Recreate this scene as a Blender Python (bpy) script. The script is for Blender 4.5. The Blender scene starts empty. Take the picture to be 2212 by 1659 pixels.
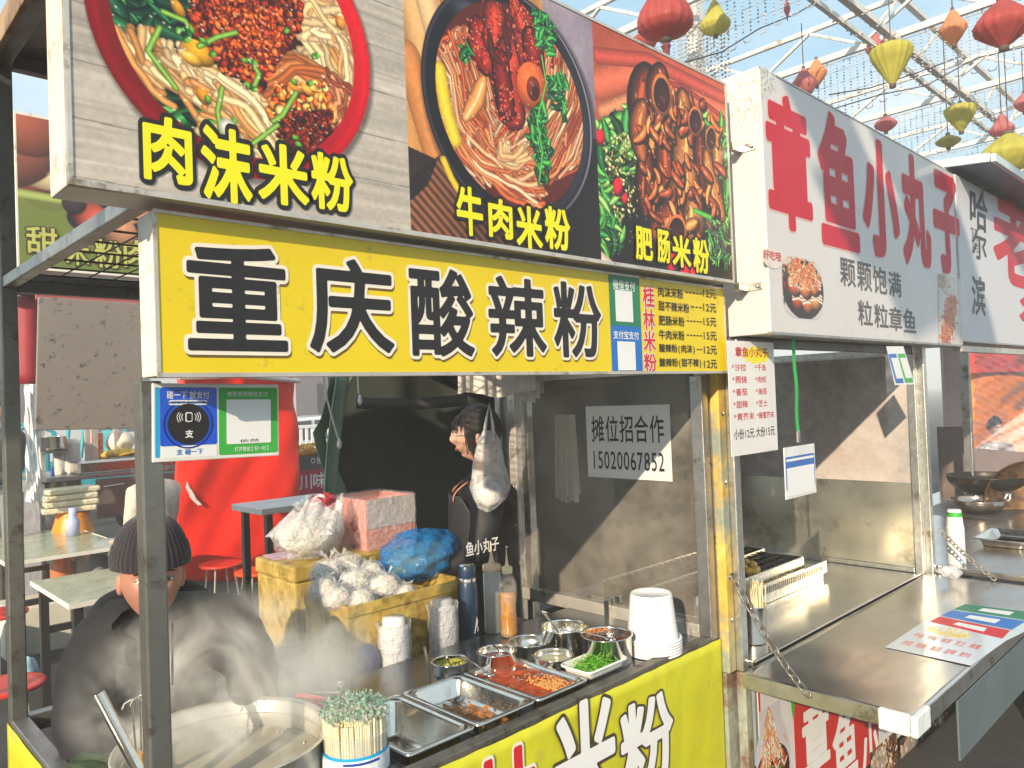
import bpy, math, random
import numpy as np
from mathutils import Vector, Matrix

# ------------------------------------------------------------------ camera, world, sun
scene = bpy.context.scene
col = scene.collection
F, CX, CY = 1652.0, 1106.0, 829.5          # focal length and centre of the 2212 x 1659 photograph
_a = np.array([2824 - CX, -(797 - CY), -F]); _a /= np.linalg.norm(_a)
_b = np.array([-482 - CX, -(922 - CY), -F]); _b -= _a * (_a @ _b); _b /= np.linalg.norm(_b)
CAMR = np.array([_a, _b, np.cross(_a, _b)])
CAM = np.array([0.0, 0.0, 1.70])
cam_data = bpy.data.cameras.new('camera')
cam_data.sensor_width = 36; cam_data.lens = F / 2212 * 36
cam_data.clip_start = 0.05; cam_data.clip_end = 3000
cam = bpy.data.objects.new('camera', cam_data); col.objects.link(cam)
M4 = Matrix([list(CAMR[0]) + [0], list(CAMR[1]) + [0], list(CAMR[2]) + [0], [0, 0, 0, 1]])
cam.matrix_world = Matrix.Translation(CAM) @ M4
scene.camera = cam

SUN = Vector((-0.845, -0.386, 0.375)).normalized()
world = bpy.data.worlds.new('World'); scene.world = world; world.use_nodes = True
nt = world.node_tree
bgn = nt.nodes['Background']
sky = nt.nodes.new('ShaderNodeTexSky'); sky.sky_type = 'NISHITA'; sky.sun_disc = False
sky.sun_elevation = math.asin(SUN.z); sky.sun_rotation = math.atan2(SUN.x, SUN.y) % (2 * math.pi)
sky.air_density = 1.1; sky.dust_density = 1.2; sky.ozone_density = 1.2
# thin high cloud mixed over the clear sky
tc = nt.nodes.new('ShaderNodeTexCoord'); mp = nt.nodes.new('ShaderNodeMapping')
mp.inputs['Scale'].default_value = (1.0, 1.0, 3.2)
nz = nt.nodes.new('ShaderNodeTexNoise'); nz.inputs['Scale'].default_value = 2.2; nz.inputs['Detail'].default_value = 7; nz.inputs['Roughness'].default_value = .55
rp = nt.nodes.new('ShaderNodeValToRGB'); rp.color_ramp.elements[0].position = .40; rp.color_ramp.elements[1].position = .68
rp.color_ramp.elements[0].color = (.0, .0, .0, 1); rp.color_ramp.elements[1].color = (.85, .85, .85, 1)
mx = nt.nodes.new('ShaderNodeMixRGB'); mx.inputs['Color2'].default_value = (6.0, 6.6, 7.0, 1)
m0 = nt.nodes.new('ShaderNodeMixRGB'); m0.inputs['Fac'].default_value = .72; m0.inputs['Color2'].default_value = (3.3, 5.3, 6.5, 1)
L = nt.links.new
L(tc.outputs['Generated'], mp.inputs['Vector']); L(mp.outputs[0], nz.inputs['Vector']); L(nz.outputs['Fac'], rp.inputs['Fac'])
L(rp.outputs['Color'], mx.inputs['Fac']); L(sky.outputs['Color'], m0.inputs['Color1']); L(m0.outputs[0], mx.inputs['Color1']); L(mx.outputs[0], bgn.inputs['Color'])
bgn.inputs['Strength'].default_value = 0.12
sd = bpy.data.lights.new('sun', 'SUN'); sd.energy = 5.0; sd.angle = math.radians(0.53); sd.color = (1.0, .84, .62)
so = bpy.data.objects.new('sun', sd); col.objects.link(so)
so.rotation_euler = SUN.to_track_quat('Z', 'Y').to_euler(); so.location = (-5, -3, 6)
vs = scene.view_settings
vs.view_transform = 'Standard'; vs.look = 'None'; vs.gamma = 1; vs.use_curve_mapping = False; vs.exposure = 0.45
scene.cycles.max_bounces = 10; scene.cycles.volume_bounces = 3; scene.cycles.transparent_max_bounces = 24
scene.cycles.volume_step_rate = 4; scene.cycles.volume_max_steps = 64
scene.cycles.caustics_reflective = False; scene.cycles.caustics_refractive = False

# ------------------------------------------------------------------ helpers
rnd = random.Random(7)
def ray(u, v):
    d = np.array([u - CX, -(v - CY), -F]); return CAMR @ d / np.linalg.norm(d)
def on(u, v, ax, val):
    """the point of the plane axis=val that the photograph shows at (u, v)"""
    d = ray(u, v); t = (val - CAM[ax]) / d[ax]; return CAM + t * d
def onx(u, v, x): return on(u, v, 0, x)
def ony(u, v, y): return on(u, v, 1, y)
def onz(u, v, z): return on(u, v, 2, z)
def dep(u, v, D): return CAM + CAMR @ (np.array([(u - CX) / F, -(v - CY) / F, -1.]) * D)

class MB:
    """collects vertices and faces of one mesh, in world metres"""
    def __init__(s): s.v = []; s.f = []; s.sm = []; s.c = None
    def add(s, vs, fs, smooth=False):
        n = len(s.v); s.v += [tuple(p) for p in vs]
        s.f += [tuple(i + n for i in f) for f in fs]; s.sm += [smooth] * len(fs); return s
    def box(s, x0, x1, y0, y1, z0, z1):
        return s.add([(x0,y0,z0),(x1,y0,z0),(x1,y1,z0),(x0,y1,z0),(x0,y0,z1),(x1,y0,z1),(x1,y1,z1),(x0,y1,z1)],
                     [(0,3,2,1),(4,5,6,7),(0,1,5,4),(1,2,6,5),(2,3,7,6),(3,0,4,7)])
    def obox(s, c, ax, ay, az):
        c = np.array(c, float); ax, ay, az = [np.array(q, float) / 2 for q in (ax, ay, az)]
        P = [c + i*ax + j*ay + k*az for k in (-1,1) for i, j in ((-1,-1),(1,-1),(1,1),(-1,1))]
        return s.add(P, [(0,3,2,1),(4,5,6,7),(0,1,5,4),(1,2,6,5),(2,3,7,6),(3,0,4,7)])
    def bar(s, a, b, w, h=None, up=(0,0,1)):
        a = np.array(a, float); b = np.array(b, float); d = b - a; L_ = np.linalg.norm(d); d = d / L_
        up = np.array(up, float)
        if abs(d @ up) > .95: up = np.array([1., 0, 0])
        sx = np.cross(d, up); sx /= np.linalg.norm(sx); sy = np.cross(sx, d)
        return s.obox((a + b) / 2, d * L_, sx * w, sy * (h or w))
    def tube(s, pts, r, n=8, caps=True):
        pts = [np.array(p, float) for p in pts]; m = len(pts)
        rr = r if hasattr(r, '__len__') else [r] * m
        t = [pts[min(i+1, m-1)] - pts[max(i-1, 0)] for i in range(m)]
        t = [q / (np.linalg.norm(q) + 1e-12) for q in t]
        up = np.array([0, 0, 1.]) if abs(t[0][2]) < .9 else np.array([1., 0, 0])
        a = np.cross(t[0], up); a /= np.linalg.norm(a); V = []
        for i in range(m):
            a = a - t[i] * (a @ t[i]); a /= np.linalg.norm(a) + 1e-12; b = np.cross(t[i], a)
            for k in range(n):
                an = 2 * math.pi * k / n; V.append(pts[i] + rr[i] * (math.cos(an) * a + math.sin(an) * b))
        Fs = [(i*n+k, i*n+(k+1) % n, (i+1)*n+(k+1) % n, (i+1)*n+k) for i in range(m-1) for k in range(n)]
        s.add(V, Fs, True)
        if caps:
            s.add(V[:n], [tuple(range(n))[::-1]]); s.add(V[-n:], [tuple(range(n))])
        return s
    def lathe(s, prof, c, n=24, axis=(0,0,1), smooth=True, wob=None):
        ax = np.array(axis, float); ax /= np.linalg.norm(ax)
        up = np.array([1., 0, 0]) if abs(ax[0]) < .9 else np.array([0, 1., 0])
        e1 = up - ax * (up @ ax); e1 /= np.linalg.norm(e1); e2 = np.cross(ax, e1); c = np.array(c, float); V = []
        for j, (r, z) in enumerate(prof):
            for k in range(n):
                an = 2 * math.pi * k / n; q = r * (wob(an, j) if wob else 1)
                V.append(c + ax * z + q * (math.cos(an) * e1 + math.sin(an) * e2))
        Fs = [(j*n+k, j*n+(k+1) % n, (j+1)*n+(k+1) % n, (j+1)*n+k) for j in range(len(prof)-1) for k in range(n)]
        return s.add(V, Fs, smooth)
    def grid(s, fn, nu, nv, smooth=True):
        V = [fn(i / nu, j / nv) for j in range(nv + 1) for i in range(nu + 1)]
        Fs = [(j*(nu+1)+i, j*(nu+1)+i+1, (j+1)*(nu+1)+i+1, (j+1)*(nu+1)+i) for j in range(nv) for i in range(nu)]
        return s.add(V, Fs, smooth)
    def poly(s, pts): return s.add(pts, [tuple(range(len(pts)))])
    def prism(s, pts, ext):
        n = len(pts); e = np.array(ext, float); P = [np.array(p, float) for p in pts]
        return s.add(P + [p + e for p in P], [tuple(range(n))[::-1], tuple(range(n, 2*n))] + [(i, (i+1) % n, n+(i+1) % n, n+i) for i in range(n)])
    def ico(s, c, r, sub=0):
        t = (1 + 5 ** .5) / 2
        V = np.array([(-1,t,0),(1,t,0),(-1,-t,0),(1,-t,0),(0,-1,t),(0,1,t),(0,-1,-t),(0,1,-t),(t,0,-1),(t,0,1),(-t,0,-1),(-t,0,1)]) / math.hypot(1, t)
        Fs = [(0,11,5),(0,5,1),(0,1,7),(0,7,10),(0,10,11),(1,5,9),(5,11,4),(11,10,2),(10,7,6),(7,1,8),(3,9,4),(3,4,2),(3,2,6),(3,6,8),(3,8,9),(4,9,5),(2,4,11),(6,2,10),(8,6,7),(9,8,1)]
        r = np.array(r if hasattr(r, '__len__') else [r]*3)
        return s.add(V * r + np.array(c), Fs, True)
    def blob(s, c, r, nu=18, nv=12, amp=.12, seed=0, fr=3, flat=None):
        """a lumpy rounded body"""
        g = random.Random(seed); K = [(g.uniform(-1,1)*fr, g.uniform(-1,1)*fr, g.uniform(-1,1)*fr, g.uniform(0,6.3), g.uniform(.3,1)) for _ in range(14)]
        c = np.array(c, float); r = np.array(r if hasattr(r, '__len__') else [r]*3, float)
        def fn(a, b):
            th = a * 2 * math.pi; ph = (b - .5) * math.pi
            d = np.array([math.cos(ph)*math.cos(th), math.cos(ph)*math.sin(th), math.sin(ph)])
            h = sum(w * math.sin(k1*d[0]*2 + k2*d[1]*2 + k3*d[2]*2 + p) for k1, k2, k3, p, w in K) / 6
            p = d * r * (1 + amp * h)
            if flat is not None and p[2] < -flat: p[2] = -flat
            return c + p
        return s.grid(fn, nu, nv)
    def build(s, name, m, parent=None, bevel=0, seg=2, sub=0, solid=0, attr=None):
        me = bpy.data.meshes.new(name)
        V = np.array(s.v, dtype=np.float64)
        org = WLOC(parent) if parent else np.array([(V[:,0].min()+V[:,0].max())/2, (V[:,1].min()+V[:,1].max())/2, V[:,2].min()])
        me.from_pydata((V - org).tolist(), [], s.f); me.update()
        me.polygons.foreach_set('use_smooth', s.sm)
        if m is not None:
            for q in (m if isinstance(m, (list, tuple)) else [m]): me.materials.append(q)
        o = bpy.data.objects.new(name, me); col.objects.link(o)
        if parent: o.parent = parent
        else: o.location = org
        if solid:
            q = o.modifiers.new('solid', 'SOLIDIFY'); q.thickness = solid; q.offset = 0
        if bevel:
            q = o.modifiers.new('bevel', 'BEVEL'); q.width = bevel; q.segments = seg; q.limit_method = 'ANGLE'; q.angle_limit = .6
        if sub:
            q = o.modifiers.new('sub', 'SUBSURF'); q.levels = q.render_levels = sub
        return o
def WLOC(o):
    p = np.zeros(3)
    while o: p = p + np.array(o.location); o = o.parent
    return p
def thing(name, label, cat, loc=(0,0,0), group=None):
    o = bpy.data.objects.new(name, None); col.objects.link(o); o.location = loc; o.empty_display_size = .1
    return tag(o, label, cat, group)
def tag(o, label, cat, group=None):
    o['label'] = label; o['category'] = cat
    if group: o['group'] = group
    return o
def struct(o): o['kind'] = 'structure'; return o
def stuff(o): o['kind'] = 'stuff'; return o
def lab(o, t): o['label'] = t; return o
def copy_tree(o, parent=None):
    c = o.copy(); col.objects.link(c)
    if parent: c.parent = parent
    for ch in o.children: copy_tree(ch, c)
    return c

# ------------------------------------------------------------------ materials
def mat(name, c, rough=.5, metal=0, var=.12, scale=9, bump=0, bscale=60, dirt=None, damt=.0, dscale=5, trans=0, ior=1.45, alpha=1, sss=0, stretch=(1,1,1), coat=0, emit=None, es=1, tint2=None, spec=None, sheen=0, rvar=.12):
    m = bpy.data.materials.new(name); m.use_nodes = True; t = m.node_tree; N = t.nodes; K = t.links.new
    b = N['Principled BSDF']
    co = N.new('ShaderNodeTexCoord'); ma = N.new('ShaderNodeMapping'); ma.inputs['Scale'].default_value = stretch
    K(co.outputs['Object'], ma.inputs['Vector'])
    n1 = N.new('ShaderNodeTexNoise'); n1.inputs['Scale'].default_value = scale; n1.inputs['Detail'].default_value = 6; n1.inputs['Roughness'].default_value = .6
    K(ma.outputs[0], n1.inputs['Vector'])
    mr = N.new('ShaderNodeMapRange'); mr.inputs['From Min'].default_value = .3; mr.inputs['From Max'].default_value = .7
    K(n1.outputs['Fac'], mr.inputs['Value'])
    mix = N.new('ShaderNodeMixRGB')
    lo = [max(0, q * (1 - var)) for q in c]; hi = [min(1, q * (1 + var)) for q in (tint2 or c)]
    mix.inputs['Color1'].default_value = (*lo, 1); mix.inputs['Color2'].default_value = (*hi, 1)
    K(mr.outputs[0], mix.inputs['Fac']); out = mix.outputs[0]
    if dirt is not None:
        n2 = N.new('ShaderNodeTexNoise'); n2.inputs['Scale'].default_value = dscale; n2.inputs['Detail'].default_value = 10; n2.inputs['Roughness'].default_value = .72
        K(co.outputs['Object'], n2.inputs['Vector'])
        r2 = N.new('ShaderNodeValToRGB'); r2.color_ramp.elements[0].position = .62 - damt * .3; r2.color_ramp.elements[1].position = .70 - damt * .18
        K(n2.outputs['Fac'], r2.inputs['Fac'])
        mm = N.new('ShaderNodeMixRGB'); mm.inputs['Color2'].default_value = (*dirt, 1)
        K(r2.outputs[0], mm.inputs['Fac']); K(out, mm.inputs['Color1']); out = mm.outputs[0]
    K(out, b.inputs['Base Color'])
    b.inputs['Metallic'].default_value = metal
    rr = N.new('ShaderNodeMapRange'); rr.inputs['To Min'].default_value = max(.02, rough - rvar); rr.inputs['To Max'].default_value = min(1, rough + rvar)
    n3 = N.new('ShaderNodeTexNoise'); n3.inputs['Scale'].default_value = scale * 2.3; n3.inputs['Detail'].default_value = 5
    K(ma.outputs[0], n3.inputs['Vector']); K(n3.outputs['Fac'], rr.inputs['Value']); K(rr.outputs[0], b.inputs['Roughness'])
    b.inputs['Transmission Weight'].default_value = trans; b.inputs['IOR'].default_value = ior; b.inputs['Alpha'].default_value = alpha
    if sss: b.inputs['Subsurface Weight'].default_value = sss; b.inputs['Subsurface Radius'].default_value = (.012, .005, .003)
    if coat: b.inputs['Coat Weight'].default_value = coat; b.inputs['Coat Roughness'].default_value = .12
    if sheen: b.inputs['Sheen Weight'].default_value = sheen
    if spec is not None: b.inputs['Specular IOR Level'].default_value = spec
    if emit: b.inputs['Emission Color'].default_value = (*emit, 1); b.inputs['Emission Strength'].default_value = es
    if bump:
        n4 = N.new('ShaderNodeTexNoise'); n4.inputs['Scale'].default_value = bscale; n4.inputs['Detail'].default_value = 6
        K(ma.outputs[0], n4.inputs['Vector']); bp = N.new('ShaderNodeBump'); bp.inputs['Strength'].default_value = bump; bp.inputs['Distance'].default_value = .01
        K(n4.outputs['Fac'], bp.inputs['Height']); K(bp.outputs[0], b.inputs['Normal'])
    return m
def film(name, c, alpha=.25, rough=.15, bump=.6, bscale=18, wrinkle=1):
    """thin clear plastic: part see-through, part glossy film"""
    m = bpy.data.materials.new(name); m.use_nodes = True; t = m.node_tree; N = t.nodes; K = t.links.new
    b = N['Principled BSDF']; b.inputs['Base Color'].default_value = (*c, 1); b.inputs['Roughness'].default_value = rough
    co = N.new('ShaderNodeTexCoord')
    n = N.new('ShaderNodeTexNoise'); n.inputs['Scale'].default_value = bscale; n.inputs['Detail'].default_value = 5; n.inputs['Distortion'].default_value = 1.2 * wrinkle
    K(co.outputs['Object'], n.inputs['Vector'])
    bp = N.new('ShaderNodeBump'); bp.inputs['Strength'].default_value = bump; bp.inputs['Distance'].default_value = .02
    K(n.outputs['Fac'], bp.inputs['Height']); K(bp.outputs[0], b.inputs['Normal'])
    r = N.new('ShaderNodeMapRange'); r.inputs['From Min'].default_value = .35; r.inputs['From Max'].default_value = .7
    r.inputs['To Min'].default_value = max(0, alpha - .12); r.inputs['To Max'].default_value = min(1, alpha + .2)
    K(n.outputs['Fac'], r.inputs['Value']); K(r.outputs[0], b.inputs['Alpha'])
    return m
def vcol_mat(name, rough=.4, bump=.05, coat=0):
    m = mat(name, (1,1,1), rough, bump=bump, bscale=140, coat=coat); t = m.node_tree
    a = t.nodes.new('ShaderNodeVertexColor'); a.layer_name = 'print'
    t.links.new(a.outputs['Color'], t.nodes['Principled BSDF'].inputs['Base Color']); return m
# ------------------------------------------------------------------ printed photographs, drawn as colour on the sign faces
PR = np.random.RandomState(3)
def hexc(s):
    s = np.array([int(s[i:i+2], 16) / 255 for i in (0, 2, 4)]); return s
def nz2(h, w, sc, seed=0, octs=4):
    r = np.random.RandomState(seed); out = np.zeros((h, w)); amp = 1; tot = 0
    sx, sy = (sc if hasattr(sc, '__len__') else (sc, sc))
    for o in range(octs):
        gh = max(2, int(h / sy * 2 ** o) + 2); gw = max(2, int(w / sx * 2 ** o) + 2)
        g = r.rand(gh, gw); y = np.linspace(0, gh - 1.001, h); x = np.linspace(0, gw - 1.001, w)
        yi = y.astype(int); xi = x.astype(int); fy = y - yi; fx = x - xi
        fy = (fy*fy*(3-2*fy))[:, None]; fx = (fx*fx*(3-2*fx))[None]
        out += amp * ((g[yi][:, xi]*(1-fx) + g[yi][:, xi+1]*fx)*(1-fy) + (g[yi+1][:, xi]*(1-fx) + g[yi+1][:, xi+1]*fx)*fy)
        tot += amp; amp *= .55
        if gh > h and gw > w: break
    return out / tot
class Canvas:
    """colour picture on the plane (x0..x1, z0..z1); P() brings a photograph position onto it"""
    def __init__(s, x0, x1, z0, z1, y, res, ax=1):
        s.x0, s.x1, s.z0, s.z1, s.y, s.res, s.ax = x0, x1, z0, z1, y, res, ax
        s.w = int(round((x1-x0)/res)) + 1; s.h = int(round((z1-z0)/res)) + 1
        s.a = np.ones((s.h, s.w, 3)); s.yy, s.xx = np.mgrid[0:s.h, 0:s.w].astype(float)
    def P(s, u, v):
        p = on(u, v, s.ax, s.y); h = p[0] if s.ax == 1 else p[1]
        return np.array([(h - s.x0) / s.res, (s.z1 - p[2]) / s.res])
    def Ps(s, pts): return np.array([s.P(*p) for p in pts])
    def inpoly(s, pts, photo=True):
        p = s.Ps(pts) if photo else np.array(pts); m = np.zeros((s.h, s.w), bool); n = len(p)
        for i in range(n):
            (xa, ya), (xb, yb) = p[i], p[(i+1) % n]
            if ya == yb: continue
            c = (s.yy < max(ya, yb)) & (s.yy >= min(ya, yb)) & (s.xx < (xb-xa)*(s.yy-ya)/(yb-ya)+xa); m ^= c
        return m
    def put(s, m, c):
        m = m.astype(float)[..., None] if m.ndim == 2 else m; s.a = s.a * (1-m) + np.array(c) * m
    def stroke(s, p, w, c, hi=.25, dark=.55, mask=None, taper=0, al=1):
        """one noodle, stalk or leaf rib: light along the middle, dark along its edges (p in canvas pixels)"""
        p = np.array(p, float); x0 = int(max(0, p[:,0].min()-w-2)); x1 = int(min(s.w, p[:,0].max()+w+3)); y0 = int(max(0, p[:,1].min()-w-2)); y1 = int(min(s.h, p[:,1].max()+w+3))
        if x1 <= x0 or y1 <= y0: return
        X = s.xx[y0:y1, x0:x1]; Y = s.yy[y0:y1, x0:x1]; best = np.full(X.shape, 1e9); n = len(p)
        for i in range(n-1):
            a, b = p[i], p[i+1]; d = b-a; L2 = d@d + 1e-9
            t = np.clip(((X-a[0])*d[0] + (Y-a[1])*d[1])/L2, 0, 1); q = np.hypot(X-a[0]-t*d[0], Y-a[1]-t*d[1])
            if taper:
                tt = (i + t)/(n-1); q = q / np.maximum(.08, np.sin(np.pi*np.clip(tt*.92+.04, 0, 1)) ** taper)
            best = np.minimum(best, q)
        e = np.clip((w/2 - best) + .5, 0, 1) * al; r = np.clip(best/(w/2+.01), 0, 1)
        sh = (1 + hi) - (hi + dark) * r ** 2
        if mask is not None: e = e * mask[y0:y1, x0:x1]
        c = np.array(c)[None, None] * sh[..., None] + np.clip(1-r*2.6, 0, 1)[..., None]*hi*.25
        s.a[y0:y1, x0:x1] = s.a[y0:y1, x0:x1]*(1-e[..., None]) + np.clip(c, 0, 1)*e[..., None]
    def ellip(s, cx, cy, rx, ry, rot, c, hi=.2, dark=.4, mask=None, lx=-.3, ly=-.3):
        R_ = max(rx, ry) + 2; x0 = int(max(0, cx-R_)); x1 = int(min(s.w, cx+R_)); y0 = int(max(0, cy-R_)); y1 = int(min(s.h, cy+R_))
        if x1 <= x0 or y1 <= y0: return
        X = s.xx[y0:y1, x0:x1]-cx; Y = s.yy[y0:y1, x0:x1]-cy; ca, sa = math.cos(rot), math.sin(rot)
        U = (X*ca+Y*sa)/rx; V = (-X*sa+Y*ca)/ry; r = np.hypot(U, V); e = np.clip((1-r)*min(rx, ry)+.5, 0, 1)
        if mask is not None: e = e*mask[y0:y1, x0:x1]
        l = np.hypot(U-lx, V-ly); sh = 1+hi-(hi+dark)*np.clip(l, 0, 1.4)**2/1.5
        s.a[y0:y1, x0:x1] = s.a[y0:y1, x0:x1]*(1-e[..., None]) + np.clip(np.array(c)*sh[..., None]+np.clip(.25-l, 0, 1)[..., None]*hi*1.5, 0, 1)*e[..., None]
    def rp(s, poly, n):
        p = s.Ps(poly); m = s.inpoly(poly); ys, xs = np.nonzero(m)
        if len(xs) == 0: return []
        k = PR.randint(0, len(xs), n); return list(zip(xs[k].astype(float), ys[k].astype(float)))
    def mince(s, poly, n, cols, r=(2, 5), mask=None, hi=.3):
        for (x, y) in s.rp(poly, n):
            c = hexc(cols[PR.randint(len(cols))]); a = PR.uniform(*r)
            s.ellip(x, y, a, a*PR.uniform(.4, .9), PR.uniform(0, 3.1), c, hi=hi, dark=.7, mask=mask)
    def leaves(s, poly, n, cols, L_=(14, 34), W=.4, mask=None):
        for (x, y) in s.rp(poly, n):
            c = hexc(cols[PR.randint(len(cols))]); an = PR.uniform(0, 6.28); l = PR.uniform(*L_); bend = PR.uniform(-.8, .8)
            p = [(x + l*(t-.5)*math.cos(an+bend*t), y + l*(t-.5)*math.sin(an+bend*t)) for t in np.linspace(0, 1, 6)]
            s.stroke(p, l*W, c, hi=.25, dark=.75, mask=mask, taper=.8)
            if l > 12: s.stroke(p, 1.1, np.clip(c*1.9+.06, 0, 1), hi=0, dark=0, mask=mask, al=.6)
            if PR.rand() < .5: s.ellip(x+PR.uniform(-3, 3), y+PR.uniform(-3, 3), 1.6, 1, 0, (.75, .85, .8), mask=mask)
    def noodles(s, path, spread, n, w, cols, curl=.3, mask=None, ln=(.6, 1), dark=.42):
        """a bundle of noodles along a path given in photograph positions"""
        p = s.Ps(path); seg = np.r_[0, np.cumsum(np.hypot(*np.diff(p, axis=0).T))]; T = seg/seg[-1]
        nn = max(8, int(seg[-1]/max(3, w*1.1)))
        for k in range(n):
            ll = PR.uniform(*ln); a = PR.uniform(0, 1-ll) if ll < 1 else 0; t = np.linspace(a, min(1, a+ll), nn)
            x = np.interp(t, T, p[:,0]); y = np.interp(t, T, p[:,1]); tx = np.gradient(x); ty = np.gradient(y); q = np.hypot(tx, ty)+1e-6
            o0, o1 = PR.uniform(-1, 1, 2)*spread; ph = PR.uniform(0, 6.3); fr = PR.uniform(1, 3.2)
            o = o0 + (o1-o0)*(t-a)/(ll+1e-6)*(.25+curl) + curl*spread*np.sin(fr*t*3+ph)*.5
            c = hexc(cols[PR.randint(len(cols))])*PR.uniform(.82, 1.1)
            s.stroke(np.c_[x-ty/q*o, y+tx/q*o], w*PR.uniform(.8, 1.15), c, hi=.12, dark=dark, mask=mask)
    def to_mesh(s, name, m, parent, flip=False):
        H = np.linspace(s.x0, s.x1, s.w); Z = np.linspace(s.z1, s.z0, s.h); org = WLOC(parent) if parent else np.zeros(3)
        hh, zz = np.meshgrid(H, Z); V = np.zeros((s.h*s.w, 3))
        if s.ax == 1: V[:,0] = hh.ravel(); V[:,1] = s.y
        else: V[:,1] = hh.ravel(); V[:,0] = s.y
        V[:,2] = zz.ravel(); V -= org
        i = np.arange(s.h-1)[:, None]*s.w + np.arange(s.w-1)[None]
        Fc = np.stack([i, i+s.w, i+s.w+1, i+1], -1).reshape(-1, 4)
        if flip: Fc = Fc[:, ::-1]
        me = bpy.data.meshes.new(name); me.vertices.add(len(V)); me.vertices.foreach_set('co', V.astype(np.float32).ravel())
        me.loops.add(Fc.size); me.loops.foreach_set('vertex_index', Fc.astype(np.int32).ravel())
        me.polygons.add(len(Fc)); me.polygons.foreach_set('loop_start', np.arange(0, Fc.size, 4, dtype=np.int32))
        me.update(calc_edges=True)
        ca = me.color_attributes.new('print', 'FLOAT_COLOR', 'POINT')
        lin = np.clip(s.a, 0, 1); lin = np.where(lin <= .04045, lin/12.92, ((lin+.055)/1.055)**2.4)
        ca.data.foreach_set('color', np.c_[lin.reshape(-1, 3), np.ones(len(V))].astype(np.float32).ravel())
        me.materials.append(m); o = bpy.data.objects.new(name, me); col.objects.link(o)
        if parent: o.parent = parent
        return o

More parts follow.
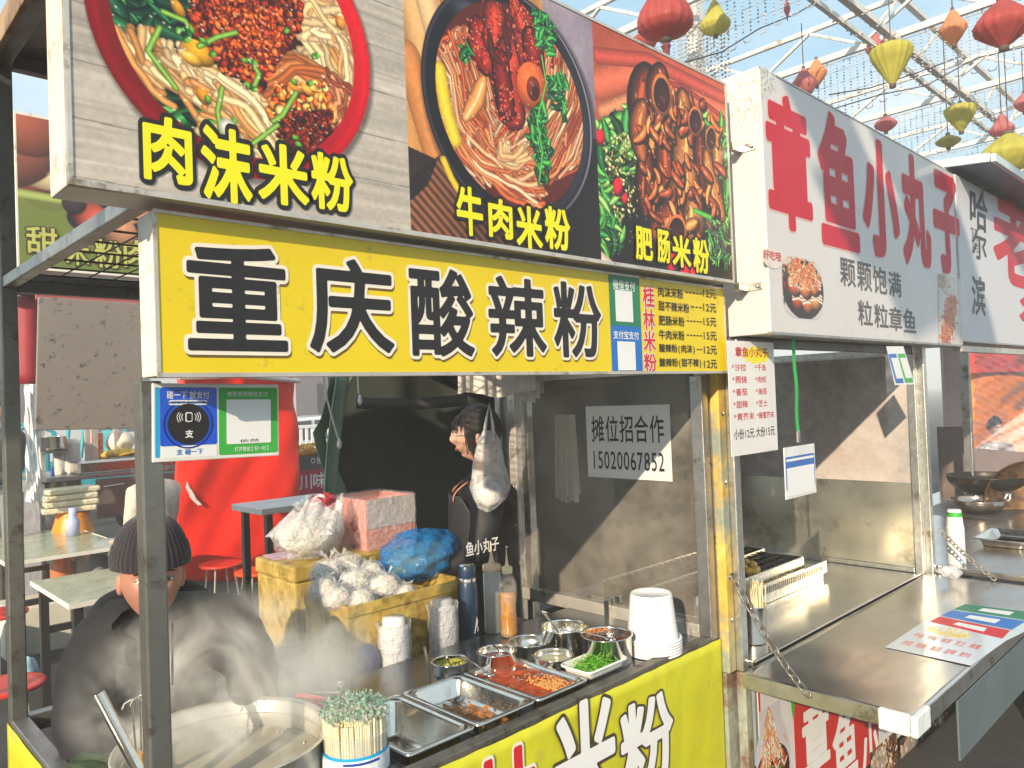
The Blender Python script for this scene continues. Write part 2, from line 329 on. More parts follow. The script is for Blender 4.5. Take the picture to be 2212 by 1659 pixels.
BIGY, BX0, BX1, BZ0, BZ1 = 1.33, .335, 2.335, 2.065, 2.74
def circle_fit(P):
    P = np.array(P); A = np.c_[2*P, np.ones(len(P))]; b = (P**2).sum(1); c = np.linalg.lstsq(A, b, rcond=None)[0]
    return c[0], c[1], math.sqrt(c[2] + c[0]**2 + c[1]**2)
def paint_food(res=.0016):
    C = Canvas(BX0+.004, BX1-.004, BZ0+.004, BZ1-.004, BIGY-.0015, res)
    h, w = C.h, C.w; k = .0016/res
    xs1 = C.P(879, 250)[0]; xs2 = C.P(1290, 330)[0]
    # panel one: pale weathered boards
    g = nz2(h, w, (260*k, 7*k), 1, 5)*.6 + nz2(h, w, (500*k, 40*k), 2, 3)*.4
    wood = np.array([.74, .70, .655])[None, None]*(0.66 + .62*g[..., None]) + .02
    rowe = np.abs(((C.yy*res*1000 + 12*nz2(h, w, 300, 9, 2)) % 96) - 48) > 47.0
    wood[rowe] *= .72; C.a[:] = wood
    # panel one: red bowl
    cx, cy, r = circle_fit(C.Ps([(181, 0), (300, 240), (797, 130), (745, 325), (560, 386)]))
    d = np.hypot(C.xx-cx, C.yy-cy)
    C.put(np.clip((r*1.03-np.hypot(C.xx-cx-3, C.yy-cy-5))/6, 0, 1)[..., None]*.5, (.12, .1, .1))
    rim = np.clip(r-d+.5, 0, 1)[..., None]; sh = .80+.22*np.cos(np.arctan2(C.yy-cy, C.xx-cx)+.6) + .10*np.exp(-((d-r*.95)/4)**2)
    C.a = C.a*(1-rim) + (np.array([.84, .04, .11])*sh[..., None])*rim
    ri = r*.855; bowl = np.clip(ri-d+.5, 0, 1); M1 = bowl
    C.put(bowl[..., None], np.array([.20, .05, .03]))
    C.a = C.a*(1-bowl[..., None]) + C.a*bowl[..., None]*(.5+nz2(h, w, 14, 4)[..., None])
    G = ['123d26', '0d2c1c', '1d5a30', '2f7a3a', '0a2016', '17472c', '3f8b3d']
    C.leaves([(190,-190),(360,-330),(560,-330),(640,-150),(600,0),(300,20),(190,0)], 330, G, (26*k, 64*k), .4, M1)
    C.noodles([(300,-60),(420,-120),(560,-130),(700,-60)], 60*k, 50, 9*k, ['f1cfa0', 'efc48f', 'e8b478', 'f6dfbd'], .5, M1)
    C.leaves([(190,0),(300,0),(330,90),(400,250),(420,330),(300,270),(215,110)], 230, G, (26*k, 66*k), .42, M1)
    C.leaves([(230,0),(430,0),(420,60),(260,100)], 110, G, (24*k, 60*k), .42, M1)
    C.leaves([(330,180),(520,300),(520,350),(380,330),(290,240)], 150, G, (22*k, 60*k), .42, M1)
    MN = ['7d1f0c', 'a8340f', '5a160a', 'c24a17', '8c2a10', '3c0f08', 'd8662a', 'b5401a']
    dk = ['3a0e08', '5a160c', '2c0a06', '6b1f10']
    C.mince([(560,180),(760,140),(740,250),(680,330),(560,310)], 900, dk, (2*k, 6*k), M1)
    NO = ['f1c792', 'efbb7c', 'e5a766', 'f4d5a6', 'dc9450', 'f0cb94']
    C.noodles([(296,60),(310,130),(350,170),(390,190)], 26*k, 16, 9*k, NO, .4, M1)
    C.noodles([(330,110),(370,150),(400,135),(395,95)], 22*k, 12, 9*k, NO, .4, M1)
    C.noodles([(400,110),(440,190),(490,250),(520,290)], 34*k, 34, 9.5*k, NO, .3, M1)
    C.noodles([(420,150),(500,210),(570,260),(590,320)], 30*k, 30, 9*k, NO, .3, M1)
    C.noodles([(440,230),(500,280),(560,320),(560,370)], 30*k, 26, 9*k, NO, .5, M1)
    C.noodles([(640,10),(700,30),(735,90),(700,130)], 34*k, 34, 10*k, NO, .5, M1)
    C.noodles([(650,60),(720,110),(740,170),(690,200)], 36*k, 36, 9*k, NO, .6, M1)
    C.noodles([(620,0),(680,0),(740,50)], 36*k, 28, 10*k, NO, .5, M1)
    C.noodles([(560,200),(640,160),(700,190),(740,230)], 26*k, 24, 8*k, ['e79a5c', 'd9823f', 'efb57c', 'c9682f'], .5, M1)
    C.noodles([(690,180),(740,220),(730,280)], 26*k, 16, 7*k, ['b5603a', 'd98c60', '9c4428'], .6, M1)
    C.mince([(420,-60),(650,-70),(650,60),(600,130),(560,200),(480,150),(410,70)], 2100, MN, (2*k, 6.5*k), M1, .45)
    C.mince([(470,20),(610,20),(600,110),(540,180),(490,120)], 700, ['c24a17', 'd8662a', 'a8340f', '6a1a0a'], (2*k, 5*k), M1, .6)
    C.mince([(600,190),(700,180),(720,260),(650,300),(580,250)], 420, ['e0802c', 'd2601c', 'e9a050', 'b04015', 'f0c070'], (3*k, 8*k), M1, .5)
    C.mince([(600,250),(720,240),(690,330),(600,330)], 600, dk+['8c2410', 'a03818'], (2*k, 5*k), M1, .4)
    for (u, v, a, b, rt, c) in [(430,115,24,18,.5,'e6a21d'), (415,128,16,10,.3,'eeb43a'), (440,208,14,11,.9,'d98a1a'), (384,18,15,9,1.,'c98a22'), (735,50,12,10,1.3,'dd8a35'), (640,190,14,9,.2,'e8902a'), (664,195,12,8,.5,'f0a83c')]:
        x, y = C.P(u, v); C.ellip(x, y, a*k*.75, b*k*.7, rt, hexc(c), .2, .45, M1)
    for path in [[(352,25),(400,45),(410,62)], [(345,60),(320,110),(380,190)], [(430,100),(470,80),(510,70)], [(480,190),(470,240),(480,300)], [(600,270),(560,300),(520,330)], [(540,130),(560,160),(548,190)], [(640,200),(610,250),(590,262)]]:
        C.stroke(C.Ps(path), 6.5*k, hexc('6f9a3a'), .3, .5, M1)
    for (u, v) in PR.rand(26, 2)*[380, 260]+[330, 60]:
        x, y = C.P(u, v); C.ellip(x, y, 5*k, 3.4*k, PR.uniform(0, 3), hexc('4f8f2c'), .4, .5, M1)
    for (u, v) in PR.rand(150, 2)*[560, 380]+[210, 0]:
        x, y = C.P(u, v); C.ellip(x, y, 1.5*k, 1.*k, 0, (1, .95, .88), 0, 0, M1*.8)
    C.stroke(C.Ps([(492,275),(505,300),(500,325)]), 20*k, hexc('e9e9d8'), .1, .3, M1)
    # panel two
    m2 = (C.xx >= xs1) & (C.xx < xs2); P2 = m2.astype(float)
    g2 = nz2(h, w, (18*k, 200*k), 11, 3)
    tan = np.array([.86, .60, .34])*(.72+.4*g2[..., None]); C.a = np.where(m2[..., None], tan, C.a)
    for (a, b, wd, c) in [((880,-40),(955,270),34,'e9b273'), ((905,-60),(1000,300),26,'f3c890'), ((880,120),(940,330),30,'d98a4a'), ((940,-60),(1010,120),16,'c98a55')]:
        C.stroke(C.Ps([a, b]), wd*k*1.5, hexc(c), .05, .25, P2)
    C.put((C.inpoly([(1160,-60),(1300,-60),(1300,470),(1230,400)]) & m2)[..., None]*1., (.60, .54, .60))
    C.a = np.where((m2 & C.inpoly([(1160,-60),(1300,-60),(1300,470),(1230,400)]))[..., None], C.a*(.8+.35*nz2(h, w, 60*k, 12)[..., None]), C.a)
    mat_poly = [(870,395),(935,345),(1000,300),(1300,300),(1300,620),(870,620)]
    mm = C.inpoly(mat_poly) & m2
    A = C.P(880, 420); B = C.P(1000, 560); dd = (B-A)/np.hypot(*(B-A)); st = (C.xx*-dd[1]+C.yy*dd[0])
    stripe = .5+.5*np.sin(st*2*np.pi/(11*k)); fade = np.clip((C.xx-xs1)/(xs2-xs1)*1.3-.1, 0, .82)
    C.a = np.where(mm[..., None], (np.array([.62, .38, .25])*(.45+.6*stripe[..., None])*(1-fade[..., None]))+.05*np.array([.5, .3, .3]), C.a)
    C.put((C.inpoly([(880,315),(945,345),(925,400),(880,440)]) & m2)[..., None]*.9, (.13, .10, .11))
    cx2, cy2, r2 = circle_fit(C.Ps([(903,235),(1284,250),(1095,-12),(1060,438)]))
    d2 = np.hypot(C.xx-cx2, (C.yy-cy2)); bb = np.clip(r2-d2+.5, 0, 1)*P2
    C.put(np.clip((r2*1.06-np.hypot(C.xx-cx2-6, C.yy-cy2-8))/10, 0, 1)[..., None]*.55*P2[..., None], (.08, .05, .05))
    C.put(bb[..., None], (.075, .06, .085)); C.put((np.exp(-((d2-r2*.975)/2.2)**2)*P2*(.25+.6*np.clip(np.cos(np.arctan2(C.yy-cy2, C.xx-cx2)+.25), 0, 1)))[..., None], (.75, .72, .8))
    C.put((np.exp(-((d2-r2*.90)/9)**2)*P2*.35*np.clip(np.cos(np.arctan2(C.yy-cy2, C.xx-cx2)-.2), 0, 1))[..., None], (.4, .38, .5))
    C.put((np.exp(-(((C.xx-C.P(1010,20)[0])/30)**2+((C.yy-C.P(1010,20)[1])/14)**2))*.5*P2)[..., None], (.55, .55, .7))
    M2 = np.clip(r2*.86-d2+.5, 0, 1)*P2; C.put(M2[..., None], (.36, .10, .06))
    N2 = ['e8935f', 'd9733f', 'f0ab7c', 'c85a30', 'f5c49c', 'b84a28', 'e07f4c']
    for q in ([(950,100),(935,200),(945,300),(1000,380)], [(975,120),(960,220),(1000,330),(1060,400)], [(1010,180),(1000,260),(1060,340),(1140,400)],
              [(1250,150),(1265,240),(1230,330),(1160,390)], [(1220,130),(1240,220),(1200,320),(1120,400)], [(1080,300),(1120,350),(1180,340),(1210,260)],
              [(1030,90),(980,130),(960,180)], [(1190,60),(1240,110),(1262,180)]):
        C.noodles(q, 32*k, 42, 7*k, N2, .35, M2, (.35, .9), .6)
    for q in ([(960,90),(1000,160),(1010,260),(1060,330)], [(1000,60),(1020,150),(1040,240),(1100,330)], [(1180,90),(1170,180),(1130,260),(1080,330)], [(1230,110),(1215,210),(1170,300),(1100,360)]):
        C.noodles(q, 30*k, 40, 7*k, N2, .3, M2, (.4, 1), .6)
    C.noodles([(1030,280),(1050,330),(1100,380),(1180,400)], 34*k, 36, 8*k, N2, .5, M2)
    C.noodles([(1090,300),(1080,340),(1110,345),(1140,320)], 14*k, 12, 9*k, ['f5cfa0', 'f0b27c'], .6, M2)
    C.stroke(C.Ps([(948,150),(956,200),(965,245),(982,300)]), 26*k, hexc('e8c02e'), .15, .25, M2)
    C.stroke(C.Ps([(1005,255),(1030,215),(1045,170)]), 30*k, hexc('dd8a48'), .3, .5, M2, taper=.4)
    C.stroke(C.Ps([(1007,254),(1030,216),(1043,180)]), 7*k, hexc('f2b880'), .2, .2, M2)
    RM = ['9c2014', '74140e', 'b8341f', '560c0a', 'c95a38']
    for q, wd in (([(1040,70),(1035,105),(1050,130)], 50), ([(1070,30),(1065,90),(1090,120)], 44), ([(1105,120),(1095,170),(1105,240)], 62), ([(1130,50),(1140,110),(1150,150)], 56), ([(1115,20),(1130,60)], 34), ([(1150,90),(1155,140)], 50), ([(1080,130),(1090,200),(1095,235)], 40)):
        C.stroke(C.Ps(q), wd*k, hexc(RM[PR.randint(3)]), .25, .75, P2)
        for _ in range(90):
            x, y = C.Ps(q)[PR.randint(len(q))] + PR.randn(2)*wd*k*.28; C.ellip(x, y, PR.uniform(1.5, 5)*k, PR.uniform(1, 2.4)*k, PR.uniform(0, 3), hexc(RM[PR.randint(5)])*1.05, .5, .5, P2)
    for q in ([(1056,60),(1062,115),(1085,140)], [(1085,50),(1100,110),(1098,130)]): C.stroke(C.Ps(q), 15*k, hexc('4a1210'), .2, .3, P2, taper=.5)
    x, y = C.P(1150, 188); C.ellip(x, y, 34*k, 40*k, .2, hexc('e0662a'), .2, .4, P2); C.ellip(x+2, y+2, 15*k, 20*k, .2, hexc('7a2a12'), .2, .4, P2); C.ellip(x+5, y+4, 6*k, 9*k, .2, hexc('3a140a'), .2, .4, P2)
    CG = ['1f6b2c', '2f8a38', '175224', '3c9c40', '103c1a']
    for poly, n in (([(1150,25),(1180,30),(1200,80),(1190,130),(1160,90)], 46), ([(1185,170),(1225,160),(1220,260),(1190,230)], 50), ([(1150,240),(1175,225),(1178,330),(1145,340)], 54), ([(1160,330),(1190,310),(1182,390),(1160,400)], 36), ([(1000,100),(1015,100),(1015,130),(1000,130)], 12), ([(980,20),(1000,20),(1010,40),(990,50)], 0)):
        C.leaves(poly, n, CG, (13*k, 28*k), .5, P2)
    C.stroke(C.Ps([(1170,120),(1180,180),(1160,260),(1172,330),(1165,390)]), 3.5*k, hexc('5fae4a'), .2, .3, P2)
    C.stroke(C.Ps([(958,345),(975,385),(990,410)]), 12*k, hexc('e8c02e'), .1, .3, P2)
    for (u, v) in PR.rand(170, 2)*[300, 380]+[950, 30]:
        x, y = C.P(u, v); C.ellip(x, y, 1.5*k, 1.*k, 0, (1, .9, .82), 0, 0, M2*.7)
    # panel three
    m3 = (C.xx >= xs2); P3 = m3.astype(float); g3 = nz2(h, w, 70*k, 21, 4)
    C.a = np.where(m3[..., None], np.array([.80, .34, .24])*(.75+.4*g3[..., None]), C.a)
    for q, c, wd in (([(1290,180),(1400,150),(1570,250)], 'd9694a', 60), ([(1300,240),(1420,190),(1570,300)], 'e08a60', 26), ([(1290,120),(1400,130),(1560,210)], 'c24a38', 30), ([(1380,160),(1480,190),(1570,260)], 'a33a2c', 12)):
        C.stroke(C.Ps(q), wd*k, hexc(c), .1, .3, P3)
    low = m3 & C.inpoly([(1285,330),(1350,300),(1420,230),(1580,270),(1590,620),(1285,600)])
    C.put(low[..., None]*1., (.10, .05, .05))
    G3 = ['1c5a2a', '2f8238', '5aa83e', '8cc05a', '143c1e', '3d9440']
    C.leaves([(1292,260),(1375,230),(1390,330),(1340,420),(1292,400)], 110, G3, (24*k, 62*k), .45, P3)
    C.leaves([(1292,420),(1330,400),(1345,520),(1300,560)], 60, G3, (16*k, 50*k), .4, P3)
    C.leaves([(1510,250),(1572,270),(1575,420),(1530,380)], 60, G3, (24*k, 60*k), .42, P3)
    C.leaves([(1520,460),(1575,430),(1578,590),(1530,560)], 90, G3, (14*k, 40*k), .3, P3)
    C.mince([(1300,300),(1400,280),(1380,450),(1330,480)], 260, ['c8b46a', '3a1c12', 'e8dca0', '5a3418', '8a9a3c'], (2*k, 6*k), P3)
    IB = ['a8481c', '8c3414', 'c0602a', '7a2810', 'd07a3a']
    for (u, v, a, b, rt) in [(1395,220,64,60,.3), (1420,190,40,48,.4), (1410,330,52,90,.2), (1440,360,44,96,-.1), (1475,250,40,56,.4), (1500,290,44,60,.6), (1480,340,56,70,.2), (1520,370,38,84,-.3), (1540,400,36,80,-.4), (1460,440,50,60,.6), (1440,480,46,50,.9), (1490,420,44,70,.1), (1395,390,36,70,.1), (1550,330,30,50,-.2), (1500,470,50,40,.3), (1380,280,36,60,.1)]:
        x, y = C.P(u, v); c = hexc(IB[PR.randint(5)])
        dx_, dy_ = -math.sin(rt)*b*k*.8, math.cos(rt)*b*k*.8; cv = PR.uniform(-.5, .5)*a*k
        path = [(x-dx_+cv*abs(t)*1.0*0+cv*(1-t*t)*0+(1+t)*dx_, y-dy_+(1+t)*dy_) for t in np.linspace(-1, 1, 9)]; path = [(px+cv*(t*t), py) for (px, py), t in zip(path, np.linspace(-1, 1, 9))]
        C.stroke(path, a*k*1.75, c*.30, .0, .3, P3, taper=.35); C.stroke(path, a*k*1.5, c*.85, .25, .62, P3, taper=.35)
        off = PR.uniform(-.3, .1)*a*k; C.stroke([(px+off, py) for px, py in path[1:7]], a*k*.42, np.clip(c*1.35+.04, 0, 1), .3, .6, P3, taper=.6, al=.75)
        for _ in range(5): q0 = path[PR.randint(9)]; an = rt+PR.uniform(-.4, .4); ll = PR.uniform(8, 22)*k; C.stroke([(q0[0]+PR.randn()*a*k*.3, q0[1]), (q0[0]+PR.randn()*a*k*.3-math.sin(an)*ll, q0[1]+math.cos(an)*ll)], PR.uniform(1.5, 4)*k, c*PR.choice([.35, .5, 1.5]), .1, .3, P3, al=.7)
        for _ in range(5): q0 = path[PR.randint(9)]; C.ellip(q0[0]+PR.randn()*a*.3*k, q0[1]+PR.randn()*3, PR.uniform(2, 5)*k, PR.uniform(1, 2)*k, PR.uniform(0, 3), (1, .86, .68), .1, .1, P3*.85)
    for _ in range(95):
        u, v = PR.uniform(1385, 1560), PR.uniform(200, 520)
        if not ((u-1470)/95)**2+((v-370)/170)**2 < 1: continue
        x, y = C.P(u, v); c = hexc(['b85a24', '9c4018', 'c86a2c', '7a2c10', 'd98440', '8a3a18'][PR.randint(6)]); an = PR.uniform(-1.2, 1.2); l = PR.uniform(18, 52)*k; wd = PR.uniform(12, 26)*k; cv = PR.uniform(-.6, .6)*l
        p = [(x+math.sin(an)*l*(t-.5)+cv*(t-.5)**2*2, y+math.cos(an)*l*(t-.5)) for t in np.linspace(0, 1, 7)]; C.stroke([(a+2, b+3) for a, b in p], wd*1.2, (.12, .04, .02), 0, .1, P3, taper=.4, al=.8); C.stroke(p, wd, c, .35, .7, P3, taper=.4)
        q = p[2:5]; C.stroke([(a-wd*.2, b) for a, b in q], wd*.16, (1, .82, .6), .1, .1, P3, taper=.6, al=.7)
    for (u, v, a, b, rt) in [(1430,205,26,34,.3), (1502,262,20,26,.5), (1536,300,16,24,.4), (1462,500,24,30,.8)]:
        x, y = C.P(u, v); C.ellip(x, y, a*k*1.25, b*k*1.25, rt, hexc('c56a30'), .3, .3, P3); C.ellip(x, y, a*k, b*k, rt, hexc('2c0a08'), .6, .2, P3, .3, .2)
    for (u, v, a) in [(1297,297,11), (1335,405,13), (1452,570,16), (1480,588,16), (1500,590,14), (1350,430,8)]:
        x, y = C.P(u, v); C.ellip(x, y, a*k, a*k*1.4, .4, hexc('d3122a'), .4, .5, P3)
    C.stroke(C.Ps([(1500,455),(1535,470)]), 12*k, hexc('54a83c'), .2, .3, P3)
    C.stroke(C.Ps([(1296,560),(1330,590),(1345,600)]), 30*k, hexc('e8cbb8'), .1, .2, P3)
    for i in range(9): C.stroke(C.Ps([(1500+i*6, 470+i*5), (1580, 500+i*9)]), 3*k, (.35, .30, .30), .1, .2, P3*.6)
    for (u, v) in PR.rand(150, 2)*[270, 350]+[1300, 200]:
        x, y = C.P(u, v); C.ellip(x, y, 1.6*k, 1.1*k, 0, (1, .88, .75), 0, 0, P3*.7)
    C.a *= (.94+.12*nz2(h, w, 5*k, 31, 2)[..., None])
    C.xs = (xs1, xs2)
    return C
# ------------------------------------------------------------------ lettering
_cont = {}
def contours(ch):
    """outline loops of a glyph, in em units, from the built-in font"""
    if ch in _cont: return _cont[ch]
    cu = bpy.data.curves.new('glyph', 'FONT'); cu.body = ch; cu.fill_mode = 'NONE' if False else 'BOTH'; cu.resolution_u = 4
    o = bpy.data.objects.new('glyph', cu); col.objects.link(o); dg = bpy.context.evaluated_depsgraph_get()
    me = bpy.data.meshes.new_from_object(o.evaluated_get(dg)); V = np.array([v.co[:2] for v in me.vertices]) if len(me.vertices) else np.zeros((0, 2))
    # boundary edges of the filled glyph, kept with the face on their left
    E = {}
    for p in me.polygons:
        vs_ = list(p.vertices)
        for a, b in zip(vs_, vs_[1:]+vs_[:1]): E[(a, b)] = 1
    seg = np.array([[V[a], V[b]] for (a, b) in E if (b, a) not in E]) if E else np.zeros((0, 2, 2))
    bpy.data.objects.remove(o); bpy.data.curves.remove(cu); bpy.data.meshes.remove(me)
    _cont[ch] = seg; return seg
_sdf = {}
def sdf(ch, N=110):
    if (ch, N) in _sdf: return _sdf[(ch, N)]
    seg = contours(ch); lo = seg.reshape(-1, 2).min(0); hi = seg.reshape(-1, 2).max(0); sz = max(hi - lo); pad = .16 * sz
    g = (sz + 2*pad) / N; nx = int((hi[0]-lo[0]+2*pad)/g)+2; ny = int((hi[1]-lo[1]+2*pad)/g)+2
    X, Y = np.meshgrid(lo[0]-pad+g*np.arange(nx), lo[1]-pad+g*np.arange(ny)); best = np.full(X.shape, 1e9); ins = np.zeros(X.shape, bool)
    for a, b in seg:
        d = b-a; t = np.clip(((X-a[0])*d[0]+(Y-a[1])*d[1])/(d@d+1e-12), 0, 1); best = np.minimum(best, (X-a[0]-t*d[0])**2+(Y-a[1]-t*d[1])**2)
        if a[1] != b[1]: ins ^= (Y < max(a[1], b[1])) & (Y >= min(a[1], b[1])) & (X < (b[0]-a[0])*(Y-a[1])/(b[1]-a[1])+a[0])
    D = np.where(ins, -np.sqrt(best), np.sqrt(best)); _sdf[(ch, N)] = (D/sz, (lo-[pad, pad]), g, lo, hi, sz); return _sdf[(ch, N)]
def iso(ch, r, N=110, raw=False):
    """flat polygons of the glyph grown by r (in parts of its size): rounded, bold lettering"""
    D, o, g, lo, hi, sz = sdf(ch, N); D = D - r; ny, nx = D.shape; V = []; Fs = []
    pt = lambda i, j: (o[0]+g*i, o[1]+g*j)
    for j in range(ny-1):
        i = 0
        while i < nx-1:
            c = (D[j, i], D[j, i+1], D[j+1, i+1], D[j+1, i])
            if c[0] < 0 and c[1] < 0 and c[2] < 0 and c[3] < 0:
                k = i
                while k < nx-1 and D[j, k+1] < 0 and D[j+1, k+1] < 0: k += 1
                n = len(V); V += [pt(i, j), pt(k, j), pt(k, j+1), pt(i, j+1)]; Fs.append((n, n+1, n+2, n+3)); i = k; continue
            if min(c) < 0:
                q = [(i, j), (i+1, j), (i+1, j+1), (i, j+1)]; P = []
                for a in range(4):
                    b = (a+1) % 4
                    if c[a] < 0: P.append(q[a])
                    if (c[a] < 0) != (c[b] < 0):
                        t = c[a]/(c[a]-c[b]); P.append((q[a][0]+t*(q[b][0]-q[a][0]), q[a][1]+t*(q[b][1]-q[a][1])))
                if len(P) > 2: n = len(V); V += [pt(*p) for p in P]; Fs.append(tuple(range(n, n+len(P))))
            i += 1
    V = np.array(V)
    if raw: return V, Fs
    V = (V - lo) / (hi - lo); return V, Fs
class Face:
    """a flat face to write on: origin, right and up vectors, outward normal"""
    def __init__(s, o, r, u): s.o = np.array(o, float); s.r = np.array(r, float); s.u = np.array(u, float); s.n = np.cross(s.r, s.u); s.n /= np.linalg.norm(s.n)
    def at(s, a, b, off=0): return s.o + s.r*a + s.u*b + s.n*off
    def P(s, u, v):
        d = ray(u, v); t = ((s.o-CAM)@s.n)/(d@s.n); p = CAM + d*t - s.o; return np.array([p@s.r, p@s.u])
def YF(y, z=0): return Face((0, y, z), (1,0,0), (0,0,1))
def glyph(mb, face, ch, box, r=.02, off=.001, lean=0, jig=0):
    """one character filling box=(a0,b0,a1,b1) of the face"""
    if ch == ' ': return
    V, Fs = iso(ch, r); a0, b0, a1, b1 = box
    mb.add([face.at(a0+(a1-a0)*x+lean*(y-.5)*(b1-b0), b0+(b1-b0)*y, off) for x, y in V], Fs)
def gphoto(face, q):
    """photograph box (u0,v0,u1,v1) -> box on the face"""
    u0, v0, u1, v1 = q; um, vm = (u0+u1)/2, (v0+v1)/2
    return (face.P(u0, vm)[0], face.P(um, v1)[1], face.P(u1, vm)[0], face.P(um, v0)[1])
def text(name, s, face, box, m, parent, off=.0012, bold=.0, spread=True, keep=False):
    """a line of lettering stretched to box=(a0,b0,a1,b1)"""
    if bold > 0:
        x = 0; AV = []; AF = []
        for ch in s:
            w = 1.0 if ord(ch) > 255 else (.56 if ch != ' ' else .3)
            if ch != ' ':
                V, Fs = iso(ch, bold*.9, 60, True); n = sum(len(q) for q in AV); c0 = (contours(ch).reshape(-1, 2)[:,0].min()+contours(ch).reshape(-1, 2)[:,0].max())/2
                AV.append(V+[x+w/2-c0, 0]); AF += [tuple(i+n for i in f) for f in Fs]
            x += w
        V = np.vstack(AV); lo, hi = V.min(0), V.max(0); T = (V-lo)/(hi-lo); a0, b0, a1, b1 = box
        mb = MB(); mb.add([face.at(a0+(a1-a0)*x, b0+(b1-b0)*y, off) for x, y in T], AF); return mb.build(name, m, parent)
    cu = bpy.data.curves.new(name, 'FONT'); cu.body = s; cu.resolution_u = 2; cu.offset = min(bold, .005)
    o = bpy.data.objects.new(name, cu); col.objects.link(o); dg = bpy.context.evaluated_depsgraph_get()
    me = bpy.data.meshes.new_from_object(o.evaluated_get(dg)); V = np.array([v.co[:2] for v in me.vertices])
    bpy.data.objects.remove(o); bpy.data.curves.remove(cu)
    lo, hi = V.min(0), V.max(0); a0, b0, a1, b1 = box; T = (V-lo)/(hi-lo); org = WLOC(parent)
    for v, (x, y) in zip(me.vertices, T): v.co = face.at(a0+(a1-a0)*x, b0+(b1-b0)*y, off) - org
    me.materials.clear(); me.materials.append(m); me.name = name; o = bpy.data.objects.new(name, me); col.objects.link(o); o.parent = parent; return o
# ------------------------------------------------------------------ shared materials
STEEL = mat('galvanised_steel', (.42,.41,.39), .38, .85, .18, 14, .12, 90, (.16,.13,.10), .25, 9)
STEELW = mat('pale_weathered_steel', (.60,.56,.50), .42, .45, .14, 10, .1, 80, (.25,.19,.13), .22, 12)
DARKST = mat('dark_steel', (.17,.17,.175), .42, .7, .2, 12, .1, 80, (.08,.06,.05), .2, 8)
INOX = mat('brushed_stainless', (.70,.67,.60), .24, 1, .08, 30, .03, 200, stretch=(1,12,1), dirt=(.42,.38,.33), damt=.12, dscale=14)
INOXB = mat('bright_stainless', (.78,.74,.67), .17, 1, .05, 20, .02, 120, dirt=(.45,.38,.3), damt=.1, dscale=30)
COUNTER = mat('worn_counter_steel', (.26,.28,.30), .24, .9, .12, 4, .03, 120, (.17,.17,.17), .05, 5, stretch=(1,4,1))
YELF = mat('yellow_vinyl', (.80,.60,.004), .38, var=.04, scale=5, dirt=(.50,.36,.04), damt=.06, dscale=16, coat=.15, rvar=.06)
YELB = mat('yellow_banner_cloth', (.60,.58,.02), .5, var=.06, scale=7, bump=.35, bscale=14, dirt=(.42,.38,.08), damt=.14, dscale=7)
INK = mat('black_ink', (.018,.016,.018), .42, var=.2, scale=40)
CREAM = mat('cream_print', (.86,.80,.68), .45, var=.03, scale=20, dirt=(.5,.44,.34), damt=.08, dscale=25)
LEMON = mat('lemon_print', (.88,.80,.01), .4, var=.03)
WHITEP = mat('white_print', (.82,.82,.82), .45, var=.03)
REDP = mat('red_print', (.64,.018,.03), .42, var=.05)
GREENP = mat('green_print', (.02,.21,.11), .4, var=.05)
BLUEP = mat('blue_print', (.01,.16,.55), .35, var=.05)
SKYP = mat('light_blue_print', (.02,.38,.75), .35, var=.05)
GRASSP = mat('bright_green_print', (.05,.42,.06), .35, var=.05)
PHOTO = vcol_mat('photo_print', .38, .04, .1)
PAINTW = mat('sunbleached_white_steel', (.80,.76,.68), .45, var=.05, scale=6, dirt=(.40,.32,.22), damt=.2, dscale=9, bump=.05)

# ------------------------------------------------------------------ ground
ASPH = mat('asphalt', (.050,.050,.054), .8, var=.3, scale=3, bump=.4, bscale=150, dirt=(.035,.033,.032), damt=.5, dscale=1.2)
g = MB().add([(-90,-90,0),(250,-90,0),(250,250,0),(-90,250,0)], [(0,1,2,3)]).build('ground', ASPH); struct(g)

# ------------------------------------------------------------------ the noodle stall
st = thing('food_stall', 'steel framed noodle stall with the yellow cloth counter front and open side', 'market stall', (1.4, 2.0, 0))
def part(name, m, par, fn, **k):
    b = MB(); fn(b); return b.build(name, m, par, **k)
def post(par, x0, x1, y0, y1, z0, z1, m=STEEL): return MB().box(x0,x1,y0,y1,z0,z1).build('post', m, par, bevel=.004)
def rail(par, x0, x1, y0, y1, z0, z1, m=STEEL, bev=.003): return MB().box(x0,x1,y0,y1,z0,z1).build('rail', m, par, bevel=bev)
POSTM = mat('dull_olive_steel', (.24,.235,.21), .42, .75, .15, 7, .08, 90, (.12,.10,.08), .25, 12)
post(st, .472,.512, 1.46,1.50, .0,1.758, POSTM)
post(st, .462,.504, 2.56,2.60, .0,2.752, POSTM)
post(st, 2.316,2.356, 1.46,1.51, .0,1.758, STEEL)
post(st, 2.316,2.356, 2.40,2.445, .0,2.06, STEELW)
post(st, 2.30,2.352, 2.475,2.51, .0,2.06, STEEL)
rail(st, .462,.505, 1.502,2.558, .812,.85, STEEL)            # left waist rail
rail(st, .5145,2.3145, 1.458,1.497, .818,.852, mat('grimy_counter_edge', (.20,.185,.16), .45, .6, .2, 9, .15, 60, (.07,.055,.04), .5, 8))
rail(st, .467,.500, 1.46,2.558, 2.072,2.104, STEEL)          # rack rail on the left side
rail(st, .506,2.36, 2.565,2.60, 2.062,2.120, DARKST)
rail(st, .506,1.365, 2.565,2.60, .80,.85, STEEL)
rail(st, 2.318,2.354, 1.512,2.398, .835,.885, STEELW)         # sill of the clear side panel
rail(st, 2.318,2.354, 1.512,2.398, 1.77,1.80, STEELW)
rail(st, 2.36,2.40, 1.47,1.52, .0,2.04, STEELW)
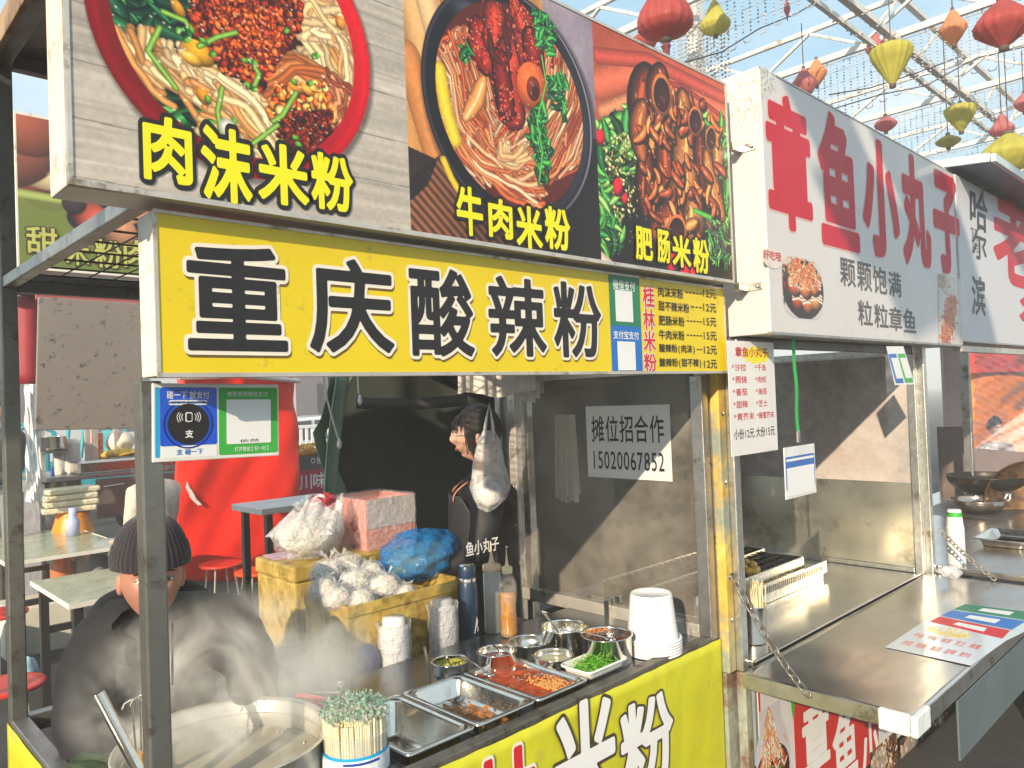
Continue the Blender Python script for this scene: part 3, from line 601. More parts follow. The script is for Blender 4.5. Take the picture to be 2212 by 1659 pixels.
# roof
RUST = mat('sun_toned_rusty_edge', (.42,.28,.16), .6, .3, .3, 9, .2, 60, (.2,.1,.05), .5, 7)  # the edge's sunlit orange is put into its rusty colour
part('roof_sheet', DARKST, st, lambda b: b.box(.455,2.37,1.452,2.61,2.758,2.772))
part('roof_edge', RUST, st, lambda b: b.box(.44,.4545,1.452,2.63,2.70,2.775), bevel=.003)
part('roof_beam', DARKST, st, lambda b: (b.box(.457,.50,1.452,2.557,2.715,2.756), b.box(.507,2.36,2.565,2.60,2.715,2.756)), bevel=.003)
# wire shelf under the roof
def wires(b):
    for i in range(9): b.tube([(.505, 1.50+i*.13, 2.092), (1.35, 1.50+i*.13, 2.092)], .0028, 5)
    for i in range(13): b.tube([(.52+i*.068, 1.48, 2.098), (.52+i*.068, 2.56, 2.098)], .0022, 5)
part('wire_shelf', mat('dark_wire', (.07,.06,.055), .5, .6), st, wires)
part('shelf_bar', STEEL, st, lambda b: b.box(1.36,1.385,1.50,2.56,2.075,2.1), bevel=.002)
# counter
part('counter_top', COUNTER, st, lambda b: (b.box(.506,1.060,1.498,2.125,.812,.842), b.box(1.0601,1.7179,1.8475,2.125,.812,.842), b.box(1.718,2.3155,1.498,2.125,.812,.842), b.box(1.0601,1.7179,1.498,1.5035,.812,.842)))
part('counter_support', DARKST, st, lambda b: (b.box(.52,2.30,1.51,2.11,.30,.318), b.box(.52,.545,2.08,2.105,0,.81), b.box(2.28,2.305,2.08,2.105,0,.81)))
# front cloth: a hanging sheet with soft ripples
def cloth(b):
    def fn(a, c):
        x = .500 + a*1.862; z = .838 - c*.80
        w = .0016*math.sin(x*21+1.2*math.sin(z*5))*min(1, c*6) + .0022*math.sin(x*6+z*9)*c + .003*math.sin(x*41+3)*max(0, 1-c*7)*.6
        zz = z + .0012*math.sin(x*9+1.5*math.sin(x*4))*max(0, 1-c*5) + .0007*math.sin(x*47)*max(0, 1-c*6)
        return (x, 1.4535 - abs(w), zz)
    b.grid(fn, 180, 24)
fcl = part('front_cloth', YELB, st, cloth, solid=.0012)
def cloth2(b):
    b.grid(lambda a, c: (.4600-.0015*abs(math.sin(a*14)), 1.456+a*1.14, .835-c*.79), 40, 12)
part('side_cloth', YELB, st, cloth2, solid=.0012)
fy = YF(1.4475)
DKBR = mat('dark_brown_print', (.07,.045,.03), .5)
def bigchar(face, ch, box, outline, fill, par, r1, r2, o1=.0008, o2=.0014, nm='character', lean=0):
    b = MB(); glyph(b, face, ch, box, r1, o1, lean); a = b.build(nm, outline, par)
    b = MB(); glyph(b, face, ch, box, r2, o2, lean); c = b.build(nm + '_fill' if False else 'character_face', fill, a if False else par); return a
for ch, q, o, f in (('林', (1020,1632,1160,1900), CREAM, REDP), ('米', (1196,1518,1330,1790), DKBR, WHITEP), ('粉', (1342,1510,1452,1700), DKBR, WHITEP)):
    bx = gphoto(fy, q); 
    bigchar(fy, ch, bx, o, f, st, .058, .030)
# clear scratched side panel
PLEX = bpy.data.materials.new('scratched_clear_panel'); PLEX.use_nodes = True
def plex_mat(m, alpha=.22, tint=(.78,.72,.62), scr=.9):
    t = m.node_tree; N = t.nodes; K = t.links.new; b = N['Principled BSDF']; b.inputs['Base Color'].default_value = (*tint, 1)
    b.inputs['Roughness'].default_value = .09
    co = N.new('ShaderNodeTexCoord'); n = N.new('ShaderNodeTexNoise'); n.inputs['Scale'].default_value = 5; n.inputs['Detail'].default_value = 8; n.inputs['Roughness'].default_value = .7
    K(co.outputs['Object'], n.inputs['Vector'])
    v = N.new('ShaderNodeTexVoronoi'); v.inputs['Scale'].default_value = 85; v.feature = 'F1'; K(co.outputs['Object'], v.inputs['Vector'])
    r1 = N.new('ShaderNodeMapRange'); r1.inputs['From Min'].default_value = .04; r1.inputs['From Max'].default_value = .12; r1.inputs['To Min'].default_value = .5; r1.inputs['To Max'].default_value = 0
    K(v.outputs['Distance'], r1.inputs['Value'])
    mp_ = N.new('ShaderNodeMapping'); mp_.inputs['Scale'].default_value = (1, 5, 60); mp_.inputs['Rotation'].default_value = (.5, 0, 0); K(co.outputs['Object'], mp_.inputs['Vector'])
    n2 = N.new('ShaderNodeTexNoise'); n2.inputs['Scale'].default_value = 3; n2.inputs['Detail'].default_value = 8; K(mp_.outputs[0], n2.inputs['Vector'])
    r2 = N.new('ShaderNodeMapRange'); r2.inputs['From Min'].default_value = .60; r2.inputs['From Max'].default_value = .68; r2.inputs['To Min'].default_value = 0; r2.inputs['To Max'].default_value = .30*scr
    K(n2.outputs['Fac'], r2.inputs['Value'])
    r3 = N.new('ShaderNodeMapRange'); r3.inputs['From Min'].default_value = .3; r3.inputs['From Max'].default_value = .75; r3.inputs['To Min'].default_value = max(.01, alpha*.45); r3.inputs['To Max'].default_value = alpha*1.9
    K(n.outputs['Fac'], r3.inputs['Value'])
    a1 = N.new('ShaderNodeMath'); a1.operation = 'ADD'; K(r1.outputs[0], a1.inputs[0]); K(r2.outputs[0], a1.inputs[1])
    a3 = N.new('ShaderNodeMath'); a3.operation = 'MULTIPLY'; a3.inputs[1].default_value = scr*.6; K(a1.outputs[0], a3.inputs[0])
    a2 = N.new('ShaderNodeMath'); a2.operation = 'ADD'; a2.use_clamp = True; K(a3.outputs[0], a2.inputs[0]); K(r3.outputs[0], a2.inputs[1])
    K(a2.outputs[0], b.inputs['Alpha'])
    bp = N.new('ShaderNodeBump'); bp.inputs['Strength'].default_value = .12; K(n.outputs['Fac'], bp.inputs['Height']); K(bp.outputs[0], b.inputs['Normal'])
plex_mat(PLEX, .13, (.58,.52,.44), .45)
part('clear_panel', PLEX, st, lambda b: b.box(2.334,2.338,1.514,2.396,.888,1.768))
# latch on the sill
part('latch', INOX, st, lambda b: (b.box(2.30,2.317,1.90,1.925,.84,.91), b.box(2.30,2.334,1.90,1.925,.911,.915), b.box(2.318,2.3335,1.86,1.885,.90,.93)), bevel=.002)
for z in (1.69, 1.50, 1.32, 1.15): part('screw', INOXB, st, lambda b: b.lathe([(0,.004),(.005,.003),(.006,0)], (2.314,2.42,z), 8, (-1,0,0)))

# ------------------------------------------------------------------ big food sign
bs = thing('food_photo_sign', 'large box sign with three printed noodle dish photos above the yellow sign', 'sign', (1.33, 1.39, BZ0))
part('sign_box', PAINTW, bs, lambda b: b.box(BX0,BX1,BIGY,1.448,BZ0,BZ1), bevel=.004)
def trim(b):
    e = .0035
    b.box(BX0-.002,BX1+.002,BIGY-e,BIGY+.010,BZ0-.003,BZ0+.007); b.box(BX0-.002,BX1+.002,BIGY-e,BIGY+.010,BZ1-.004,BZ1+.004)
    b.box(BX0-.002,BX0+.005,BIGY-e,BIGY+.010,BZ0+.0075,BZ1-.0045); b.box(BX1-.006,BX1+.003,BIGY-e,BIGY+.010,BZ0+.0075,BZ1-.0045)
part('edge_trim', STEELW, bs, trim)
C = paint_food(.0016); C.to_mesh('photo_panel', PHOTO, bs)
ff = YF(BIGY-.002)
FT = [('肉', (304,251,418,398)), ('沫', (430,275,546,440)), ('米', (553,310,668,446)), ('粉', (668,332,764,458)),
      ('牛', (983,402,1044,512)), ('肉', (1052,428,1108,518)), ('米', (1112,444,1172,540)), ('粉', (1174,447,1232,542)),
      ('肥', (1370,489,1410,565)), ('肠', (1417,495,1448,570)), ('米', (1450,507,1492,580)), ('粉', (1495,514,1532,592))]
for i, (ch, q) in enumerate(FT):
    u0, v0, u1, v1 = q; bx = gphoto(ff, q); e = .006; bx = (bx[0]+e, bx[1]+e, bx[2]-e, bx[3]-e)
    b = MB(); glyph(b, ff, ch, bx, .112, .0012); b.build('character_outline', INK, bs)
    b = MB(); glyph(b, ff, ch, bx, .034, .0020); b.build('character', LEMON, bs)

# ------------------------------------------------------------------ yellow name sign
ys = thing('name_sign', 'yellow sign with five heavy black characters and a price list at its right', 'sign', (1.4, 1.40, 1.762))
NX0, NX1, NY, NZ0, NZ1 = .473, 2.338, 1.37, 1.762, 2.052
part('sign_box', PAINTW, ys, lambda b: b.box(NX0,NX1,NY,1.452,NZ0,NZ1), bevel=.004)
part('edge_trim', STEELW, ys, lambda b: (b.box(NX0,NX1,NY-.003,NY+.003,NZ0-.002,NZ0+.006), b.box(NX0,NX1,NY-.003,NY+.003,NZ1-.006,NZ1), b.box(NX0-.001,NX0+.005,NY-.003,NY+.003,NZ0+.0065,NZ1-.0065), b.box(NX1-.006,NX1+.001,NY-.003,NY+.003,NZ0+.0065,NZ1-.0065)))
part('vinyl_face', YELF, ys, lambda b: b.box(NX0+.005,NX1-.006,NY-.0012,NY-.0002,NZ0+.006,NZ1-.006))
nf = YF(NY-.0014)
NAMES = [('重', (403,530,618,758)), ('庆', (667,560,848,762)), ('酸', (885,580,1022,770)), ('辣', (1055,600,1178,770)), ('粉', (1195,612,1298,772))]
SHAD = mat('brown_drop_print', (.16,.09,.02), .45)
for ch, q in NAMES:
    bx = gphoto(nf, q); e = .004; bx = (bx[0]+e, bx[1]+e, bx[2]-e, bx[3]-e)
    b = MB(); glyph(b, nf, ch, (bx[0]+.002, bx[1]-.006, bx[2]+.002, bx[3]-.006), .056, .0004); b.build('character_drop', SHAD, ys)
    b = MB(); glyph(b, nf, ch, bx, .062, .0008); b.build('character_outline', CREAM, ys)
    b = MB(); glyph(b, nf, ch, bx, .024, .0013); b.build('character', INK, ys)
def pbox(face, q): return gphoto(face, q)
def flat(name, m, face, bx, par, off=.0006, th=.0004):
    a0, b0, a1, b1 = bx; P = [face.at(a0,b0,off), face.at(a1,b0,off), face.at(a1,b1,off), face.at(a0,b1,off)]
    b = MB(); b.prism(P, face.n*th); return b.build(name, m, par)
def col_box(face, u0, u1, z0, z1):   # a full-height column between two photograph columns
    return (face.P(u0, 700)[0], z0, face.P(u1, 700)[0], z1)
gx0, gx1 = nf.P(1316, 650)[0], nf.P(1382, 650)[0]; zm = nf.P(1350, 704)[1]
flat('payment_patch', GREENP, nf, (gx0, zm, gx1, NZ1-.007), ys)
flat('payment_patch', BLUEP, nf, (gx0, NZ0+.007, gx1, zm-.0005), ys)
flat('blank_square', WHITEP, nf, pbox(nf, (1329,628,1366,695)), ys, .0012)
flat('blank_square', WHITEP, nf, pbox(nf, (1334,738,1372,800)), ys, .0012)
text('lettering', '微信支付', nf, pbox(nf, (1323,606,1371,628)), WHITEP, ys, .0016, .02)
text('lettering', '支付宝支付', nf, pbox(nf, (1324,715,1379,733)), WHITEP, ys, .0016, .02)
for ch, q in (('桂',(1388,618,1412,663)), ('林',(1389,668,1413,712)), ('米',(1390,715,1415,758)), ('粉',(1391,764,1417,802))):
    bx = gphoto(nf, q)
    b = MB(); glyph(b, nf, ch, bx, .06, .0008); b.build('character_outline', WHITEP, ys)
    b = MB(); glyph(b, nf, ch, bx, .022, .0014); b.build('character', REDP, ys)
for i, (a, b_, c) in enumerate((('肉沫米粉','-----','12元'), ('甜不辣米粉',' ---','12元'), ('肥肠米粉','-----','15元'), ('牛肉米粉','-----','15元'), ('酸辣粉(肉沫)','--','12元'), ('酸辣粉(甜不辣)','-','12元'))):
    v = 622+i*30.4; w = (1475,1488,1478,1478,1500,1514)[i]
    text('price_line', a, nf, pbox(nf, (1421+i*.6, v, w, v+21)), INK, ys, .0014, .022)
    n_ = len(b_.strip()); x0 = w+4; bb = pbox(nf, (x0, v+10, 1517, v+12.5)); L1 = bb[2]-bb[0]
    b = MB()
    for k in range(n_): b.add([nf.at(bb[0]+L1*(k+.12)/n_, bb[1], .0014), nf.at(bb[0]+L1*(k+.8)/n_, bb[1], .0014), nf.at(bb[0]+L1*(k+.8)/n_, bb[3], .0014), nf.at(bb[0]+L1*(k+.12)/n_, bb[3], .0014)], [(0,1,2,3)])
    b.build('price_dashes', INK, ys)
    text('price_line', c, nf, pbox(nf, (1518+i*.5, v+3, 1546+i*.4, v+22)), INK, ys, .0014, .022)

# ------------------------------------------------------------------ payment board under the name sign
pbd = thing('payment_board', 'blue and green payment board with a round black tap symbol fixed to the left post', 'sign', (.62, 1.452, 1.6))
o_ = ony(330, 1000, 1.455); r_ = ony(604, 984, 1.455); t_ = ony(333, 832, 1.455)
rr_ = (r_-o_)/np.linalg.norm(r_-o_); uu_ = np.array([0,0,1.]); uu_ = uu_-rr_*(uu_@rr_); uu_ /= np.linalg.norm(uu_)
bf = Face(o_, rr_, uu_); BW = np.linalg.norm(r_-o_); BH = (t_-o_)[2]+.004
ACR = mat('acrylic_board', (.80,.78,.72), .3, coat=.5)
b = MB(); b.obox(bf.at(BW/2, BH/2, -.004), rr_*BW, uu_*BH, bf.n*.006); b.build('board', ACR, pbd, bevel=.002)
def bq(a0, b0, a1, b1): return (a0*BW, b0*BH, a1*BW, b1*BH)
def rrect(name, m, bx, off, r=.006, par=None, face=None, th=.0004):
    a0, b0, a1, b1 = bx; P = []; fc = face or bf
    for cx_, cy_, s in ((a1-r, b1-r, 0), (a0+r, b1-r, 1), (a0+r, b0+r, 2), (a1-r, b0+r, 3)):
        for k in range(5): an = (s + k/4)*math.pi/2; P.append(fc.at(cx_+r*math.cos(an), cy_+r*math.sin(an), off))
    q = MB(); q.prism(P, fc.n*th); return q.build(name, m, par or pbd)
rrect('blue_card', mat('cobalt_card', (.005,.09,.66), .3, var=.04, coat=.4), bq(.055,.20,.48,.95), -.0008, .004)
rrect('light_edge', SKYP, bq(.018,.06,.05,.95), -.0008, .003)
rrect('white_card', WHITEP, bq(.06,.045,.48,.195), -.0008, .004)
rrect('green_card', GRASSP, bq(.495,.05,.985,.95), -.0008, .004)
rrect('blank_square', WHITEP, bq(.555,.19,.925,.79), .0002, .003)
rrect('white_pill', WHITEP, bq(.11,.72,.41,.785), .0002, .006)
text('lettering', '碰一下 就支付', bf, bq(.10,.80,.42,.90), WHITEP, pbd, .0006, .02)
text('lettering', '解锁手机碰这里', bf, bq(.135,.737,.385,.772), BLUEP, pbd, .001, .01)
text('lettering', '推荐使用微信支付', bf, bq(.56,.83,.90,.90), WHITEP, pbd, .0006, .0)
text('lettering', '打开微信【扫一扫】', bf, bq(.62,.085,.90,.15), WHITEP, pbd, .0006, .01)
text('lettering', '支 碰一下', bf, bq(.17,.08,.37,.155), BLUEP, pbd, .0002, .02)
text('lettering', '依然', bf, bq(.66,.205,.82,.25), INK, pbd, .001, .0)
def disc(name, m, ca, cb, r0, r1, off, th=.0008, n=36, par=None, face=None):
    fc = face or bf; q = MB(); V = []
    for k in range(n):
        an = 2*math.pi*k/n
        for r in ((r0, r1) if r0 else (r1,)): V.append(fc.at(ca+r*math.cos(an), cb+r*math.sin(an), off))
    if r0: q.add(V, [(2*k, 2*k+1, (2*k+3) % (2*n), (2*k+2) % (2*n)) for k in range(n)])
    else: q.prism(V, fc.n*th)
    return q.build(name, m, par or pbd)
ca, cb = .262*BW, .475*BH; RR = .155*BW
disc('tap_ring', mat('navy_ring', (.004,.02,.22), .3), ca, cb, RR*1.13, RR*1.2, .0003)
disc('tap_disc', INK, ca, cb, 0, RR, 0)
rrect('phone_symbol', WHITEP, (ca-.0065, cb+.004, ca+.0065, cb+.022), .0012, .003); rrect('phone_symbol', INK, (ca-.0045, cb+.006, ca+.0045, cb+.020), .0018, .002)
for sg in (-1, 1):
    for r in (.012, .016, .02):
        q = MB(); V = []
        for k in range(7):
            an = -.6+1.2*k/6
            for rr in (r, r+.0013): V.append(bf.at(ca+sg*rr*math.cos(an)*1.05, cb+.013+rr*math.sin(an)*.8, .0014))
        q.add(V, [(2*k, 2*k+1, 2*k+3, 2*k+2) if sg > 0 else (2*k+2, 2*k+3, 2*k+1, 2*k) for k in range(6)]); q.build('wave_symbol', WHITEP, pbd)
text('lettering', '支', bf, (ca-.007, cb-.026, ca+.008, cb-.011), WHITEP, pbd, .0014, .03)

# ------------------------------------------------------------------ paper on the clear panel (phone number)
pf = Face((2.331, 0, 0), (0,-1,0), (0,0,1))
pp = thing('paper_notice', 'laminated white notice with a phone number taped to the clear side panel', 'notice', (2.331, 1.78, 1.5))
c4 = [pf.P(1266,872), pf.P(1448,880), pf.P(1452,1045), pf.P(1270,1025)]
pa0, pa1 = (c4[0][0]+c4[3][0])/2, (c4[1][0]+c4[2][0])/2; pb0, pb1 = (c4[2][1]+c4[3][1])/2, (c4[0][1]+c4[1][1])/2
flat('paper', mat('laminated_paper', (.74,.70,.66), .35, var=.04, coat=.4), pf, (pa0, pb0, pa1, pb1), pp, 0, .0015)
W_, H_ = pa1-pa0, pb1-pb0
for i_, ch in enumerate('摊位招合作'):
    b = MB(); glyph(b, pf, ch, (pa0+(.07+i_*.176)*W_, pb0+.50*H_, pa0+(.07+i_*.176+.155)*W_, pb0+.86*H_), .012, .0019); b.build('character', INK, pp)
text('lettering', '15020067852', pf, (pa0+.08*W_, pb0+.12*H_, pa0+.92*W_, pb0+.37*H_), INK, pp, .0019, .014)
# ------------------------------------------------------------------ things on the counter
CT = .842
def open_pot(name, label, cat, c, r, h, t=.003, m=INOXB, n=40, lip=.004, fill=None, group=None, flare=1.0, z0=None):
    x, y = c; z = CT if z0 is None else z0
    th = thing(name, label, cat, (x, y, z), group)
    pr = [(0, .0), (r*.97/flare, 0), (r/flare, .004), (r, h-.003), (r+lip, h), (r+lip, h+.002), (r-t, h+.001), (r-t, h-.004), (r/flare-t, .006), (0, .0045)]
    b = MB(); b.lathe(pr, (x, y, z), n); b.build('bowl_body', m, th); return th
GRIME = mat('dull_steamed_aluminium', (.70,.67,.60), .33, .55, .08, 8, .05, 60, (.55,.47,.33), .18, 6)
# big cooking pot, sunk in the counter
POTC = (.755, 1.815); PR_ = .232
pot = thing('cooking_pot', 'wide steaming metal pot of cloudy water at the left end of the counter', 'pot', (POTC[0], POTC[1], .845))
b = MB(); b.lathe([(PR_-.005,.0),(PR_-.002,.075),(PR_+.004,.083),(PR_+.012,.084),(PR_+.013,.081),(PR_+.004,.078),(PR_+.001,0)], (*POTC, .842), 64); b.lathe([(PR_-.008,.047),(PR_-.005,.048),(PR_-.004,.052)], (*POTC, .842), 64); b.build('pot_wall', GRIME, pot)
WATER = mat('cloudy_cooking_water', (.46,.43,.34), .05, var=.10, scale=6, bump=.08, bscale=22, spec=.7)
b = MB(); b.lathe([(0,.012),(PR_-.006,.012)], (*POTC, .842), 64); 
for i in range(44):
    a = rnd.uniform(0, 6.28); r = PR_*rnd.uniform(.82, .975); b.lathe([(.0038,.0125),(.003,.015),(0,.0165)], (POTC[0]+r*math.cos(a), POTC[1]+r*math.sin(a), .842), 8)
b.build('water', WATER, pot)
# metal tube handle leaning out of the pot and the hooked strainers
h0 = dep(212, 1497, 1.63); h1 = onz(318, 1700, .90)
th = thing('ladle', 'ladle with a thick polished metal tube handle leaning out of the pot', 'ladle', tuple(h1))
b = MB(); n0 = h0+(h1-h0)*1.25; b.tube([h0, h0+(h1-h0)*.5, n0], .0125, 20, False); b.tube([h0+(h1-h0)*.0005, h0+(h1-h0)*.3], .0110, 20, False); b.build('handle', INOXB, th)
b = MB(); b.lathe([(0,-.03),(.03,-.024),(.045,-.008),(.05,0)], n0+np.array([.02,.0,-.002]), 20); b.build('ladle_bowl', INOXB, th)
for k, (p, q, rr) in enumerate((((285,1510),(297,1600),.0022), ((303,1502),(306,1600),.0022))):
    th = thing('strainer_hook', ('thin wire strainer hook just right of the tube handle', 'second wire strainer hook, tight against the post')[k], 'strainer', tuple(dep(q[0], q[1]+60, 1.72)), 'wire strainer hooks in the pot')
    a = dep(*p, 1.70); e = dep(q[0], q[1]+70, 1.72); b = MB()
    w = np.array([.6,-.5,0]); b.tube([a+w*.035+[0,0,-.012], a+w*.02+[0,0,.002], a, a-w*.022+[0,0,-.010], a-w*.028+[0,0,-.022]], rr, 6)
    b.tube([a, (a+e)/2, e], rr, 6); b.build('wire', INOX, th)
    b = MB(); b.tube([(a+e)/2+[0,0,-.04], e], .006, 8); b.build('grip', mat('tan_wood_grip', (.5,.32,.14), .6), th)
# white bowl at the bottom edge
wb = onz(432, 1684, .925); th = open_pot('rice_bowl', 'white bowl at the bottom edge of the picture in front of the pot', 'bowl', (wb[0], 1.575), .052, .055, m=mat('white_glazed_bowl', (.86,.86,.86), .2, coat=.5), n=40, flare=1.5, z0=.865)
b = MB(); b.lathe([(0,0),(.03,0),(.032,.023)], (wb[0],1.575,CT+.0005), 24); b.build('foot', mat('white_foot', (.8,.8,.8), .3), th)
# chopstick jar
JX, JY = onz(768, 1652, 1.0)[0]*.0+1.035, 1.60
jc = ony(768, 1600, 1.60); JX = jc[0]; JR = .078
jr = thing('chopstick_jar', 'round jar packed with paper-wrapped chopsticks with green plastic tips', 'chopstick jar', (JX, JY, CT))
def lab_uv(b): b.lathe([(JR,0),(JR,.02),(JR-.004,.02)], (JX,JY,CT), 48)
part('jar_wall', film('clear_jar_plastic', (.85,.93,.95), .20, .1, .15, 10), jr, lambda b: b.lathe([(0,0),(JR-.002,0),(JR,.004),(JR,.088),(JR+.003,.093),(JR-.002,.095),(JR-.003,.01)], (JX,JY,CT), 48))
JT = 0.055
part('label_band', SKYP, jr, lambda b: b.lathe([(JR+.0006,.002),(JR+.0006,JT-.001)], (JX,JY,CT), 48))
part('label_stripe', mat('pale_label_print', (.75,.80,.84), .4, var=.2, scale=60), jr, lambda b: (b.lathe([(JR+.0012,.004),(JR+.0012,JT-.008)], (JX,JY,CT), 48), None))
part('label_line', mat('navy_line', (.02,.06,.35), .4), jr, lambda b: b.grid(lambda a, c: (JX+(JR+.0018)*math.cos(-2.5+a*1.1), JY+(JR+.0018)*math.sin(-2.5+a*1.1), CT+JT-.018+c*.006), 14, 1))
WOOD = mat('chopstick_wood', (.86,.75,.50), .6, var=.12, scale=40, stretch=(1,1,.1))

CAPG = film('green_crinkled_wrapper', (.42,.72,.54), .60, .12, .9, 120); CAPW = film('clear_crinkled_wrapper', (.92,.98,.92), .62, .08, 1, 130)
pts = []
for ring, rr in ((1, .070), (2, .056), (3, .042), (4, .026), (5, .01)):
    n = int(2*math.pi*rr/.0105)
    for k in range(n): a = 2*math.pi*(k+.5*(ring % 2))/n; pts.append((rr*math.cos(a)+rnd.uniform(-.001,.001), rr*math.sin(a)+rnd.uniform(-.001,.001)))
cm = MB(); cm.box(-.0048,-.0006,-.0024,.0024,0,.2); cm.box(.0006,.0048,-.0024,.0024,0,.2)
stk = None
for i, (px, py) in enumerate(pts):
    hz = .122+rnd.uniform(-.006,.008)
    if stk is None: stk = cm.build('chopstick', WOOD, None, bevel=.0006); stk.parent = jr; o = stk
    else: o = stk.copy(); col.objects.link(o); o.parent = jr
    o.location = (px, py, .004); o.rotation_euler = (rnd.uniform(-.02,.02), rnd.uniform(-.02,.02), math.atan2(py, px)+math.pi/2+rnd.uniform(-.5,.5)); o.scale = (1,1,hz/.2)
b = MB()
def crumple(b, c, r, n, seed):
    g = random.Random(seed)
    for _ in range(n):
        d = Vector((g.gauss(0,1), g.gauss(0,1), g.gauss(.4,1))).normalized(); p = np.array(c)+np.array(d)*r*g.uniform(.2,1); s = r*g.uniform(.35,.9)
        e1 = np.array(Vector((g.gauss(0,1), g.gauss(0,1), g.gauss(0,1))).normalized())*s; e2 = np.array(Vector((g.gauss(0,1), g.gauss(0,1), g.gauss(0,1))).normalized())*s
        b.add([p-e1*.5, p+e2*.4, p+e1*.6, p-e2*.3+[0,0,s*.5]], [(0,1,2),(0,2,3)])
bg_, bw_ = MB(), MB()
for i, (px, py) in enumerate(pts):
    c = (JX+px*1.03, JY+py*1.03, CT+.130+.022*(1-(math.hypot(px,py)/.075)**2)+rnd.uniform(-.006,.008)); crumple(bg_ if i % 2 else bw_, c, .0145, 12, i)
crumple(bw_, (JX-.01, JY+.05, CT+.182), .012, 16, 999); crumple(bg_, (JX-.012, JY+.05, CT+.170), .010, 10, 998)
stuff(bg_.build('wrapper_tips', CAPG, jr)); stuff(bw_.build('wrapper_tips', CAPW, jr))
# gastronorm pans
def rr_loop(x0, x1, y0, y1, r, n=6):
    P = []
    for cx_, cy_, s in ((x1-r, y1-r, 0), (x0+r, y1-r, 1), (x0+r, y0+r, 2), (x1-r, y0+r, 3)):
        for k in range(n+1): an = (s+k/n)*math.pi/2; P.append((cx_+r*math.cos(an), cy_+r*math.sin(an)))
    return P
def loft(b, loops, close_end=True, smooth=True):
    n = len(loops[0]); V = [p for l in loops for p in l]
    b.add(V, [(j*n+k, j*n+(k+1) % n, (j+1)*n+(k+1) % n, (j+1)*n+k) for j in range(len(loops)-1) for k in range(n)], smooth)
    if close_end: b.add(loops[-1], [tuple(range(n))])
def pan(label, x0, x1, y0, y1, zr=.870, depth=.085, m=INOXB, rim=.019, tap=.012, rr=.028, name='food_pan', cat='food pan', group='steel food pans along the counter', zb=None):
    t = thing(name, label, cat, ((x0+x1)/2, (y0+y1)/2, zr-depth), group); b = MB()
    L_ = lambda d, z, r: [(p[0], p[1], z) for p in rr_loop(x0+d, x1-d, y0+d, y1-d, r)]
    loft(b, [L_(.001, zr-.007, .016), L_(0, zr-.002, .017), L_(.002, zr, .017), L_(rim*.75, zr-.001, .024), L_(rim, zr-.004, rr), L_(rim+.002, zr-.010, rr), L_(rim+tap, zr-depth+.012, rr), L_(rim+tap+.008, zr-depth+.002, rr*.8), L_(rim+tap+.02, zr-depth, rr*.6)])
    b.build('pan_body', m, t); return t
PZ = .868
panA = pan('empty deep steel pan nearest the chopstick jar', 1.062, 1.277, 1.506, 1.845, PZ, .10)
panB = pan('middle steel pan with a little brown pickled vegetable left in it', 1.281, 1.497, 1.506, 1.842, PZ, .060)
panC = pan('steel pan full of red chilli oil and crushed peanuts', 1.501, 1.716, 1.502, 1.835, PZ, .09)
def fillpan(name, m, t, x0, x1, y0, y1, z, d=.026, amp=.002, fr=60):
    b = MB(); g = random.Random(5)
    def fn(a, c): 
        x, y = x0+d+a*(x1-x0-2*d), y0+d+c*(y1-y0-2*d); return (x, y, z+amp*math.sin(x*fr)*math.sin(y*fr*1.3+1))
    b.grid(fn, 24, 36); return b.build(name, m, t)
CHOIL = mat('red_chilli_oil', (.36,.030,.008), .10, var=.35, scale=22, bump=.10, bscale=60, tint2=(.55,.09,.02), coat=.6)
fillpan('chilli_oil', CHOIL, panC, 1.501, 1.716, 1.502, 1.835, .853, .022)
PEAN = mat('crushed_peanut', (.62,.30,.08), .35, var=.3, scale=90, coat=.5)
b = MB(); g = random.Random(3)
for i in range(420):
    x = 1.600+abs(g.gauss(0,.050)); y = 1.58+g.gauss(0,.045)
    if 1.525 < x < 1.692 and 1.53 < y < 1.81: b.ico((x, y, .854+g.uniform(0,.002)), (g.uniform(.002,.005), g.uniform(.002,.004), .0022))
stuff(b.build('peanut_pieces', PEAN, panC))
b = MB()
for i in range(160): x, y = g.uniform(1.53,1.69), g.uniform(1.53,1.81); b.ico((x, y, .854), (g.uniform(.001,.003), .0012, .001))
stuff(b.build('chilli_flakes', mat('dark_chilli_flake', (.20,.02,.008), .3), panC))
BROTH = mat('brown_pickle_oil', (.40,.14,.02), .08, var=.3, scale=25, coat=.5, bump=.1)
def puddle(name, m, t, cx, cy, rx, ry, z, seed=1):
    b = MB(); g = random.Random(seed); K = [g.uniform(0, 6.3) for _ in range(4)]; V = [(cx, cy, z)]; n = 40
    for k in range(n):
        a = 2*math.pi*k/n; q = 1+.14*math.sin(3*a+K[0])+.08*math.sin(5*a+K[1])+.05*math.sin(9*a+K[2]); V.append((cx+rx*q*math.cos(a), cy+ry*q*math.sin(a), z))
    b.add(V, [(0, k+1, (k+1) % n+1) for k in range(n)]); return b.build(name, m, t)
puddle('oil', BROTH, panB, 1.388, 1.655, .072, .125, .8105)
PICK = mat('brown_pickled_vegetable', (.46,.17,.03), .3, var=.45, scale=40, coat=.4)
b = MB()
for i in range(120):
    x = 1.385+g.gauss(0,.034); y = 1.665+g.gauss(0,.055); x = min(max(x, 1.325), 1.450); a = g.uniform(0, 3.1); s = g.uniform(.006,.016); z = .812+g.uniform(0,.014)
    e = np.array([math.cos(a), math.sin(a), g.uniform(-.5,.5)])*s; f = np.array([-math.sin(a), math.cos(a), g.uniform(-.6,.6)])*s*.5; c = np.array([x, y, z])
    b.add([c-e, c-f, c+e*.9, c+f, c+[0,0,.003]], [(0,1,4),(1,2,4),(2,3,4),(3,0,4)], True)
stuff(b.build('pickle_pieces', PICK, panB))
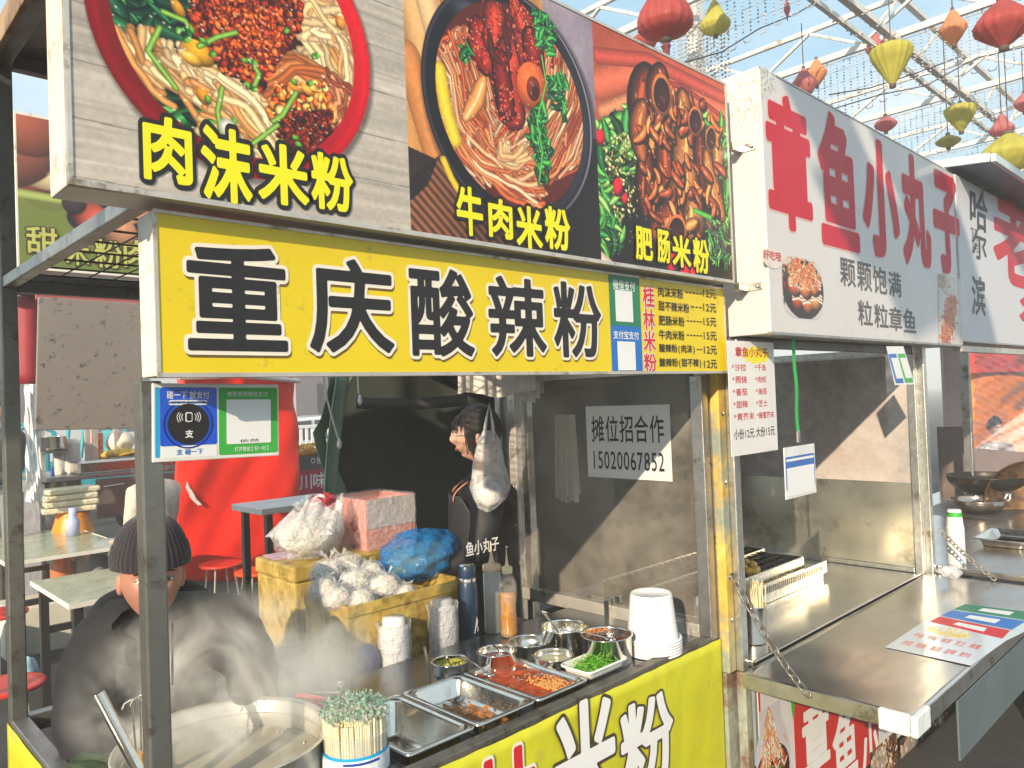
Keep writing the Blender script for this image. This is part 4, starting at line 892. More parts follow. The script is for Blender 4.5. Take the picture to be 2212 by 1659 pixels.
b = MB()
for i in range(90): y = g.uniform(1.56,1.80); z = g.uniform(.79,.85); b.ico((1.470-(.868-z)*.10, y, z), (.0008, g.uniform(.001,.0025), g.uniform(.001,.003)))
stuff(b.build('oil_splashes', mat('dried_oil_splash', (.45,.20,.03), .4), panB))
puddle('oil', BROTH, panA, 1.17, 1.62, .030, .05, .7695, 4)
# plastic tub with coriander
tub = pan('white plastic tub of chopped green coriander beside the chilli oil', 1.722, 1.915, 1.508, 1.632, .880, .036, mat('cloudy_white_plastic', (.78,.78,.74), .3, sss=.2), .005, .006, .02, 'plastic_tub', 'tub', None)
LEAF = [mat('coriander_leaf', (.07,.30,.02), .5, var=.3, scale=60), mat('pale_coriander_stem', (.22,.48,.05), .45, var=.2, scale=60)]
b = MB(); g = random.Random(8); 
for i in range(520):
    x, y = g.uniform(1.742,1.895), g.uniform(1.526,1.612); r = math.hypot((x-1.818)/.085, (y-1.57)/.05)
    if r > 1.1: continue
    z = .852+.036*max(0, 1-r)+g.uniform(0,.008); a = g.uniform(0, 6.3); s = g.uniform(.005,.012); t = g.uniform(-.7,.7)
    e = np.array([math.cos(a), math.sin(a), t])*s; f = np.array([-math.sin(a), math.cos(a), g.uniform(-.6,.6)])*s*.6; c = np.array([x, y, z])
    b.add([c-e, c-f*.9-e*.2, c+f*.3-e*.1+[0,0,.002], c-f+e*.5, c+e, c+f+e*.4, c+f*.9-e*.4], [(0,1,2),(1,3,2),(3,4,2),(4,5,2),(5,6,2),(6,0,2)], True)
stuff(b.build('coriander_leaves', LEAF[0], tub)); b = MB()
for i in range(150):
    x, y = g.uniform(1.745,1.892), g.uniform(1.53,1.61); a = g.uniform(0, 6.3); z = .866+g.uniform(0,.022); l = g.uniform(.008,.02); b.tube([(x,y,z),(x+l*math.cos(a),y+l*math.sin(a),z+g.uniform(-.006,.012))], .0012, 5)
stuff(b.build('coriander_stems', LEAF[1], tub))
# round bowls
def spoon(label, a, bpt, r=.0022, bowl=True, m=INOXB, grp='spoons in the sauces'):
    a = np.array(a); e = np.array(bpt); t = thing('spoon', label, 'spoon', tuple(e), grp); b = MB(); mid = (a+e)/2+[0,0,.006]
    b.tube([a, mid, e], [r*1.5, r, r*1.1], 8); b.build('handle', m, t)
    if bowl: b = MB(); b.blob(e, (.016,.022,.006), 14, 8, 0); b.build('spoon_bowl', m, t)
    return t
def at(u, v, z): p = onz(u, v, z); return p
p1 = at(1087, 1411, .89); bA = open_pot('sauce_bowl', 'shallow steel bowl of dark chilli paste behind the chilli oil pan', 'bowl', (p1[0], p1[1]+.03), .062, .05, group='round steel sauce bowls')
b = MB(); b.lathe([(0,.028),(.058,.028)], (p1[0],p1[1]+.03,CT), 32); b.build('sauce', mat('dark_chilli_paste', (.16,.015,.006), .2, var=.4, scale=40, bump=.4, bscale=90), bA)
p2 = at(1153, 1391, .89); bB = open_pot('sauce_bowl', 'empty shiny steel bowl in front of the bottles', 'bowl', (p2[0]+.01, p2[1]+.03), .068, .05, group='round steel sauce bowls')
p3 = at(1219, 1354, .925); bC = open_pot('sauce_bowl', 'deep steel bowl smeared with minced garlic', 'bowl', (p3[0], p3[1]), .079, .085, group='round steel sauce bowls')
GAR = mat('minced_garlic', (.72,.66,.36), .4, var=.2, scale=80)
b = MB(); g = random.Random(9)
for i in range(420):
    a = g.uniform(0, 6.3); z = .02+g.random()**.7*.058; rr_ = .0745 if g.random() < .6 else .0745*g.random()**.5
    zz = z if rr_ > .07 else g.uniform(.016,.026); b.ico((p3[0]+rr_*math.cos(a), p3[1]+rr_*math.sin(a), CT+zz), (g.uniform(.001,.0026), g.uniform(.001,.0026), g.uniform(.001,.0028)))
stuff(b.build('garlic_bits', GAR, bC)); b = MB(); b.lathe([(0,.017),(.073,.015)], (p3[0],p3[1],CT), 32); b.build('garlic_water', mat('garlic_water', (.5,.45,.22), .15, var=.3, scale=50), bC)
p4 = at(1310, 1371, .925); bD = open_pot('sauce_bowl', 'deep steel bowl of black chilli sauce beside the white tubs', 'bowl', (p4[0], p4[1]), .081, .085, group='round steel sauce bowls')
b = MB(); b.lathe([(0,.066),(.077,.064)], (p4[0],p4[1],CT), 32); b.build('sauce', mat('glossy_black_sauce', (.03,.008,.006), .12, var=.6, scale=30, bump=.6, bscale=50, coat=.6), bD)
b = MB()
for i in range(60):
    a = g.uniform(0, 6.3); r = .07*g.random()**.5; s = g.uniform(.006,.014); c = np.array([p4[0]+r*math.cos(a), p4[1]+r*math.sin(a), CT+.066]); q = g.uniform(0, 3.1)
    e = np.array([math.cos(q), math.sin(q), g.uniform(-.2,.3)])*s; f = np.array([-math.sin(q), math.cos(q), 0])*s*.35; b.add([c-e, c-f, c+e, c+f, c+[0,0,.004]], [(0,1,4),(1,2,4),(2,3,4),(3,0,4)], True)
stuff(b.build('chilli_pieces', mat('dark_fried_chilli', (.10,.014,.006), .2, var=.5, scale=60, coat=.6), bD))
b = MB()
for i in range(90): a = g.uniform(.6, 2.2); z = g.uniform(.068,.083); b.ico((p4[0]+.0765*math.cos(a), p4[1]+.0765*math.sin(a), CT+z), (.0022,.0022,.0024))
stuff(b.build('chilli_smear', mat('orange_oil_smear', (.62,.20,.01), .15, coat=.5), bD))
p5 = at(1224, 1424, .880); bE = open_pot('sauce_bowl', 'shallow steel bowl of clear liquid just behind the coriander tub', 'bowl', (p5[0]-.005, p5[1]+.052), .064, .042, group='round steel sauce bowls')
b = MB(); b.lathe([(0,.024),(.060,.024)], (p5[0]-.005,p5[1]+.052,CT), 32); b.build('liquid', mat('thin_yellow_liquid', (.55,.50,.28), .06), bE)
p6 = at(1010, 1442, .875); bF = open_pot('sauce_bowl', 'small steel bowl of chopped yellow pickles behind the middle pan', 'bowl', (p6[0]+.0, p6[1]+.085), .058, .036, group='round steel sauce bowls')
b = MB()
for i in range(260): a = g.uniform(0, 6.3); r = .05*g.random()**.5; b.ico((p6[0]+r*math.cos(a), p6[1]+.085+r*math.sin(a), CT+.022+.012*(1-r/.05)+g.uniform(0,.004)), (g.uniform(.002,.004),)*3)
stuff(b.build('pickle_bits', mat('yellow_green_pickle', (.50,.46,.05), .4, var=.3, scale=70), bF))
spoon('spoon standing in the minced garlic bowl', at(1173,1322,1.0)*1.0, (p3[0]-.01, p3[1]-.015, CT+.03), .0030)
spoon('long spoon lying across the black sauce bowl', onz(1210, 1361, .945), (p4[0]+.005, p4[1]-.01, CT+.070), .0022)
spoon('spoon resting in the bowl of dark chilli paste', onz(1066, 1392, .93), (p1[0]+.01, p1[1]+.02, CT+.032), .0025)
spoon('spoon sunk in the red chilli oil', onz(1130, 1468, .852), onz(1112, 1478, .846), .002)
spoon('bent spoon hooked over the left rim of the chilli oil pan', onz(998, 1420, .90), onz(1055, 1456, .862), .0028)
spoon('spoon standing behind the middle pan', dep(917, 1398, 2.18), onz(928, 1470, .85), .003, False)
spoon('spoon handle leaning left of the yellow pickles', dep(965, 1420, 2.25), onz(978, 1450, .85), .0022, False)
# white takeaway tubs, nested upside down
tb = onz(1445, 1416, CT); TX, TY = tb[0]+.0, tb[1]+.062
PPW = mat('translucent_white_plastic', (.88,.88,.88), .28, sss=.35, var=.02)
t = thing('takeaway_tubs', 'upside-down stack of white plastic takeaway tubs at the right end of the counter', 'tub stack', (TX, TY, CT))
PPC = film('frosted_plastic_film', (.93,.93,.93), .78, .25, .05, 10)
b = MB(); b.lathe([(0,.192),(.062,.192),(.066,.196),(.068,.193),(.070,.186),(.088,.012),(.090,.004)], (TX,TY,CT), 48); b.build('tub', PPW, t)
for k in range(6):
    b = MB(); b.lathe([(.0885,.002+.009*k),(.096,.003+.009*k),(.0965,.0075+.009*k),(.0895,.009+.009*k)], (TX,TY,CT), 48); b.build('tub_rim', PPC if k % 2 else PPW, t)
# bottles
qg = onz(1079, 1368, CT); GX, GY = qg[0], qg[1]+.03
t = thing('squeeze_bottle', 'tall grey squeeze bottle of dark vinegar with a beige nozzle cap', 'sauce bottle', (GX, GY, CT), 'sauce bottles by the side panel')
b = MB(); b.lathe([(0,0),(.030,0),(.033,.004),(.033,.215),(.029,.225),(.027,.23)], (GX,GY,CT), 32); b.build('bottle_body', mat('grey_plastic_with_vinegar', (.30,.33,.34), .3, sss=.1, tint2=(.42,.44,.44), scale=3, stretch=(.3,.3,1)), t)
b = MB(); b.lathe([(.032,.226),(.034,.228),(.034,.246),(.028,.250),(.014,.253),(.009,.262),(.0035,.30),(.002,.335),(0,.335)], (GX,GY,CT), 32); b.build('nozzle_cap', mat('beige_cap', (.72,.52,.36), .4, sss=.2), t)
qo = onz(1113, 1378, CT); OX, OY = qo[0], qo[1]+.03
t = thing('oil_bottle', 'clear waisted bottle two thirds full of amber oil with a pointed nozzle', 'sauce bottle', (OX, OY, CT), 'sauce bottles by the side panel')
prof = [(0,0),(.026,0),(.031,.004),(.033,.02),(.031,.035),(.033,.045),(.030,.09),(.029,.11),(.033,.145),(.033,.16),(.0315,.167),(.0335,.174),(.0325,.195),(.022,.215),(.017,.225),(.017,.232)]
GL = bpy.data.materials.new('clear_bottle_plastic'); GL.use_nodes = True; q = GL.node_tree.nodes['Principled BSDF']; q.inputs['Transmission Weight'].default_value = 1; q.inputs['Roughness'].default_value = .04; q.inputs['IOR'].default_value = 1.25
b = MB(); b.lathe(prof, (OX,OY,CT), 32, wob=lambda a, j: 1+(.035*math.cos(a*6+j*.4) if 4 < j < 10 else 0)); b.build('bottle_body', film('clear_bottle_plastic', (.95,.93,.85), .10, .06, .1, 14), t)
b = MB(); b.lathe([(0,.003),(.028,.004),(.031,.02),(.029,.035),(.031,.045),(.028,.09),(.027,.11),(.031,.145),(.031,.158),(0,.158)], (OX,OY,CT), 32); 
OILM = mat('amber_oil', (.38,.135,.003), .12, var=.1, tint2=(.52,.22,.006), coat=.6); b.build('oil', OILM, t)
b = MB(); b.lathe([(.0195,.228),(.0195,.250),(.017,.252),(.009,.253),(.006,.262),(.002,.298),(.0012,.318),(0,.318)], (OX,OY,CT), 28); b.build('nozzle_cap', mat('yellowed_white_cap', (.80,.70,.42), .4, sss=.2), t)
b = MB(); b.ico((OX+.003,OY,CT+.322), (.006,.006,.004)); b.build('nozzle_plug', PPW, t)
# glass lid / tray and red-handled tongs between pot and jar
LIDM = mat('smoked_tray_plastic', (.38,.37,.36), .15, alpha=.8, coat=.4)
l4 = [onz(*q, CT+.012) for q in ((608,1478),(660,1462),(746,1478),(735,1500),(640,1498))]
b = MB(); b.prism([p*1.0 for p in l4], (0,0,.008)); t = b.build('plastic_tray', LIDM, None, bevel=.003); tag(t, 'flat smoky plastic lid lying on the counter behind the red tongs', 'lid')
RED = mat('glossy_red_plastic', (.75,.03,.015), .22, coat=.6, var=.05)
t = thing('tongs', 'steel tongs with bright red plastic handles lying behind the chopstick jar', 'tongs', tuple(onz(680,1520,CT)))
for k, dv in enumerate((0, 16)):
    a = onz(640, 1503+dv, .875-.01*k); e = onz(722, 1517+dv*.8, .875-.01*k); f = onz(790, 1535, .872)
    b = MB(); b.tube([a, a+(e-a)*.1, a+(e-a)*.6, e], [.006,.011,.011,.009], 12); b.build('handle', RED, t)
    b = MB(); b.tube([e-(e-a)*.05, f], .004, 8); b.build('arm', INOXB, t)
# cloth behind the left rail
b = MB(); c0 = onz(190, 1640, .86)
def fnc(a, c): return (c0[0]-.03+a*.13+.01*math.sin(c*9), c0[1]-.06+c*.14+.008*math.sin(a*11), .850+.016*abs(math.sin(a*7+c*4))*(1-abs(2*c-1)**3)*(1-abs(2*a-1)**4)+.002)
b.grid(fnc, 26, 20); tag(b.build('dish_cloth', mat('dark_green_cloth', (.035,.06,.03), .9, var=.3, scale=70, bump=.3, bscale=200), None, solid=.004), 'crumpled dark green dish cloth at the left corner of the counter', 'cloth')
# counter strip at the far left (blue sheet corner)
b = MB(); q = [onz(580,1500,CT+.001), onz(720,1462,CT+.001), onz(600,1475,CT+.001)]

# ------------------------------------------------------------------ behind the counter: table, foam boxes, bags
TZ = .775
t = thing('back_table', 'low steel topped table behind the counter carrying the yellow boxes', 'table', (1.75, 2.45, 0))
part('table_top', DARKST, t, lambda b: b.box(1.30,2.26,2.16,2.95,TZ-.03,TZ-.0005), bevel=.004)
for x, y in ((1.32,2.18),(2.24,2.18),(1.32,2.93),(2.24,2.93)): part('leg', STEEL, t, lambda b: b.box(x-.018,x+.018,y-.018,y+.018,0,TZ-.031))
FOAM = mat('taped_yellow_foam_box', (.46,.30,.06), .45, var=.22, scale=9, bump=.5, bscale=26, dirt=(.22,.14,.02), damt=.45, dscale=7, tint2=(.55,.40,.10), coat=.25)
bx2 = thing('foam_box', 'open dirty yellow taped foam box heaped with bagged noodles, the nearer one', 'foam box', (1.60,2.43,TZ), 'yellow foam boxes')
def wob_box(b, x0, x1, y0, y1, z0, z1, t=.022):
    b.box(x0,x1,y0,y0+t,z0,z1); b.box(x0,x1,y1-t,y1,z0,z1); b.box(x0,x0+t,y0+t+.0005,y1-t-.0005,z0,z1-.001); b.box(x1-t,x1,y0+t+.0005,y1-t-.0005,z0,z1-.001); b.box(x0+t+.0005,x1-t-.0005,y0+t+.0005,y1-t-.0005,z0,z0+t)
part('box_body', FOAM, bx2, lambda b: wob_box(b, 1.372,1.90,2.262,2.555,TZ,1.02), bevel=.006)
part('box_rim', FOAM, bx2, lambda b: (b.box(1.366,1.906,2.256,2.2615,.985,1.024), b.box(1.366,1.3715,2.262,2.55,.985,1.024)), bevel=.002)
bx1 = thing('foam_box', 'closed yellow taped foam box with a lid, the farther and taller one', 'foam box', (1.60,2.80,TZ), 'yellow foam boxes')
part('box_body', FOAM, bx1, lambda b: b.box(1.374,1.86,2.63,2.94,TZ,1.045), bevel=.008)
part('lid', FOAM, bx1, lambda b: b.box(1.368,1.866,2.624,2.946,1.047,1.108), bevel=.010)
b = MB(); b.prism([(1.38,2.80,1.1095),(1.50,2.78,1.1095),(1.52,2.93,1.1095),(1.40,2.94,1.1095)], (0,0,.0015)); tag(b.build('leaflet', mat('printed_leaflet', (.55,.62,.68), .4, var=.5, scale=16, tint2=(.7,.3,.4))), 'printed leaflet lying on the lid of the taller yellow box', 'leaflet')
NOOD = mat('white_rice_noodle', (.80,.76,.66), .42, sss=.2, var=.08, scale=30)
BAG = film('clear_bag_film', (.93,.93,.97), .30, .10, 1, 34); BAGW = film('milky_bag_film', (.90,.90,.93), .42, .16, .9, 30)
def noodle_heap(name, c, r, n, par, seed, rr=.0022, m=NOOD, L_=.16):
    g = random.Random(seed); b = MB(); c = np.array(c, float); r = np.array(r, float)
    for i in range(n):
        d = np.array(Vector((g.gauss(0,1), g.gauss(0,1), g.gauss(0,1))).normalized()); p = c+r*d*g.uniform(.86,1.0)
        tdir = np.cross(d, [g.gauss(0,.35), g.gauss(0,.35), 1]); tdir /= np.linalg.norm(tdir)+1e-9; P = []
        for k in range(5):
            s = (k-2)/2*L_/2*g.uniform(.7,1.1); q = (p-c)+tdir*s; q = q/np.linalg.norm(q/r)*g.uniform(.95,1.0); P.append(c+q)
        b.tube(P, rr, 4, False)
    return stuff(b.build(name, m, par))
def bag(label, c, r, seed, nood=True, film_m=BAG, knot=True, n=120, name='noodle_bag', grp='bags of rice noodles', cat='bag of noodles', rr=.0022):
    t = thing(name, label, cat, (c[0], c[1], c[2]-r[2]), grp)
    if nood:
        b = MB(); b.blob(c, np.array(r)*.80, 18, 12, .1, seed); b.build('noodle_core', NOOD, t); noodle_heap('noodles', c, np.array(r)*.85, n, t, seed, rr)
    b = MB(); b.blob(c, np.array(r)*1.07, 60, 38, .09, seed+1, 6); b.build('film_bag', film_m, t)
    if r[0] > .1:   # the loose open mouth of the bag
        b = MB(); g = random.Random(seed+7); K_ = [g.uniform(0, 6.3) for _ in range(4)]
        def crown(a, k):
            an = a*2*math.pi; q = 1+.16*math.sin(5*an+K_[0])+.10*math.sin(11*an+K_[1]); rr_ = (1.0-.35*k)*q; return (c[0]+r[0]*rr_*math.cos(an)+.06*k, c[1]+r[1]*rr_*math.sin(an), c[2]+r[2]*(.1+k*(1.25+.35*math.sin(3*an+K_[2]))))
        b.grid(crown, 70, 12); b.build('loose_film', BAGW, t)
    if knot:
        b = MB(); g = random.Random(seed); kx, ky = c[0]+g.uniform(-.3,.3)*r[0], c[1]+g.uniform(-.3,.3)*r[1]
        for s in range(4):
            a = s*2*math.pi/4+g.uniform(-.3,.3); h = r[2]*g.uniform(.35,.75); w = r[0]*g.uniform(.4,.8)
            p0 = np.array([kx, ky, c[2]+r[2]*.88]); p1 = p0+[w*math.cos(a), w*math.sin(a), h]; p2 = p0+[w*math.cos(a+.7), w*math.sin(a+.7), h*g.uniform(.7,1.1)]
            b.add([p0, p1, (p1+p2)/2*1.0+np.array([0,0,-.01]), p2], [(0,1,2),(0,2,3)], True)
        b.build('bag_neck', BAGW, t)
    return t
def bpos(u, v, y): return ony(u, v, y)
c = bpos(672, 1192, 2.72); bag('largest clear bag of long dry rice noodles on the taller yellow box', (c[0], 2.74, 1.197), (.135,.105,.088), 11, n=420, rr=.0017)
for i, (u, v, y, s, la) in enumerate(((706,1238,2.50,.058,'small knotted noodle bag leaning at the back left of the open box'), (748,1226,2.55,.062,'noodle bag in the back row directly under the pink carton'), (766,1258,2.42,.058,'round noodle bag in the middle of the heap in the open box'), (700,1274,2.36,.050,'noodle bag at the front left corner of the open box'), (728,1290,2.33,.050,'noodle bag at the front of the heap, second from the left'), (778,1296,2.31,.050,'noodle bag at the front of the heap above the box corner'), (830,1268,2.36,.060,'noodle bag with an open crumpled neck at the right of the heap'), (872,1284,2.33,.046,'low noodle bag at the right end of the heap beside the blue bag'), (800,1236,2.52,.050,'noodle bag half hidden between the carton and the blue bag'))):
    c = bpos(u, v, y); bag(la, (c[0], y, max(c[2], 1.0)), (s*1.12, s*.95, s*.85), 20+i, n=90, rr=.0016)
# filling so the heap rests on something
part('noodle_core', NOOD, bx2, lambda b: b.blob((1.60,2.43,.93), (.19,.15,.06), 18, 10, .06, 4))
# blue bag
BLUEF = film('blue_bag_film', (.01,.22,.60), .50, .14, .9, 22)
c = bpos(905, 1212, 2.52)
t = thing('blue_bag', 'big translucent blue plastic bag stuffed with greens beside the noodle heap', 'plastic bag', (c[0], 2.50, 1.0))
b = MB(); b.blob((c[0], 2.50, 1.09), (.185,.12,.10), 64, 40, .15, 5, 7); b.build('bag_body', BLUEF, t)
b = MB(); b.blob((c[0]-.01, 2.50, 1.07), (.155,.10,.07), 20, 12, .2, 6); b.build('contents', mat('grey_green_contents', (.20,.33,.30), .6, var=.4, scale=20), t)
b = MB(); g = random.Random(2)
for s in range(9):
    a = s*.7+g.uniform(-.2,.2); p0 = np.array([c[0]-.01, 2.50, 1.15]); p1 = p0+[.07*math.cos(a), .05*math.sin(a), .045*g.uniform(.4,1)]; p2 = p0+[.08*math.cos(a+.6), .06*math.sin(a+.6), .02*g.uniform(.3,1)]
    b.add([p0, p1, (p1+p2)/2-np.array([0,0,.012]), p2], [(0,1,2),(0,2,3)], True)
b.build('bag_neck', BLUEF, t)
# pink carton
c0 = bpos(793, 1090, 2.66)
t = thing('carton', 'pink and grey cardboard carton wrapped in clear film behind the noodle bags', 'carton', (1.82, 2.78, 1.03))
CARP = mat('pink_carton_print', (.62,.26,.22), .5, var=.12, scale=10, coat=.4); CARG = mat('grey_carton_top', (.50,.46,.46), .45, var=.1, scale=5, coat=.5, bump=.2, bscale=20)
zc = ony(793, 1144, 2.66)[2]
part('carton_body', CARP, t, lambda b: (b.box(1.712,1.716,2.66,2.93,1.00,1.312), b.box(1.7165,1.955,2.66,2.664,1.0,1.312), b.box(1.951,1.955,2.6645,2.93,1.0,1.312), b.box(1.7165,1.9505,2.926,2.93,1.0,1.312), b.box(1.7165,1.9505,2.6645,2.9255,1.0,1.18)))
part('front_panel', CARG, t, lambda b: b.box(1.717,1.954,2.6575,2.6597,zc,1.311))
q = Face((1.7095,0,0), (0,-1,0), (0,0,1)); disc('round_logo', mat('dark_red_print', (.35,.03,.03), .5), -2.75, 1.20, .010, .022, .0008, par=t, face=q)
text('lettering', '米粉', q, (-2.78,1.10,-2.70,1.13), mat('maroon_print', (.30,.03,.04), .5), t, .0012, .01)
part('wrap_film', film('carton_wrap', (.9,.9,.92), .13, .06, .9, 30), t, lambda b: b.box(1.704,1.961,2.652,2.938,1.0,1.32), bevel=.008)
# red and white snack bag
c = bpos(695, 1070, 2.85)
t = thing('snack_bag', 'red and white crinkled plastic bag standing behind the largest noodle bag', 'plastic bag', (c[0], 2.86, 1.12))
b = MB(); b.blob((c[0], 2.86, 1.235), (.06,.04,.10), 24, 16, .16, 8, 5); b.build('bag_body', film('white_packet', (.85,.85,.88), .8, .15, .7, 26), t)
b = MB(); b.blob((c[0]+.004, 2.86, 1.29), (.06,.038,.045), 40, 26, .5, 9, 7); b.build('bag_top', film('red_packet', (.55,.03,.06), .8, .15, .9, 30), t)
# thermos, cup stacks, blue pack
c = onz(995, 1375, TZ+.01)
t = thing('thermos', 'navy blue vacuum flask with a chrome ring and lid', 'flask', (c[0], c[1], TZ)); TX2, TY2 = c[0]-.02, 2.245
NAVY = mat('navy_flask_paint', (.015,.04,.09), .35, var=.06, coat=.3)
ztop = ony(995, 1222, 2.245)[2]-TZ
b = MB(); b.lathe([(0,0),(.037,0),(.039,.006),(.039,ztop-.085),(.035,ztop-.070),(.033,ztop-.062)], (TX2,TY2,TZ), 32); b.build('flask_body', NAVY, t)
b = MB(); b.lathe([(.034,ztop-.064),(.0345,ztop-.048),(.032,ztop-.047)], (TX2,TY2,TZ), 32); b.build('chrome_ring', INOXB, t)
b = MB(); b.lathe([(.033,ztop-.047),(.034,ztop-.044),(.034,ztop-.008),(.031,ztop-.003)], (TX2,TY2,TZ), 32); b.build('cap', NAVY, t)
b = MB(); b.lathe([(.031,ztop-.003),(.028,ztop+.002),(0,ztop+.003)], (TX2,TY2,TZ), 32); b.build('cap_top', INOXB, t)
b = MB(); b.tube([(TX2-.005,TY2-.0395,TZ+.05),(TX2+.002,TY2-.0398,TZ+.075),(TX2+.008,TY2-.0395,TZ+.11),(TX2+.012,TY2-.039,TZ+.09),(TX2+.006,TY2-.0398,TZ+.075),(TX2+.016,TY2-.037,TZ+.065),(TX2+.010,TY2-.039,TZ+.055)], .0011, 5); b.build('signature_print', WHITEP, t)
def cupstack(label, x, y, z0, z1, r0, r1, film_, step=.009, cm_=None, grp='bagged stacks of plastic cups', capped=True):
    t = thing('cup_stack', label, 'cups', (x, y, z0), grp); n = int((z1-z0)/step); b = MB(); prof = []
    for k in range(n):
        z = k*step; prof += [(r0, z), (r0+.003, z+step*.25), (r0+.003, z+step*.5), (r0, z+step*.6)]
    prof += [(r0*.8, (z1-z0)+.0), (r0*.78, (z1-z0)+.03), (0, (z1-z0)+.03)]
    b.lathe(prof, (x,y,z0), 28); b.build('cups', cm_ or PPW, t)
    b = MB(); b.lathe([(r0+.004,0),(r0+.008,.02),(r0+.006,(z1-z0)*.3),(r0+.010,(z1-z0)*.6),(r0+.006,(z1-z0)*.9),(r0+.012,(z1-z0)+.015)], (x,y,z0), 36, wob=lambda a, j: 1+.05*math.sin(a*9+j*2)+.03*math.sin(a*17+j*5)); b.build('film_bag', film_, t); return t
c = ony(955, 1340, 2.21); cupstack('taller bagged stack of clear plastic cups beside the navy flask', c[0], 2.205, TZ, ony(955,1300,2.2)[2]-.02, .046, .05, BAGW, cm_=mat('clear_cup_plastic', (.8,.8,.82), .2, alpha=.55))
c = ony(853, 1380, 2.20); cupstack('short bagged stack of white cups leaning on the open yellow box', c[0], 2.205, TZ, ony(853,1352,2.2)[2], .048, .05, BAGW)
b = MB(); c = ony(790, 1410, 2.23); b.blob((c[0], 2.215, .835), (.045,.03,.06), 20, 14, .12, 4); tag(b.build('blue_pack', film('dark_blue_film', (.02,.03,.16), .9, .2, .5, 20)), 'dark blue plastic pack at the foot of the yellow box', 'pack')
# ------------------------------------------------------------------ second stall (octopus balls)
s2 = thing('food_stall', 'silver stall with a steel fold-down shelf under the white octopus ball sign', 'market stall', (3.3, 1.7, 0))
RUSTY = mat('peeling_yellow_rust', (.62,.36,.04), .6, .1, .3, 7, .4, 40, (.30,.33,.27), .55, 5, tint2=(.80,.55,.12))
PEEL = mat('peeling_green_grey_paint', (.33,.36,.30), .6, .1, .25, 8, .5, 30, (.20,.10,.06), .5, 6)
GALV = mat('spangled_galvanised', (.58,.58,.54), .34, .85, .2, 30, .1, 60, (.30,.26,.2), .15, 8)
Z2 = .75
post(s2, 2.364,2.41, 1.425,1.46, .72,1.887, RUSTY); post(s2, 2.4105,2.452, 1.40,1.43, .72,1.887, GALV)
post(s2, 2.364,2.45, 1.44,1.46, .0,.718, PEEL); post(s2, 2.4105,2.45, 1.395,1.43, .0,.717, PEEL)
for z in (1.62,1.38,1.05,.90): part('rivet', INOXB, s2, lambda b: b.lathe([(0,.004),(.006,.003),(.008,0)], (2.387,1.4245,z), 10, (0,-1,0)))
post(s2, 4.10,4.14, 1.36,1.40, .0,1.90, GALV); post(s2, 4.142,4.185, 1.33,1.375, .0,1.90, GALV)
post(s2, 4.10,4.14, 2.42,2.46, .0,1.90, GALV); post(s2, 2.41,2.45, 2.42,2.46, .0,1.90, GALV)
rail(s2, 2.452,4.098, 1.365,1.395, 1.85,1.885, DARKST); rail(s2, 2.452,4.098, 2.425,2.455, 1.85,1.885, DARKST); rail(s2, 4.105,4.135, 1.405,2.415, 1.85,1.885, GALV)
rail(s2, 4.105,4.135, 1.405,2.415, .752,.775, GALV)
part('roof_sheet', DARKST, s2, lambda b: b.box(2.41,4.44,1.42,2.50,2.20,2.215))
C2 = mat('scratched_counter_steel', (.78,.73,.67), .22, 1, .08, 3, .03, 90, (.55,.50,.44), .05, 3, stretch=(1,3,1))
part('counter_top', C2, s2, lambda b: b.box(2.452,4.098,1.385,2.415,Z2-.02,Z2), bevel=.003)
part('hinge_strip', C2, s2, lambda b: (b.box(2.33,4.14,1.352,1.3545,Z2-.01,Z2+.001), b.tube([(2.452,1.378,Z2-.001),(4.095,1.378,Z2-.001)], .004, 8)), bevel=.001)
sh = MB(); y0, y1, x0, x1 = .812, 1.35, 2.318, 4.135
def shf(a, c): x, y = x0+a*(x1-x0), y0+c*(y1-y0); return (x, y, Z2+.0012*math.sin(x*5+1)*math.sin(y*7)+.0006*math.sin(x*17+y*9))
sh.grid(shf, 80, 30); part_shelf = sh.build('fold_down_shelf', C2, s2, solid=.002)
part('shelf_lip', STEEL, s2, lambda b: (b.box(x0-.003,x1,y0-.004,y0-.001,Z2-.05,Z2+.0025), b.box(x0-.004,x0-.001,y0,y1,Z2-.045,Z2+.0025)), bevel=.001)
part('corner_tape', mat('white_foam_tape', (.74,.78,.76), .6, bump=.5, bscale=40, var=.08), s2, lambda b: (b.box(x0-.008,x0+.105,y0-.009,y0+.012,Z2-.056,Z2+.0065), b.box(x0-.008,x0+.012,y0+.0125,y0+.10,Z2-.056,Z2+.0065)), bevel=.006, seg=3)
xa_ = ony(2071,1550,.80)[0]; zl_ = ony(2212,1490,.80)[2]
part('hanging_panel', mat('slate_blue_panel', (.16,.20,.22), .5, .3, .1, 5), s2, lambda b: b.box(xa_,4.135,.800,.806,zl_,Z2-.052))
part('shelf_prop', DARKST, s2, lambda b: b.bar((3.9,1.34,.35),(4.0,.83,.72),.02))
